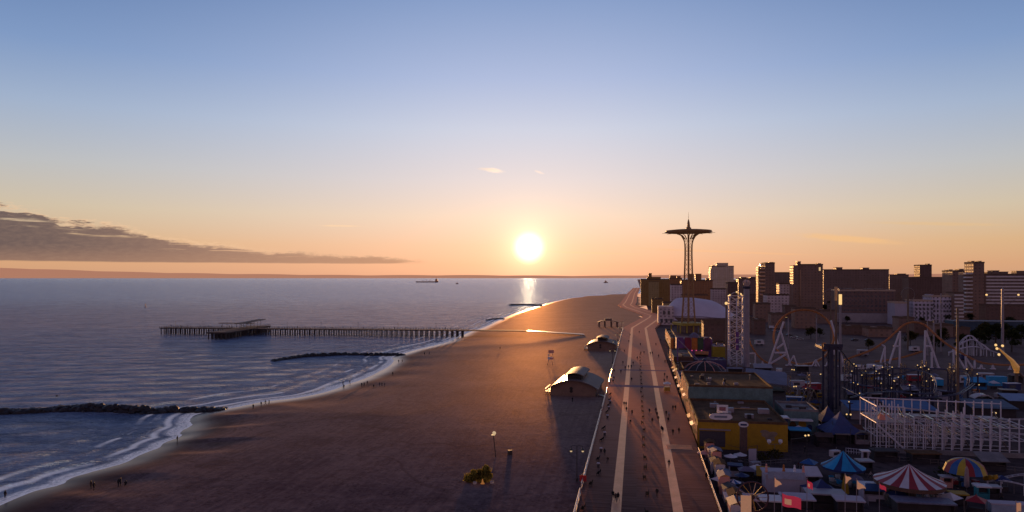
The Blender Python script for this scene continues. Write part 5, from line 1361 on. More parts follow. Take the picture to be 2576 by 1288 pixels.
hb_.build('long_rail', M_WSTEEL, t)
M_BRACE = mat('glossy brace steel', (.9,.74,.5), .2, .1, .6, metal=.95, spec=.8)
for i in range(1, n_):
    x = v0+(v1-v0)*i/n_
    for (y0, z0, y1, z1) in (((0, 6.4, 4.2, 3.4), (4.2, 6.6, 8.4, 3.6), (0, 3.2, 4.2, .6), (8.4, 8.6, 12.6, 5.6))[i % 4], ((4.2, 8.2, 0, 6.6), (8.4, 3.4, 12.6, .5))[i % 2]):
        hi = (x, max(y0, y1), max(z0, z1)); lo = (x+.05, min(y0, y1), min(z0, z1))
        MB().bar((x-1.0, y0+.8, z0), (x+1.6, y1-.2, z1), .14, 5).build('brace', M_BRACE, t)
MB().bar((v0, -.1, 6.4), (v0+6.4, -.1, .3), .2, 6).build('front_strut', M_WSTEEL, t)
MB().bar((v0, 0, HT-2.4), (v0+1.6, 0, HT), .14, 5).build('brace', M_BRACE, t)
MB().bar((v0+5.8, 0, HT-2.4), (v0+4.6, 0, HT), .14, 5).build('brace', M_BRACE, t)
for (k, y, z) in ((.3,0,6.7),(1.6,1.5,8.4),(3.2,0,8.2),(4.6,3,7.6),(6.1,0,7.9),(7.4,2,5.6),(8.2,0,4.6),(9.3,4,8.0),(10.2,0,6.0),(10.9,4,6.9),(11.8,0,5.2),(12.7,3,7.3),(13.6,0,6.4),(14.6,2,4.8)):
    x = v0+(v1-v0)*k/n_; MB().bar((x, y, z), (x, y+5.5, z), .13, 6).build('depth_rail', M_BRACE, t)
dk = MB().box(v0+.3, v0+(v1-v0)*3.6/n_, .3, 12.3, 6.7, 6.82).box(v0+.3, v0+(v1-v0)*.93, 8.7, 12.3, 6.83, 6.95); dk.build('walkway', M_GREYC, t)
M_TRKW = mat('pale track rail', (.45,.40,.42), .4, .2, .6, spec=.6)
for pts in ([(v0+2,2,HT-2.2),(v0+2,9,HT-2.0),(v0+6,11,HT-1.8),(v0+16,10.4,HT-2.6),(v0+24,10.8,7.2),(v0+32,10.4,6.6),(v0+40,10.8,7.0)],
            [(v0+4,2.1,7.4),(v0+10,2.1,7.1),(v0+18,2.2,5.9),(v0+24,2.1,4.4),(v0+30,2.2,5.0),(v0+36,2.1,4.1),(v0+44,2.1,4.6)],
            [(v0+8,6.3,7.6),(v0+15,6.3,6.2),(v0+22,6.3,3.2),(v0+27,6.3,2.4),(v0+34,6.3,4.0),(v0+44,6.3,2.6)]):
    rail_track('track', spline(pts, 7), .55, .1, 1, M_TRKW, t, spine=False)
MB().box(v0-1, v1+2, -1.5, -1.1, 0, 1.1).build('base_wall', M_CONCW, t)
cart = MB().cbox(0, 0, 0, 1.3, 2.0, .75).cbox(0, -.6, .75, 1.2, .3, .6).build('coaster_car', M_PINK); tag(cart, 'small pinkish car parked on the left platform of the white coaster', 'coaster car'); cart.location = B(UW+4, v0+2.2, ZPARK+6.86); cart.rotation_euler = (0,0,BR)

# --- tents and carousels
def striped_top(name, mats, par, r, z0, z1, n, rows, curve=0.0, scallop=.0):
    mb = MB()
    for i in range(n):
        mb.cur = i % len(mats)
        a0, a1 = 2*math.pi*i/n, 2*math.pi*(i+1)/n
        for j in range(rows):
            f0, f1 = j/rows, (j+1)/rows
            def pt(a, f):
                rr = r*(1-f); z = z0+(z1-z0)*((1-(1-f)**2)**.5 if curve else f-.10*math.sin(math.pi*f))
                return (rr*math.cos(a), rr*math.sin(a), z)
            am = (a0+a1)/2
            p0, p1, p2, p3 = pt(a0, f0), pt(a1, f0), pt(a1, f1), pt(a0, f1)
            mb.add([p0, p1, p2, p3] if j < rows-1 else [p0, p1, (0, 0, pt(a0, 1)[2])], [(0,1,2,3)] if j < rows-1 else [(0,1,2)])
    return mb.build(name, mats, par, fix=False)
def F2(fx, Yd): return (FY(fx, Yd), Yd, ZPARK)
rnd = random.Random(8)
t = thing('carousel', 'carousel under a wide red and cream striped conical canopy', 'carousel', F2(2287, 126.5))
striped_top('canopy', [M_RED, M_CREAM], t, 5.9, 4.3, 7.3, 24, 5)
MB().lathe([(5.9,4.28),(5.85,3.6),(5.7,3.6),(5.75,4.25)], 24).build('valance', mat('dark gilt valance', (.12,.06,.04), .6, .3, 2), t)
MB().lathe([(5.5,0),(5.5,.45),(0,.45)], 28).build('platform', M_DKW, t); MB().lathe([(1.2,.46),(1.1,4.4),(0,4.4)], 14).build('centre_drum', mat('dim mirrored drum', (.12,.09,.08), .3, .4, 2), t)
M_HORSE = mat('carved cream horse', (.22,.18,.15), .6, .4, 3)
for i in range(12):
    a = 2*math.pi*i/12; x, y = 4.2*math.cos(a), 4.2*math.sin(a); tx, ty = -math.sin(a), math.cos(a)
    h = MB(); h.tube([(x-tx*.6,y-ty*.6,1.35),(x-tx*.3,y-ty*.3,1.4),(x+tx*.3,y+ty*.3,1.4),(x+tx*.6,y+ty*.6,1.75),(x+tx*.72,y+ty*.72,2.05),(x+tx*1.0,y+ty*1.0,1.9)], [.14,.26,.26,.17,.15,.07], 6)
    for (k, e) in ((-.45,-.2),(-.35,.15),(.3,-.1),(.42,.3)): h.bar((x+tx*k,y+ty*k,1.3), (x+tx*(k+e),y+ty*(k+e),.72), .07, 5, .05)
    h.bar((x,y,.46), (x,y,4.3), .04, 5); h.build('horse', M_HORSE, t)
t = thing('swing_carousel', 'ride under a blue conical canopy with paler and darker stripes', 'carousel', F2(2121, 139))
striped_top('canopy', [M_CYAN, M_CYAN, M_NAVY], t, 4.15, 3.5, 6.6, 18, 5)
MB().lathe([(4.1,3.48),(4.05,3.1),(3.95,3.1),(4.0,3.46)], 24).build('valance', M_NAVY, t)
MB().lathe([(2.6,0),(2.6,.3),(0,.3)], 20).build('platform', M_CONCW, t); MB().bar((0,0,.3), (0,0,4.4), .5, 10).build('centre_pole', M_DKW, t)
for i in range(8):
    a = 2*math.pi*i/8; MB().lathe([(0,.5),(.45,.55),(.55,1.1),(.48,1.12),(.3,.7)], 8, 2.3*math.cos(a), 2.3*math.sin(a)).bar((2.3*math.cos(a),2.3*math.sin(a),.6), (.3*math.cos(a),.3*math.sin(a),.6), .08, 5).build('tub_seat', (M_CREAM, M_CYAN)[i % 2], t)
t = thing('umbrella_ride', 'small ride under a rounded yellow, red and blue panelled umbrella', 'carousel', F2(2427, 138))
striped_top('canopy', [mat('yellow canvas', (.50,.33,.03), .6, .15, .8), M_RED, M_BLUE], t, 3.85, 2.7, 5.4, 15, 6, curve=1)
MB().bar((0,0,0), (0,0,4.9), .2, 8).build('centre_pole', M_STEEL, t); MB().lathe([(2.8,0),(2.8,.3),(0,.3)], 20).build('platform', M_DKW, t)
for i in range(6):
    a = 2*math.pi*i/6; MB().cbox(2.1*math.cos(a), 2.1*math.sin(a), .31, .9, 1.3, .7, a).build('little_car', (M_RED, M_BLUE, M_CREAM)[i % 3], t)
def tent(label, fx, Yd, hw, he, ha, m_, name='pointed_tent'):
    t = thing(name, label, 'tent', F2(fx, Yd), BR+R(8))
    vs = [(-hw,-hw,he),(hw,-hw,he),(hw,hw,he),(-hw,hw,he)]
    def ring(k, z): return [(x*k, y*k, z) for x, y, _ in vs]
    rings = [ring(1, he), ring(.5, he+(ha-he)*.36), ring(.15, he+(ha-he)*.78)]; V = [p for r_ in rings for p in r_]+[(0,0,ha)]; Fs = []
    for j in range(2):
        for i in range(4): Fs.append((j*4+i, j*4+(i+1) % 4, (j+1)*4+(i+1) % 4, (j+1)*4+i))
    for i in range(4): Fs.append((8+i, 8+(i+1) % 4, 12))
    MB().add(V, Fs).build('roof', m_, t)
    for i in range(4): MB().bar((vs[i][0]*.96, vs[i][1]*.96, 0), (vs[i][0]*.96, vs[i][1]*.96, he), .1, 6).build('post', M_STEEL, t)
    MB().box(-hw*.8, hw*.8, hw*.5, hw*.7, 0, he*.8).box(-hw*.8, -hw*.6, -hw*.6, hw*.5, 0, 1.1).build('counter', M_DKW, t)
    return t
tent('steep blue pointed tent roof at the foot of the indigo tower', 2113, 176, 4.4, 2.4, 7.4, mat('dusty blue canvas', (.05,.07,.20), .7, .15, .6))
tent('small navy pointed tent tucked behind the steep blue one', 2082, 188, 2.8, 2.8, 6.6, M_NAVY)
tent('navy umbrella tent between the ticket booth and the golden flag', 2066, 128, 2.9, 2.1, 4.2, M_NAVY)

# --- generic stalls and sheds
def stall(label, fx, fy, wd, dp, h, mw, mr, name='game_stall', cat='stall', roof='flat', rz=BR, sign=None, group=None, opening=True, over=.3):
    q = F(fx, fy, ZPARK); t = thing(name, label, cat, q, rz, group)
    W = wd/2
    if opening:
        MB().box(-W, W, .8, dp, 0, h).box(-W, -W+.15, 0, .8, 0, h).box(W-.15, W, 0, .8, 0, h).box(-W+.151, W-.151, .1, .8, 0, 1.0).build('wall', mw, t)
        MB().box(-W+.16, W-.16, .77, .798, 1.05, h-.1).build('counter_opening', M_DKW, t)
    else: MB().box(-W, W, 0, dp, 0, h).build('wall', mw, t)
    o = over
    if roof == 'flat': MB().box(-W-o, W+o, -o, dp+o, h+.002, h+.25).build('roof', mr, t)
    elif roof == 'gable': MB().prism([(-o, h+.002), (dp+o, h+.002), (dp/2, h+dp*.32)], 'x', -W-o, W+o).build('roof', mr, t)
    elif roof == 'slope': MB().add([(-W-o,-o-.6,h-.3),(W+o,-o-.6,h-.3),(W+o,dp+o,h+.9),(-W-o,dp+o,h+.9),(-W-o,-o-.6,h-.15),(W+o,-o-.6,h-.15),(W+o,dp+o,h+1.05),(-W-o,dp+o,h+1.05)], [(3,2,1,0),(4,5,6,7),(0,1,5,4),(1,2,6,5),(2,3,7,6),(3,0,4,7)]).build('roof', mr, t)
    elif roof == 'arch':
        up, lo = arc_poly(W+o, h, W*.45, .18, 12); mb = MB()
        for i in range(12): mb.prism([up[i], up[i+1], lo[i+1], lo[i]], 'y', -o, dp+o)
        mb.build('roof', mr, t)
    elif roof == 'hip': MB().add([(-W-o,-o,h),(W+o,-o,h),(W+o,dp+o,h),(-W-o,dp+o,h),(-W*.4,dp/2,h+dp*.35),(W*.4,dp/2,h+dp*.35)], [(0,1,5,4),(1,2,5),(2,3,4,5),(3,0,4),(3,2,1,0)]).build('roof', mr, t)
    if sign: MB().box(-W*.9, W*.9, -o-.15, -o-.02, h-.55, h+.85).build('sign_board', sign, t)
    return t
# the yellow-walled corner restaurant
def VV(fx, u): return VZ(fx, 900, u)[0]
def block(label, u0, u1, va, vb, h, mw, mr, name='shop_building', cat='building', frontm=None, awn=True, group=None, z0=ZPARK):
    t = thing(name, label, cat, B(u0, va, z0), BR, group); D, W = u1-u0, vb-va
    MB().box(0, W, 0, D, 0, h-.6).build('wall', mw, t)
    rf = MB().box(.3, W-.3, .3, D-.3, h-.6, h-.55).box(0, W, 0, .3, h-.6, h).box(0, W, D-.3, D, h-.6, h).box(0, .3, .3, D-.3, h-.6, h).box(W-.3, W, .3, D-.3, h-.6, h).build('roof', mr, t)
    rn = random.Random(int(u0*7+va))
    for k in range(int(W*D/70)+2):
        x, y, a, b, c = rn.uniform(1.5, W-3), rn.uniform(1.5, D-3), rn.uniform(.5,1.6), rn.uniform(.5,1.4), rn.uniform(.4,1.3)
        kd = rn.random()
        if kd < .6: MB().box(x, x+a, y, y+b, h-.549, h-.55+c).build('roof_unit', rn.choice((M_GREYC, M_CONCW, M_DKW)), rf)
        elif kd < .8: MB().bar((x, y, h-.3), (min(W-1, x+rn.uniform(2,6)), y+rn.uniform(-.3,.3), h-.3), .18, 6).build('duct', rn.choice((M_GREYC, M_STEEL)), rf)
        else: MB().bar((x, y, h-.55), (x, y, h+.9), .2, 8).bar((x, y, h+.9), (x, y, h+1.1), .35, 8).build('roof_vent', M_STEEL, rf)
    if frontm:
        n = max(2, int(D/5.0))
        for k in range(n):
            y0, y1 = D*k/n+.25, D*(k+1)/n-.25
            MB().box(-.16, -.005, y0, y1, 1.6, h-.9+.5*((k*7) % 3-1)).build('shop_front', frontm, t)
            if awn and k % 2 == 0: MB().add([(-.02,y0,h*.55),(-.02,y1,h*.55),(-.9,y1,h*.55-.5),(-.9,y0,h*.55-.5)], [(0,1,2,3)]).build('awning', (M_BRNROOF, M_ORNG, M_GOLD)[k % 3], t)
    return t, W, D, rf
t, W, D, rf = block('yellow-walled corner restaurant with a flat brown gravel roof', 173, 203, 14.6, 35.3, 7.0, M_WALLY, M_BRNROOF, 'restaurant', frontm=M_GOLD)
for (x, y, s_) in ((9,14,1.2),(13,7,1.0),(17.5,13.5,1.3),(6,20,1.1)):
    MB().box(x-s_, x+s_, y-s_*.7, y+s_*.7, 6.46, 6.46+s_*.9).build('roof_unit', M_GREYC, rf)
MB().bar((10.5,17.5,6.75), (16.5,17.5,6.75), .16, 6).bar((10.5,17.5,6.75), (8,19.5,6.75), .12, 6).build('roof_pipe', M_GOLD, rf)
MB().box(.3, 7.6, -.5, -.005, 4.6, 4.85).build('pipe_ledge', M_GREYC, t)
MB().box(.4, 6.4, -.12, -.005, .6, 4.3).build('shutter', mat('dusky shutter', (.07,.055,.07), .6, .2, 3), t)
MB().box(W-3.4, W-.0, -.14, -.005, .0, 1.8).build('base_panel', M_WALLY, t)
mur = MB()
for (x, z, a_, b_) in ((15.4,4.6,1.0,.45),(16.4,3.9,1.7,.75),(17.4,4.2,1.0,.5),(16.7,3.0,1.1,.6)): mur.add([(x+a_*math.cos(2*math.pi*i/14), -.012-.002*len(mur.f), z+b_*math.sin(2*math.pi*i/14)) for i in range(14)], [tuple(range(14))])
mur.build('wall_mural', mat('faint wall painting', (.26,.19,.14), .8, .35, .7), t, fix=False)
sg = thing('sign_board', 'square white sign with reddish marks above the rounded roof sign', 'sign', B(174, 20.5, ZPARK+7.0), BR)
for x in (-.9, .9): MB().bar((x,.2,0), (x,.2,2.2), .08, 5).build('post', M_STEEL, sg)
MB().box(-1.3, 1.3, 0, .15, 1.6, 3.5).build('panel', M_WHT, sg); MB().box(-.75, .75, -.05, -.005, 2.1, 3.0).build('emblem', mat('faded red marks', (.30,.12,.14), .7, .4, 6), sg)
def round_sign(label, u, v, z, hw, hh, base, m_=M_WHT, mark=None):
    sg = thing('round_sign', label, 'sign', B(u, v, z), BR)
    n = 24; MB().prism([(math.copysign(abs(math.cos(2*math.pi*i/n))**.5, math.cos(2*math.pi*i/n))*hw, math.sin(2*math.pi*i/n)*hh+base) for i in range(n)], 'y', -.12, .12).build('panel', m_, sg)
    for x in (-hw*.5, hw*.5): MB().bar((x, .2, 0), (x, .2, base), .07, 5).build('post', M_STEEL, sg)
    if mark: MB().box(-hw*.55, hw*.55, -.16, -.125, base-hh*.3, base+hh*.35).build('emblem', mark, sg)
round_sign('long rounded white sign standing on the yellow restaurant parapet', 173.15, 20.0, ZPARK+7.0, 2.7, .75, .8, mark=mat('grey blue marks', (.2,.22,.28), .7, .4, 6))
sg = thing('pillar_sign', 'oval white sign on top of a brown brick pillar before the yellow wall', 'sign', B(166, 24.2, ZPARK), BR)
MB().box(-.75, .75, -.6, .6, 0, 7.0).build('pillar', mat('brown brick pillar', (.12,.07,.06), .8, .3, 3), sg)
MB().prism([(1.1*math.cos(2*math.pi*i/18), 7.6+.62*math.sin(2*math.pi*i/18)) for i in range(18)], 'y', -.3, .1).build('panel', M_WHT, sg)
MB().box(-.7, .7, -.36, -.305, 7.4, 7.8).build('emblem', M_NAVY, sg)
# annex: white boxes beside the yellow wall
stall('framed lavender poster box at the right end of the yellow wall', 1963, 1112, 3.6, 2.4, 6.0, M_NAVY, M_WHT, name='kiosk', cat='kiosk', sign=None, opening=False)
pq = F(1963, 1112, ZPARK); tag(MB().box(-1.4, 1.4, -.1, -.01, 1.9, 4.6).build('framed_poster', M_LAVW), 'lavender framed poster on the dark kiosk front', 'poster').location = pq; bpy.data.objects['framed_poster'].rotation_euler = (0,0,BR)
block('faded teal mural building behind the brown roof', 206, 236, 14.8, VV(1944,206), 10.4, M_TEAL, M_BRNROOF, frontm=M_GOLD)
t, W, D, rf = block('teal muralled end block with a white arched canopy', 193, 205.5, 38.4, 47.0, 6.6, M_TEAL, M_CONCW)
MB().box(1.2, 6.8, -2.2, -.01, 3.9, 4.2).build('canopy', M_WHT, t)
for (x, z, a_) in ((2.2,2.2,.9),(4.6,2.6,1.0),(6.4,1.8,.7)): MB().prism([(x+a_*math.cos(i*.5236), z+a_*1.3*math.sin(i*.5236)) for i in range(12)], 'y', -.03, -.006).build('mural_figure', (M_NAVY, M_WALLY, M_BRNROOF)[int(x) % 3], t)
block('navy-roofed arcade beside the boardwalk past the teal building', 239, 262, 15.2, VV(1782,239), 5.6, M_NAVY, mat('navy roofing', (.045,.035,.09), .7, .25, .3), 'arcade', frontm=M_GOLD)
block('low stall row with white roof boards right of the navy arcade', 243, 254, VV(1786,243), VV(1838,243), 4.2, M_GREYC, M_LAVW, 'stall_row')
t = thing('ride_pavilion', 'large lavender sloping roof over a ride left of the indigo tower', 'pavilion', B(262, VV(1886,262), ZPARK), BR)
MB().add([(-2,-4,4.4),(14,-6,3.0),(15,14,5.2),(1,16,6.2),(-2,-4,4.7),(14,-6,3.3),(15,14,5.5),(1,16,6.5)], [(3,2,1,0),(4,5,6,7),(0,1,5,4),(1,2,6,5),(2,3,7,6),(3,0,4,7)]).build('roof', M_LAVR, t)
for (x, y, z) in ((-1.4,-3.5,4.2),(6,-4.6,3.6),(13.2,-5.4,2.8),(14,13,5),(2,15,6)): MB().bar((x,y,0), (x,y,z), .2, 6).build('post', M_STEEL, t)
MB().box(1, 12, 0, 9, 0, .5).build('ride_floor', M_DKW, t)
# ribbed domed ride
q = F(1772, 935, ZPARK); t = thing('ribbed_dome_ride', 'low domed ride with radiating pinkish ribs', 'ride', q, 0)
for i in range(14):
    a = 2*math.pi*i/14; MB().tube([(9*math.cos(a),9*math.sin(a),1.2),(7*math.cos(a),7*math.sin(a),3.0),(3.5*math.cos(a),3.5*math.sin(a),4.3),(0,0,4.7)], .16, 5).build('rib', M_PINK if i % 3 else M_GREYC, t)
MB().lathe([(9.2,0),(9.2,1.2),(8.8,1.2),(8.8,0)], 28).build('rim_wall', M_GREYC, t); MB().lathe([(8.6,1.0),(5.5,2.9),(0,3.9)], 24).build('dome_skin', M_DKW, t)
MB().ball((0,0,4.7), .9, 10, 7).build('hub', M_INDIGO, t)
block('tall purple and red funfair frontage below the lattice tower', 372, 384, VV(1702,372), VV(1792,372), 9.5, M_MAG, M_GREYC, 'funfair_hall', frontm=None)
fo = bpy.data.objects['funfair_hall']; FW = VV(1792,372)-VV(1702,372)
for i, (m_, a_) in enumerate(((M_MAG,.02),(mat('crimson panel', (.24,.03,.06), .6, .25, .5),.23),(M_ORNG,.42),(mat('dark green panel', (.05,.09,.05), .6, .25, .5),.58),(mat('plum panel', (.14,.04,.09), .6, .25, .5),.78))):
    MB().box(a_*FW, (a_+.17)*FW, -.3, -.01, 3.6, 9.9).build('painted_panel', m_, fo)
for x in (.3, .43, .55, .7): MB().ball((x*FW, -.5, 3.2), .3, 7, 5).build('lamp', mat('pink lamp', (.6,.1,.25), .4, .05, 1, emit=(.8,.1,.25), es=.9), fo)
MB().lathe([(2.6,9.9),(2.2,11.2),(1.0,12.2),(0,12.6)], 14, FW*.5, 1.5).build('dome', M_LAVR, fo)
block('olive yellow walled shed right of the purple frontage', 366, 378, VV(1793,366), VV(1826,366), 6.5, mat('olive yellow wall', (.30,.23,.02), .7, .2, .4), M_GREYC, 'shed')
block('long low dim blue shed below the yellow one', 322, 334, VV(1748,322), VV(1828,322), 4.2, mat('dim violet wall', (.07,.05,.14), .7, .25, .4), mat('dim violet roof', (.08,.055,.12), .7, .25, .4), 'shed')
block('brown beer hall roof next to the boardwalk stalls', 318, 356, 16.4, VV(1744,318), 5.8, mat('umber wall', (.10,.05,.035), .75, .25, .4), mat('umber roof', (.11,.06,.045), .8, .25, .3), 'beer_hall', frontm=M_GOLD)
block('slim brick storefront with bright edge half way down the walk', 284, 309, 15.8, VV(1722,284), 5.0, mat('rust wall', (.13,.06,.04), .75, .25, .4), M_BRNROOF, frontm=M_GOLD)
block('squat navy storefront next to the snack cart', 264, 281, 15.6, VV(1732,264), 4.6, M_NAVY, M_LAVR, frontm=M_GOLD)
block('dark rust pavilion roof beyond the beer hall', 400, 470, 19, VV(1704,400), 7.2, mat('deep rust wall', (.10,.04,.03), .8, .25, .3), mat('deep rust roof', (.09,.04,.03), .85, .25, .2), 'pavilion_hall', frontm=M_GOLD)
block('low russet hall behind the purple frontage', 400, 412, VV(1708,400), VV(1826,400), 5.0, mat('russet wall', (.12,.06,.05), .8, .25, .3), M_BRNROOF, 'hall')
# blade sign and slanted mast at the stall corner
q = B(318, 15.4, 0); t = thing('blade_sign', 'tall orange blade sign standing at the walk edge', 'sign', (q[0], q[1], ZPARK), BR)
MB().bar((0,0,0), (0,0,13.5), .16, 6).build('post', M_PINK, t); MB().box(-.3, .9, -.15, .15, 9.5, 14.2).build('panel', M_ORNG, t)
t = thing('rope_mast', 'violet mast with a long slanting stay beside the blade sign', 'mast', B(316, 18, ZPARK), BR)
MB().bar((0,0,0), (0,0,14.5), .2, 6).build('mast', M_MAG, t); MB().bar((0,0,14), (9.5,0,4.2), .14, 5).build('stay', M_GREYC, t); MB().bar((0,0,4.0), (9.5,0,4.2), .12, 5).bar((9.5,0,0), (9.5,0,4.2), .14, 5).build('frame', M_GREYC, t)
# blue sheds behind the white coaster, box, tarpaulin
stall('shed with plain blue sheet roof left of the white coaster', 2178, 1056, 8.5, 9, 3.0, M_GREYC, M_BLUE, name='blue_shed', cat='shed', roof='slope', opening=False)
stall('long shed with blue sheet roof behind the white coaster', 2300, 1056, 12.5, 9, 3.0, M_DKW, M_BLUE, name='blue_shed', cat='shed', roof='slope', opening=False)
stall('dim grey-blue roofed shed at the right behind the white coaster', 2500, 1050, 12, 8, 3.0, M_DKW, mat('slate blue sheet', (.06,.08,.15), .6, .2, .5), name='blue_shed', cat='shed', roof='slope', opening=False)
stall('pale blue roofed shed at the right picture edge', 2568, 1030, 7, 6, 3.0, M_DKW, mat('powder blue sheet', (.20,.26,.42), .6, .2, .5), name='blue_shed', cat='shed', roof='slope', opening=False)
stall('bright blue box container on the lot below the boom ride', 2511, 971, 6.2, 2.6, 3.3, M_CYAN, M_CYAN, name='container', cat='container', opening=False, over=.03)
stall('low blue tarpaulin booth left of the bright blue container', 2460, 980, 6.0, 4.0, 3.0, mat('mid blue tarpaulin', (.03,.17,.38), .6, .25, .6), M_CYAN, name='booth', cat='booth', roof='slope')
stall('brown hut with a sunlit ridge left of the white coaster', 2145, 1112, 5.0, 4.5, 2.6, M_DKW, mat('brown hut roof', (.12,.06,.045), .7, .25, .6), name='hut', cat='hut', roof='gable')
stall('small arched grey kiosk in front of the brown hut', 2170, 1118, 3.2, 2.6, 2.4, M_GREYC, M_CONCW, name='kiosk', cat='kiosk', roof='arch')
stall('low dark stall under a blue and white flat roof near the poster box', 2013, 1112, 4.6, 3.4, 2.8, M_DKW, M_CYAN, name='stall', roof='flat')
stall('white ticket booth with blue fascia and four roof figures', 1977, 1240, 7.4, 4.2, 3.3, M_LAVW, M_LAVW, name='ticket_booth', cat='booth', sign=mat('pale blue fascia', (.34,.38,.50), .6, .2, 1), opening=False)
for i, x in enumerate((-3.4, -.2, 1.8, 3.4)):
    q = F(1977, 1240, ZPARK); p_ = Vector((q[0], q[1], ZPARK+3.56))+Matrix.Rotation(BR, 3, 'Z') @ Vector((x, 1.0, 0))
    tag(MB().lathe([(.0,0),(.28,0),(.3,.4),(.2,.7),(.26,.95),(.14,1.25),(.2,1.45),(.0,1.7)], 8).build('roof_finial', (M_PINK, M_ORNG, M_WHT, M_PINK)[i]), '%s upright ornament on the ticket booth roof, %s from the left' % (('pink','orange','white','pink')[i], ORD[i]), 'ornament').location = p_
stall('white-topped blue snack kiosk left of the carousel', 2200, 1262, 3.8, 3.0, 2.6, M_LAVW, mat('white panel roof', (.6,.58,.64), .5, .1, 1), name='kiosk', cat='kiosk', sign=M_BLUE)
stall('small teal striped booth in front of the umbrella ride', 2475, 1256, 2.0, 1.6, 2.2, mat('teal stripe', (.03,.22,.26), .6, .3, 4), M_CREAM, name='booth', cat='booth')
stall('small dark booth beside the teal striped booth', 2502, 1256, 1.9, 1.5, 2.1, M_DKW, M_GREYC, name='booth', cat='booth')
stall('long pale counter with light blue end in the bottom right corner', 2542, 1292, 6.0, 2.0, 1.4, mat('pale blue counter', (.30,.36,.46), .6, .2, 1), M_LAVW, name='counter', cat='counter', opening=False, over=.05)
GR = 'flat stall roofs at the bottom edge'
for (fx, fy, w_, d_, m_, lb) in ((1868,1296,5.2,3.2,M_LAVW,'wide lavender stall roof under the spoked wheel at the bottom edge'),(1940,1300,4.2,3.0,M_CREAM,'narrow grey white stall roof beneath the red flag'),(2010,1296,5.0,3.4,M_LAVW,'lavender stall roof right of the red flag pole'),(2080,1282,6.2,3.0,M_GREYC,'long grey awning roof below the navy umbrella tent'),(2330,1306,9.0,3.0,mat('slate striped roof', (.16,.15,.22), .6, .3, 2),'slatted grey-blue roof under the carousel at the bottom edge'),(2140,1300,4.2,2.6,M_LAVW,'small lavender roof left of the blue snack kiosk')):
    stall(lb, fx, fy, w_, d_, 2.6, M_DKW, m_, name='stall', group=GR)
tag(MB().box(-.85, .85, -.1, .1, .2, 3.0).build('notice_board', M_LAVW), 'upright blank white panel standing before the dark yard of the yellow restaurant', 'panel').location = F(1893, 1163, ZPARK)
# spoked wheel, flags, pennants
v, z = VZ(1893, 1250, 108); t = thing('spoked_wheel', 'dark little wheel ride with pale spokes at the bottom edge', 'wheel ride', B(108, v, ZPARK), BR); h = z-ZPARK; rr = 2.25
MB().tube([(rr*math.cos(2*math.pi*i/28), 0, h+rr*math.sin(2*math.pi*i/28)) for i in range(29)], .13, 5).build('rim', mat('dull red rim', (.06,.025,.035), .6, .25, 2), t)
for i in range(14): a = 2*math.pi*i/14; MB().bar((0,0,h), (rr*math.cos(a),0,h+rr*math.sin(a)), .06, 4).build('spoke', (M_GREYC, M_BROWNP, M_YEL)[i % 3], t)
MB().bar((0,-.3,h), (0,.3,h), .35, 10).build('hub', M_DKW, t)
for s_ in (-1, 1): MB().bar((s_*1.3,.35,0), (0,.35,h), .12, 5).build('leg', M_STEEL, t)
def flag(label, fx, fytop, u, hp, w_, h_, m_, name='flag', emb=None, droop=.25, tri=False):
    v, z = VZ(fx, fytop, u); t = thing(name, label, 'flag', B(u, v, ZPARK), BR); H = z-ZPARK
    MB().bar((0,0,0), (0,0,H), .05, 6).ball((0,0,H+.06), .09, 6, 4).build('pole', M_GREYC, t)
    n = 8; vs = []; 
    for j in range(2):
        for i in range(n+1): f = i/n; vs.append((.05+w_*f, .28*math.sin(f*5.5)*f, H-.1-j*h_*((1-f*.92) if name != 'flag' else (1-.1*f))-droop*f*w_-.12*math.sin(f*6)))
    MB().add(vs, [(i, i+1, n+2+i, n+1+i) for i in range(n)]).build('cloth', m_, t, smooth=True, fix=False)
    if emb:
        vs2 = [(x, y-.02, z_*1.0) for x, y, z_ in vs]; a = [(vs2[i][0], vs2[i][1], vs2[i][2]-h_*.3) for i in range(1, 5)]+[(vs2[i][0], vs2[i][1], vs2[i][2]-h_*.75) for i in range(1, 5)]
        MB().add(a, [(0,1,5,4),(1,2,6,5),(2,3,7,6)]).build('emblem', emb, t, fix=False)
M_FLR = mat('red flag with sun glow', (.72,.05,.09), .7, .1, 2, emit=(.30,.02,.04), es=.55); M_FLP = mat('peach flag with sun glow', (.70,.42,.28), .7, .1, 2, emit=(.42,.2,.1), es=.5)  # emission stands in for sun shining through the cloth
flag('large red flag with pale left half flying at the bottom', 1967, 1239, 104, 6, 2.5, 1.75, M_FLR, emb=M_FLP)
flag('small peach pennant drooping in front of the ticket booth', 1948, 1199, 114, 6, 1.0, 1.5, M_FLP, name='pennant', droop=1.0)
flag('peach banner beside the yellow post under the navy umbrella tent', 2126, 1193, 116, 6, .8, 1.4, M_FLP, name='banner', droop=.6)
flag('slim curved peach feather flag left of the snack kiosk', 2155, 1205, 114, 6, 1.2, 1.4, M_FLP, name='feather_flag', droop=1.0)
flag('small red and white flag at the left edge of the carousel', 2212, 1214, 118, 5, .9, .7, M_FLR, droop=.7)
flag('pinkish flag on the pole left of the bottom right counter', 2556, 1262, 108, 5, .5, 1.3, M_FLP, droop=.2)
flag('red and white flag hanging at the right end of the ticket booth', 2030, 1205, 120, 5, .8, 1.2, M_FLR, emb=M_FLP, droop=.8)
stall('tall poster column with peach picture at the bottom edge', 1878, 1290, 1.6, .6, 3.6, M_FLP, M_DKW, name='poster_column', cat='sign', opening=False) if False else None
v, z = VZ(1878, 1247, 104)
t = thing('poster_stand', 'peach coloured poster stand right of the spoked wheel', 'sign', B(104, VZ(1877, 1260, 104)[0], ZPARK), BR)
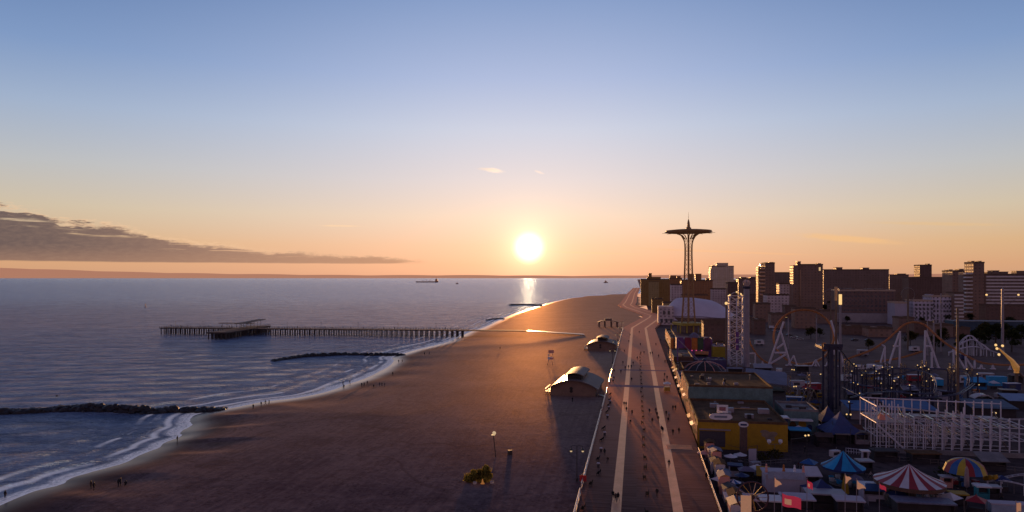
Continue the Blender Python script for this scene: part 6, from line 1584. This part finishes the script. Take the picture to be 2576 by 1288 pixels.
MB().box(-.05, .05, .1, .2, 0, 2.2).build('post', M_STEEL, t); MB().box(-.72, .72, 0, .1, 1.5, z-ZPARK).build('panel', M_FLP, t)
q = F(2152, 1262, ZPARK); t = thing('yellow_post', 'mustard coloured tapering post under the peach banner', 'post', F(2152-26, 1240, ZPARK), 0); MB().lathe([(.75,0),(.6,1.2),(.4,2.4),(.12,3.6),(0,3.7)], 10).build('post_body', M_WALLY, t)
t = thing('closed_parasol', 'tall pale closed parasol standing in front of the umbrella ride', 'parasol', F(2432, 1240, ZPARK)); MB().bar((0,0,0), (0,0,1.2), .06, 6).build('pole', M_STEEL, t); MB().lathe([(.12,1.0),(.45,1.3),(.40,3.0),(.28,4.6),(.05,5.2),(0,5.3)], 10).build('canopy', mat('dusky rose canvas', (.34,.22,.22), .7, .15, 2), t)
# oval kids coaster
q = F(2555, 1232, ZPARK); t = thing('oval_kiddie_coaster', 'small oval coaster ring with pale rail at the right edge', 'roller coaster', q, BR)
pts = [(6.5*math.cos(2*math.pi*i/40)+1.5, 4.2*math.sin(2*math.pi*i/40), 1.6+.8*math.sin(2*math.pi*i/20)) for i in range(41)]
rail_track('track', pts, .4, .1, 1, M_TRKW, t, spine=False)
for i in range(0, 40, 4): MB().bar((pts[i][0],pts[i][1],0), pts[i], .1, 5).build('support', M_WSTEEL, t)
for i in range(5):
    a = R(150+i*13); x, y = 6.5*math.cos(a)+1.5, 4.2*math.sin(a); z = 1.75+.8*math.sin(2*a)
    q2 = Matrix.Rotation(BR, 3, 'Z') @ Vector((x, y, z))
    o = tag(MB().cbox(0,0,0,.9,1.05,.55).cbox(0,.35,.55,.8,.25,.35).build('coaster_car', M_WALLY), 'yellow train car on the oval coaster, %s in line' % ORD[i], 'coaster car', 'yellow cars of the oval coaster'); o.location = Vector(q)+q2; o.rotation_euler = (0,0,a+BR)
# boom ride with golden arm
U_B = 300
t = thing('boom_ride', 'ride boom arm glowing gold at the right edge, lamps at its tip', 'ride', B(U_B, 0, ZPARK), BR)
def q3(fx, fy, dy=0): p = P3(fx, fy, U_B); return (p[0], dy, p[2])
M_GARM = mat('sun-glow boom paint', (.62,.36,.12), .3, .2, .6, metal=.4, spec=.8, emit=(.30,.13,.03), es=.6)  # low sun's gold and a glow put into the arm's own paint
MB().tube([q3(2512,876),q3(2530,893),q3(2546,908),q3(2556,924),q3(2557,938)], [.25,.45,.8,1.3,1.0], 8).build('boom_arm', M_GARM, t)
MB().tube([q3(2557,930),q3(2575,950)], .5, 6).bar(q3(2557,930), q3(2557,965), .6, 8).build('pedestal', M_BROWNP, t)
for (a, b) in ((2505,868),(2508,877),(2522,870),(2513,892)): MB().ball(q3(a, b), .5, 8, 6).build('lamp', M_BULB, t)
MB().bar(q3(2505,868), q3(2514,878), .16, 5).bar(q3(2522,870), q3(2514,878), .16, 5).build('claw', M_BROWNP, t)
# little white kiddie coaster far right, school yard building
v, z = VZ(2450, 860, 400); t = thing('white_hump_coaster', 'far small white coaster with stacked humps', 'roller coaster', B(400, v, ZPARK), BR)
for k, (w_, hh_) in enumerate(((12,5),(9,8.5),(6.5,10.5))):
    pts = spline([(-w_,k*2.2,hh_*.35),(-w_*.5,k*2.2,hh_*.8),(0,k*2.2,hh_),(w_*.5,k*2.2,hh_*.75),(w_,k*2.2,hh_*.3)], 6); rail_track('track', pts, .8, .22, 2, M_WSTEEL, t, spine=False)
    for i in range(0, len(pts), 3): MB().bar((pts[i].x, pts[i].y, 0), pts[i], .2, 5).build('support', M_WSTEEL, t)
stall('long cyan-trimmed hall at the far right above the boom ride', 2500, 845, 52, 14, 10, mat('dusky teal wall', (.05,.08,.12), .75, .25, .2), M_CONCW, name='hall', cat='building', opening=False)
# row of booths at the sunken edge of the walk
GK = 'bright booths along the sunken edge of the walk'
bc = [(164,1.9,3.4,M_PINK,'pink'),(159.5,1.8,3.0,M_CREAM,'cream'),(155.5,2.0,3.6,M_PINK,'salmon'),(151,2.1,2.6,M_LAVW,'lavender'),(146.5,2.4,3.2,M_CREAM,'off-white'),(141.5,1.8,2.7,M_NAVY,'navy'),(137,2.2,3.4,M_PINK,'rose'),(132,2.0,2.6,M_LAVW,'pale lilac'),(127,2.3,3.0,M_GREYC,'grey'),(121,2.6,3.2,M_CREAM,'ivory'),(115,2.0,2.8,M_WALLY,'mustard')]
for i, (u, w_, h, m_, cn) in enumerate(bc):
    t = thing('game_booth', '%s fronted booth below the landward edge of the walk, %s from the far end' % (cn, ORD[i]), 'booth', B(u, 15.6+.3*(i % 3), ZPARK), BR, GK)
    MB().box(0, 1.9, 0, w_*1.5, 0, h).build('wall', m_, t)
    MB().add([(-.3,-.2,h-.1),(-.3,w_*1.5+.2,h-.1),(1.0,w_*1.5+.2,h+.5),(1.0,-.2,h+.5),(2.2,-.2,h+.1),(2.2,w_*1.5+.2,h+.1)], [(0,1,2,3),(3,2,5,4)]).build('roof', (M_BRNROOF, M_NAVY, M_LAVR, M_DKW)[i % 4], t)
    MB().box(-.08, -.005, .2, w_*1.5-.2, 1.9, h-.5).build('shop_front', M_GOLD if i < 6 else M_PINK, t)
# fence on the landward edge
t = thing('landward_fence', 'low dark fence with lit top rail along the landward edge of the walk', 'fence', (0,0,0), BR)
mb = MB().bar((13.9,60,1.1), (13.9,163,1.1), .06, 5).bar((13.9,60,.6), (13.9,163,.6), .04, 5); mb.build('rail', M_RAIL, t)
mb = MB().box(13.95, 14.1, 60, 163, -1.5, .35); mb.build('kerb_wall', M_DKW, t)
pf = None
for k in range(42):
    if pf is None: pf = MB().bar((0,0,0), (0,0,1.1), .05, 5).build('post', M_RAIL, t); o = pf
    else: o = pf.copy(); COL.objects.link(o)
    o.location = (13.9, 60+k*2.5, 0)
t = thing('street_steps', 'broad steps with handrails leading off the walk beside the yellow restaurant', 'steps', B(165, 10.6, 0.004), BR)
for k in range(5): MB().box(-3.6, 2.2, k*.9, k*.9+.28, 0, .10).build('tread', M_CONC, t)
# bushes in the yard
def bush(label, fx, fy, r, h, lm, group=None):
    t = thing('bush', label, 'shrub', F(fx, fy, ZPARK)); cr = MB(); rn = random.Random(fx)
    for _ in range(240):
        d = Vector((rn.gauss(0,1), rn.gauss(0,1), rn.gauss(0,1))).normalized()*rn.uniform(.4,1.1); q = Vector((d.x*r, d.y*r, h*.5+d.z*h*.5)); s = rn.uniform(.12,.3)
        u = Vector((rn.gauss(0,1), rn.gauss(0,1), rn.gauss(0,1))).normalized(); w_ = u.cross(Vector((rn.gauss(0,1), rn.gauss(0,1), rn.gauss(0,1)))).normalized()
        cr.add([q-u*s, q+w_*s*.7, q+u*s, q-w_*s*.7], [(0,1,2,3)])
    cr.build('foliage', lm, t, fix=False); MB().bar((0,0,0), (0,0,h*.6), .08, 5).build('stem', M_BARK, t)
bush('low olive bush in the yard before the yellow restaurant, left one', 1915, 1158, 2.2, 1.6, LEAFS[1]); bush('olive bush in the yard with two pale lamps over it', 1950, 1152, 2.0, 1.9, LEAFS[1])
bush('round dark bush between the carousel and the umbrella ride', 2378, 1205, 1.9, 3.0, LEAFS[0]); bush('green-yellow bush at the left of the ticket booth pennant', 1948, 1232, 1.0, 2.4, LEAFS[1])
t = thing('twin_lamp', 'pair of pale flower-shaped lamps above the olive bush', 'lamp', F(1949, 1150, ZPARK)); MB().bar((0,0,0), (0,0,3.0), .07, 6).bar((-1.3,0,3), (1.3,0,3), .06, 5).build('stand', M_STEEL, t)
for x in (-1.3, 1.3): MB().lathe([(.1,3.0),(.5,3.5),(.42,4.0),(.0,4.1)], 8, x).build('lamp_head', M_WHT, t)
# parasols, tables, white bits scattered in the yard
GU = 'scattered cafe parasols in the yard'
for i, (fx, fy, m_, lb) in enumerate(((1838,1172,M_WHT,'two-tone pale parasol at the foot of the brick pillar'),(1862,1168,M_CREAM,'dim cream parasol right of the brick pillar foot'),(1770,1163,M_PINK,'pink parasol by the sunken booths'),(1845,1240,M_BLUE,'small blue parasol left of the spoked wheel'),(1866,1222,M_NAVY,'navy parasol behind the spoked wheel'),(1805,1190,M_LAVW,'lilac parasol near the sunken booths'),(2090,1098,M_GREYC,'grey parasol left of the brown hut'),(2052,1088,M_WHT,'bright white parasol left of the blue pointed tent'))):
    t = thing('parasol', lb, 'parasol', F(fx, fy, ZPARK), .3*i, GU); MB().bar((0,0,0), (0,0,2.5), .05, 6).build('pole', M_STEEL, t); striped_top('canopy', [m_, M_WHT if i in (0, 3) else m_], t, 1.5, 2.1, 2.7, 10, 3); MB().lathe([(.5,.7),(.5,.76),(0,.76)], 10).build('table', M_GREYC, t)
# vehicles
def make_van():
    t = thing('parked_van', '', 'van')
    MB().prism([(-2.5,.35),(2.4,.35),(2.5,1.0),(2.0,1.15),(1.5,2.1),(-2.4,2.2),(-2.5,1.9)], 'y', -.95, .95).build('body', M_WHT, t)
    MB().prism([(1.55,1.25),(1.95,1.2),(1.5,2.0),(.6,2.0),(.6,1.25)], 'y', -.97, .97).build('window', M_WIN, t)
    for x in (-1.6, 1.6):
        for y in (-.9, .9): MB().bar((x,y-.1,.36), (x,y+.1,.36), .36, 12).build('wheel', M_GEAR, t)
    return t
def make_car(m_):
    t = thing('parked_car', '', 'car')
    MB().prism([(-2.2,.3),(2.2,.3),(2.25,.75),(1.2,.92),(-1.9,.95),(-2.25,.8)], 'y', -.88, .88).build('body', m_, t)
    MB().prism([(-1.7,.95),(1.1,.92),(.4,1.45),(-1.2,1.48)], 'y', -.78, .78).build('cabin', M_WIN, t)
    for x in (-1.4, 1.4):
        for y in (-.8, .8): MB().bar((x,y-.1,.32), (x,y+.1,.32), .32, 12).build('wheel', M_GEAR, t)
    return t
van = make_van(); c1 = make_car(mat('silver car paint', (.45,.42,.46), .3, .1, 1, spec=.7, metal=.3)); c2 = make_car(mat('dark car paint', (.05,.04,.05), .3, .1, 1, spec=.7))
GVN = 'vehicles parked behind the rides'
for i, (fx, fy, rz, lb) in enumerate(((2166,930,.2,'white van parked right of the indigo tower, left of three'),(2196,928,.1,'white van parked right of the indigo tower, middle of three'),(2214,931,.5,'white van parked right of the indigo tower, right of three'),(1943,826,.1,'white van in the lot left of the loop'))): place(van, i == 0, F(fx, fy), rz, lb, GVN)
for i, (fx, fy, rz, lb) in enumerate(((1950,833,.2,'silver car in the lot just inside the left of the loop'),(1918,832,.3,'silver car in the lot left of the loop beside the van'),(1997,850,2.6,'silver car seen low through the loop'),(2012,855,2.6,'second silver car seen low through the loop, right of the first'),(2470,1000,.4,'silver car on the dark lot below the tarpaulin booth'),(1903,834,.3,'silver car nearest the grey column'))): place(c1, i == 0, F(fx, fy), rz, lb, GVN)
for i, (fx, fy, rz, lb) in enumerate(((1962,838,.2,'dark car in the lot under the left of the loop'),(1985,845,.1,'dark car in the lot under the middle of the loop'),(2185,858,.1,'dark car below the brick block podium'),(2150,857,.1,'dark car left of the other one below the podium'))): place(c2, i == 0, F(fx, fy), rz, lb, GVN)
# yard lamp posts
def make_yard():
    t = thing('yard_lamp', '', 'street lamp'); MB().bar((0,0,0), (0,0,6.2), .09, 6).build('pole', M_POLE, t); MB().bar((-.6,0,6.1), (.6,0,6.1), .06, 5).build('arm', M_POLE, t)
    for x in (-.6, .6): MB().ball((x,0,6.25), .26, 8, 6).build('globe', M_BULB, t)
    return t
yl = make_yard()
for i, (fx, fy, lb) in enumerate(((1790,822,'by the lattice tower base beyond the hall'),(1700,960,'at the corner of the navy arcade'),(1728,985,'by the teal building front'),(1995,962,'left of the queue barriers'),(2068,975,'at the foot of the indigo tower'),(2000,1010,'at the dark yard right of the teal end block'),(1775,840,'near the purple frontage'),(1892,830,'under the grey column, farther back'),(1940,812,'on the road left of the loop'),(1978,812,'on the road behind the loop'),(2262,828,'cluster lamp left of the orange crest'),(2247,832,'just left of the cluster lamp'),(2500,1085,'inside the white coaster'),(2135,1090,'between the pointed tent and brown hut'),(2030,1150,'in the dark yard above the blue carousel'))):
    place(yl, i == 0, F(fx, fy), i*.7, 'thin yard lamp with two globes '+lb, 'yard lamps in the park', .8)
# visitors in the park
GV = 'visitors in the park'
for i, (fx, fy, lb) in enumerate(((1795,1200,'by the lilac parasol'),(1815,1212,'left of the blue parasol'),(1880,1185,'in front of the white panel'),(1925,1190,'left of the ticket booth'),(2010,1180,'between the ticket booth and blue carousel'),(2025,1140,'in the dark yard'),(2060,1125,'under the pointed tent'),(2175,1195,'left of the striped carousel'),(2190,1205,'walking to the striped carousel'),(2395,1255,'right of the striped carousel'),(2410,1250,'near the closed parasol'),(2455,1265,'by the teal booth'),(2520,1262,'near the bottom right counter'),(2040,1060,'right of the teal end block'),(2020,1040,'crossing the dark yard'))):
    person(*F(fx, fy, ZPARK)[:2], ZPARK+.01, i % 4, (0,1,2,3,4)[i % 5], rnd.uniform(0,6.28), 'tiny park visitor '+lb, GV)

# ------------------------------------------------------------------ more of the crowded yard: lattice masts, truss rides, stalls and fences
def lattice_mast(label, fx, fytop, u, w, m_, group):
    v, z = VZ(fx, fytop, u); t = thing('lattice_mast', label, 'mast', B(u, v, ZPARK), BR, group); h = z-ZPARK; c4 = [(-w,-w),(w,-w),(w,w),(-w,w)]
    for (x, y) in c4: MB().bar((x,y,0), (x,y,h), w*.16, 5).build('leg', m_, t)
    mb = MB(); n = max(3, int(h/(w*2.6)))
    for j in range(n):
        for k in range(4): a, b = c4[k], c4[(k+1) % 4]; mb.bar((*a, h*j/n), (*b, h*(j+1)/n), w*.09, 4); mb.bar((*a, h*(j+1)/n), (*b, h*(j+1)/n), w*.09, 4)
    mb.build('bracing', m_, t); return t
GL = 'dark lattice masts of the park'
for i, (fx, fy, u, w, m_, lb) in enumerate(((2130,905,250,.7,M_INDIGO,'dark lattice mast right behind the indigo tower'),(2172,918,255,.6,M_INDIGO,'dark lattice mast among the lamp columns, left one'),(2228,912,250,.6,M_INDIGO,'dark lattice mast among the lamp columns, centre one'),(2272,915,262,.7,M_INDIGO,'dark lattice mast among the lamp columns, right one'),(2325,908,248,.6,M_INDIGO,'dark lattice mast below the second tall white support'),(2395,915,244,.7,M_INDIGO,'dark lattice mast left of the tall brown olive pole'),(2440,925,255,.6,M_INDIGO,'dark lattice mast right of the tall brown olive pole'),(2035,938,232,.45,M_STEEL,'grey lattice mast behind the queue barriers'),(1985,945,240,.4,M_BROWNP,'slim brown mast right of the lavender ride roof'))): lattice_mast(lb, fx, fy, u, w, m_, GL)
def swing_ship(label, fx, fy, m_, rz):
    t = thing('swing_ship', label, 'ride', F(fx, fy), rz)
    for y in (-1.6, 1.6): MB().bar((-3.2,y,0), (0,y,6.5), .16, 6).bar((3.2,y,0), (0,y,6.5), .16, 6).build('frame', M_STEEL, t)
    MB().bar((0,-1.6,6.5), (0,1.6,6.5), .18, 6).build('axle', M_STEEL, t)
    MB().prism([(-3.4,2.4),(-2.6,1.3),(2.6,1.3),(3.4,2.4),(2.6,2.1),(-2.6,2.1)], 'y', -.9, .9).build('hull', m_, t); MB().bar((-1.8,0,2.1), (0,0,6.5), .1, 5).bar((1.8,0,2.1), (0,0,6.5), .1, 5).build('hanger', M_STEEL, t)
swing_ship('small swinging ship ride in the dark yard right of the teal end block', 2038, 1030, M_WALLY, .3); swing_ship('maroon swinging ship ride left of the ride fence below the lamp columns', 2185, 985, M_RED, .1)
def spider(label, fx, fy, r, m_, n=8):
    t = thing('spinner_ride', label, 'ride', F(fx, fy), .2); MB().lathe([(r,0),(r,.35),(0,.35)], 20).build('platform', M_DKW, t); MB().lathe([(.7,.35),(.4,2.8),(0,3.0)], 10).build('hub', M_STEEL, t)
    for i in range(n):
        a = 2*math.pi*i/n; c, s_ = math.cos(a), math.sin(a); arm = MB().tube([(.3*c,.3*s_,2.6),(r*.5*c,r*.5*s_,3.2),(r*.92*c,r*.92*s_,1.4)], .1, 5).build('arm', M_GREYC, t)
        MB().lathe([(0,.6),(.5,.7),(.6,1.3),(.35,1.35),(0,1.0)], 8, r*.92*c, r*.92*s_).build('tub_seat', m_, arm)
spider('spinner ride with yellow tubs left of the indigo tower', 2010, 1000, 4.0, M_WALLY); spider('spinner ride with red tubs behind the blue sheds', 2240, 1004, 4.4, M_RED); spider('spinner ride with cream tubs on the lot below the second lamp cluster', 2340, 1000, 4.4, M_CREAM); spider('spinner ride with blue tubs right of the tall olive pole', 2440, 1008, 4.0, M_BLUE)
GSX = 'small stalls crowding the yard'
more = [(1880,1214,2.6,2.0,2.3,M_DKW,M_LAVR,'hip','small lavender-topped stall behind the spoked wheel'),(1850,1200,2.4,1.8,2.2,M_LAVW,M_NAVY,'flat','lilac-walled stall with navy roof near the sunken booths'),(1920,1218,2.0,1.6,2.1,M_DKW,M_WALLY,'slope','little stall with mustard roof left of the ticket booth'),
 (2046,1222,2.4,1.8,2.3,M_DKW,M_CREAM,'slope','stall with pale sloping roof right of the ticket booth'),(2180,1190,2.6,2.0,2.3,M_DKW,M_GREYC,'flat','grey-roofed stall between the blue and the striped carousels'),(2178,1166,1.3,1.0,2.6,M_LAVW,M_WHT,'flat','narrow white booth right of the blue carousel canopy'),
 (2075,1125,3.6,2.6,2.5,M_DKW,mat('dull brown roof', (.09,.055,.05), .8, .25, .6),'gable','brown gabled stall under the blue pointed tent'),(2120,1118,3.0,2.2,2.4,M_DKW,M_CONCW,'flat','grey flat stall left of the arched kiosk'),(2230,1162,5.0,2.6,2.2,M_DKW,M_DKW,'flat','dark stall row in front of the white coaster, left'),
 (2330,1168,6.0,2.6,2.2,M_DKW,M_BRNROOF,'flat','brown stall row in front of the white coaster, middle'),(2500,1185,5.0,2.6,2.4,M_DKW,M_CONCW,'slope','grey stall row in front of the white coaster, right'),(2385,1228,1.8,1.4,2.0,M_PINK,M_GREYC,'flat','tiny rose booth between striped carousel and closed parasol'),
 (2415,1272,2.4,1.8,1.9,M_DKW,M_WALLY,'flat','low mustard-roofed counter right of the striped carousel'),(2350,1262,2.2,1.6,2.0,M_LAVW,M_WHT,'slope','white sloping-roofed counter at the right of the carousel platform'),(2040,1000,4.0,3.0,2.8,M_DKW,M_RED,'gable','dark red gabled stall behind the queue area'),
 (2010,1065,3.6,2.4,2.6,M_NAVY,M_GREYC,'flat','navy stall with grey roof right of the teal end block'),(2150,1010,4.0,3.0,2.6,M_DKW,M_LAVR,'slope','lavender sloping stall roof beside the indigo tower foot'),(2205,1012,3.6,2.6,2.6,M_GREYC,M_GREYC,'flat','pale flat stall in front of the dark lamp columns'),
 (2290,1000,4.4,3.0,2.8,M_DKW,M_GREYC,'slope','grey sloping stall among the lamp columns'),(2385,1006,4.0,3.0,2.6,M_LAVW,M_LAVR,'flat','lilac flat stall below the olive pole'),(2475,1022,5.0,3.2,2.6,M_DKW,M_CREAM,'arch','pale arched tunnel tent on the right lot'),
 (2540,1002,4.6,3.0,2.6,M_DKW,M_BROWNP,'flat','brown flat stall near the right edge lot'),(1850,945,6.0,3.4,2.8,M_GREYC,M_LAVR,'flat','low lilac stall at the foot of the white lattice tower'),(1920,940,7.0,3.4,2.8,M_CONCW,M_GREYC,'slope','grey sloping stall under the first white support'),
 (2020,938,5.0,3.0,2.8,M_DKW,M_GREYC,'flat','grey flat stall under the coaster loop'),(2560,962,4.0,2.6,2.6,M_DKW,M_CONCW,'gable','grey gabled hut at the foot of the boom ride'),(1765,905,6.0,3.0,3.0,M_DKW,M_ORNG,'slope','dim orange sloping roof above the ribbed dome'),(1812,900,5.0,3.0,3.0,M_NAVY,M_RED,'flat','dull red roof left of the lattice tower foot')]
for (fx, fy, w_, d_, h, mw, mr, rf, lb) in more: stall(lb, fx, fy, w_, d_, h, mw, mr, roof=rf, group=GSX, rz=BR+random.uniform(-.15,.15))
def fence(label, pts, h, m_, pk):
    q = F(*pts[0]); t = thing('yard_fence', label, 'fence', q, 0); P_ = [Vector((F(*p)[0]-q[0], F(*p)[1]-q[1], 0)) for p in pts]; mb = MB()
    for a, b in zip(P_[:-1], P_[1:]):
        n = max(1, int((b-a).length/pk)); mb.bar(a+Vector((0,0,h)), b+Vector((0,0,h)), .06, 5).bar(a+Vector((0,0,h*.4)), b+Vector((0,0,h*.4)), .05, 5)
        for k in range(n+1): c = a.lerp(b, k/n); mb.bar(c, c+Vector((0,0,h*1.08)), .06, 4)
    mb.build('pickets', m_, t)
fence('white picket fence below the arched kiosk', [(2128,1140),(2188,1146)], 1.2, M_WSTEEL, .55); fence('grey fence in front of the white coaster base', [(2205,1158),(2400,1172),(2576,1190)], 1.1, M_STEEL, 1.4); fence('dark ride fence around the indigo tower yard', [(2060,1048),(2150,1050),(2172,1020)], 1.2, M_STEEL, 1.2); fence('pale crowd fence left of the striped carousel', [(2165,1240),(2185,1272)], 1.1, M_GREYC, .8); fence('grey fence along the dark yard of the yellow restaurant', [(1800,1150),(1900,1172),(1990,1166)], 1.0, M_STEEL, 1.2); fence('low fence under the looping coaster', [(1890,938),(2060,945)], 1.2, M_GREYC, 2.2); fence('wire fence before the lot of parked vans', [(2120,945),(2290,950)], 1.4, M_GREYC, 2.2)

# trailers, generators, kiosks and bins parked between the rides
def small_trailer(lb, fx, fy, m_, rz):
    t = thing('show_trailer', lb, 'trailer', F(fx, fy), rz, 'trailers parked between the rides')
    MB().box(-2.6, 2.6, -1.1, 1.1, .7, 3.0).build('body', m_, t); MB().box(-2.7, 2.7, -1.2, 1.2, 3.002, 3.12).build('roof', M_CREAM if m_ is not M_CREAM else M_GREYC, t)
    MB().box(-1.6, .6, -1.16, -1.105, 1.5, 2.5).build('hatch', M_WIN, t)
    for x in (-1.5, 1.5): MB().bar((x,-1.0,.4), (x,1.0,.4), .4, 12).build('wheel', M_GEAR, t)
    MB().bar((2.6,0,.7), (3.9,0,.55), .08, 5).build('drawbar', M_STEEL, t)
def generator(lb, fx, fy, m_, rz):
    t = thing('generator_box', lb, 'generator', F(fx, fy), rz, 'equipment boxes between the rides'); MB().box(-1.1, 1.1, -.6, .6, .25, 1.6).build('case', m_, t); MB().box(-.8, .8, -.63, -.605, .6, 1.3).build('grille', M_DKW, t)
    for x in (-.9, .9): MB().box(x-.1, x+.1, -.5, .5, 0, .248).build('skid', M_STEEL, t)
    MB().bar((.7,.3,1.6), (.7,.3,2.2), .08, 6).build('exhaust', M_STEEL, t)
def shade(lb, fx, fy, m_, rz, s_=1.5):
    t = thing('pop_up_canopy', lb, 'canopy', F(fx, fy), rz, 'pop-up canopies between the rides'); MB().add([(-s_,-s_,2.2),(s_,-s_,2.2),(s_,s_,2.2),(-s_,s_,2.2),(0,0,3.1)], [(0,1,4),(1,2,4),(2,3,4),(3,0,4)]).build('top', m_, t, fix=False)
    for x in (-s_, s_):
        for y in (-s_, s_): MB().bar((x,y,0), (x,y,2.2), .05, 5).build('leg', M_STEEL, t)
    MB().box(-s_*.7, s_*.7, -.3, .3, .0, .9).build('table', M_DKW, t)
TR = [(2005,978,M_CREAM,'cream'),(2045,985,M_RED,'dark red'),(2000,1022,M_BLUE,'blue'),(2025,1085,M_GREYC,'grey'),(2135,962,M_CREAM,'cream'),(2190,958,M_WALLY,'mustard'),(2250,972,M_GREYC,'lavender grey'),(2300,962,M_RED,'maroon'),(2360,972,M_CYAN,'bright blue'),(2420,966,M_CREAM,'cream'),(2480,958,M_GREYC,'grey'),(2545,985,M_NAVY,'navy'),(1880,958,M_GREYC,'pale grey'),(1960,946,M_CREAM,'cream'),(1870,880,M_GREYC,'grey'),(1910,868,M_CREAM,'white'),(2170,895,M_GREYC,'grey'),(2300,885,M_CREAM,'white'),(2420,905,M_NAVY,'navy')]
WH = ['behind the spinner with yellow tubs','left of the indigo tower foot','in the yard by the teal end block','in the dark yard above the blue carousel','just right of the indigo tower','under the first lamp-tipped columns','under the middle lamp-tipped columns','below the second tall white support','left of the tall brown olive pole','right of the tall brown olive pole','left of the bright blue container','on the right edge lot','below the lavender ride roof','under the first white coaster support','beside the foot of the grey column','left of the loop bottom','below the short white coaster leg','between the two tall white supports','beneath the falling end of the orange track']
for i, ((fx, fy, m_, cn), wh) in enumerate(zip(TR, WH)): small_trailer('%s show trailer %s' % (cn, wh), fx, fy, m_, .25*math.sin(i*2.3)+(1.4 if i % 5 == 3 else 0))
GE = [(2030,970,M_CYAN),(2060,1000,M_WALLY),(2160,1000,M_GREYC),(2225,988,M_ORNG),(2275,955,M_CYAN),(2330,982,M_WALLY),(2400,988,M_GREYC),(2455,990,M_ORNG),(2510,1000,M_GREYC),(1900,1180,M_GREYC),(2100,1150,M_CREAM),(2240,1230,M_GREYC)]
WG = ['between two trailers left of the indigo tower','at the lower left foot of the indigo tower','right of the indigo tower above the blue shed','behind the maroon swinging ship','in the lamp columns near the lavender grey trailer','by the spinner with cream tubs','right of the tall brown olive pole foot','by the spinner with blue tubs','on the lot below the tarpaulin booth','behind the ticket booth pennant','just above the blue carousel apex','at the left foot of the striped carousel']
for (fx, fy, m_), wh in zip(GE, WG): generator('small %s equipment box %s' % ({M_CYAN:'blue', M_WALLY:'mustard', M_GREYC:'grey', M_ORNG:'orange', M_CREAM:'cream'}[m_], wh), fx, fy, m_, .3)
SH = [(2018,958,M_LAVR,'lavender'),(2052,1030,M_NAVY,'navy'),(2008,1100,M_CREAM,'cream'),(2150,978,M_BLUE,'blue'),(2212,968,M_CREAM,'cream'),(2285,985,M_RED,'red'),(2350,958,M_LAVR,'lavender'),(2435,952,M_WALLY,'mustard'),(2500,978,M_CREAM,'pale'),(1905,1205,M_CREAM,'cream'),(2035,1190,M_BLUE,'blue'),(2150,1232,M_LAVR,'lavender'),(2260,1275,M_NAVY,'navy'),(2390,1282,M_CREAM,'cream'),(2455,1290,M_RED,'red'),(2520,1235,M_NAVY,'navy'),(1840,1258,M_LAVR,'lilac'),(1815,1235,M_CREAM,'ivory')]
WS = ['behind the queue barriers','by the small swinging ship','in front of the blue and white flat-roofed stall','at the right of the indigo tower','under the lamp columns beside the mustard trailer','between the blue sheds and lamp columns','near the olive pole lot','right of the olive pole among lamp columns','in front of the bright blue container','left of the ticket booth','between ticket booth and blue carousel','under the peach banner','in front of the carousel platform','right of the slatted roof at the bottom edge','at the bottom edge left of the counter','left of the oval coaster','left of the spoked wheel at the bottom','beside the sunken booths near the bottom']
for i, ((fx, fy, m_, cn), wh) in enumerate(zip(SH, WS)): shade('%s pop-up canopy %s' % (cn, wh), fx, fy, m_, .4*i)
# overhead bulb strings between the yard poles
for i, (a, b, lb) in enumerate((((1800,1158),(1905,1178),'sagging cable from the sunken booths to the white panel'),((1990,1160),(2095,1110),'sagging cable above the dark yard'),((2140,1130),(2200,1165),'sagging cable by the brown hut'),((1995,958),(2068,975),'sagging cable over the queue barriers'))):
    p0, p1 = Vector(F(*a)), Vector(F(*b)); t = thing('overhead_cable', lb, 'cable', p0); d = p1-p0
    for q in (Vector((0,0,0)), d): MB().bar(q, q+Vector((0,0,5)), .07, 5).build('pole', M_POLE, t)
    MB().tube([d*(k/10)+Vector((0,0,5-1.2*math.sin(math.pi*k/10))) for k in range(11)], .035, 4).build('cable', M_POLE, t)
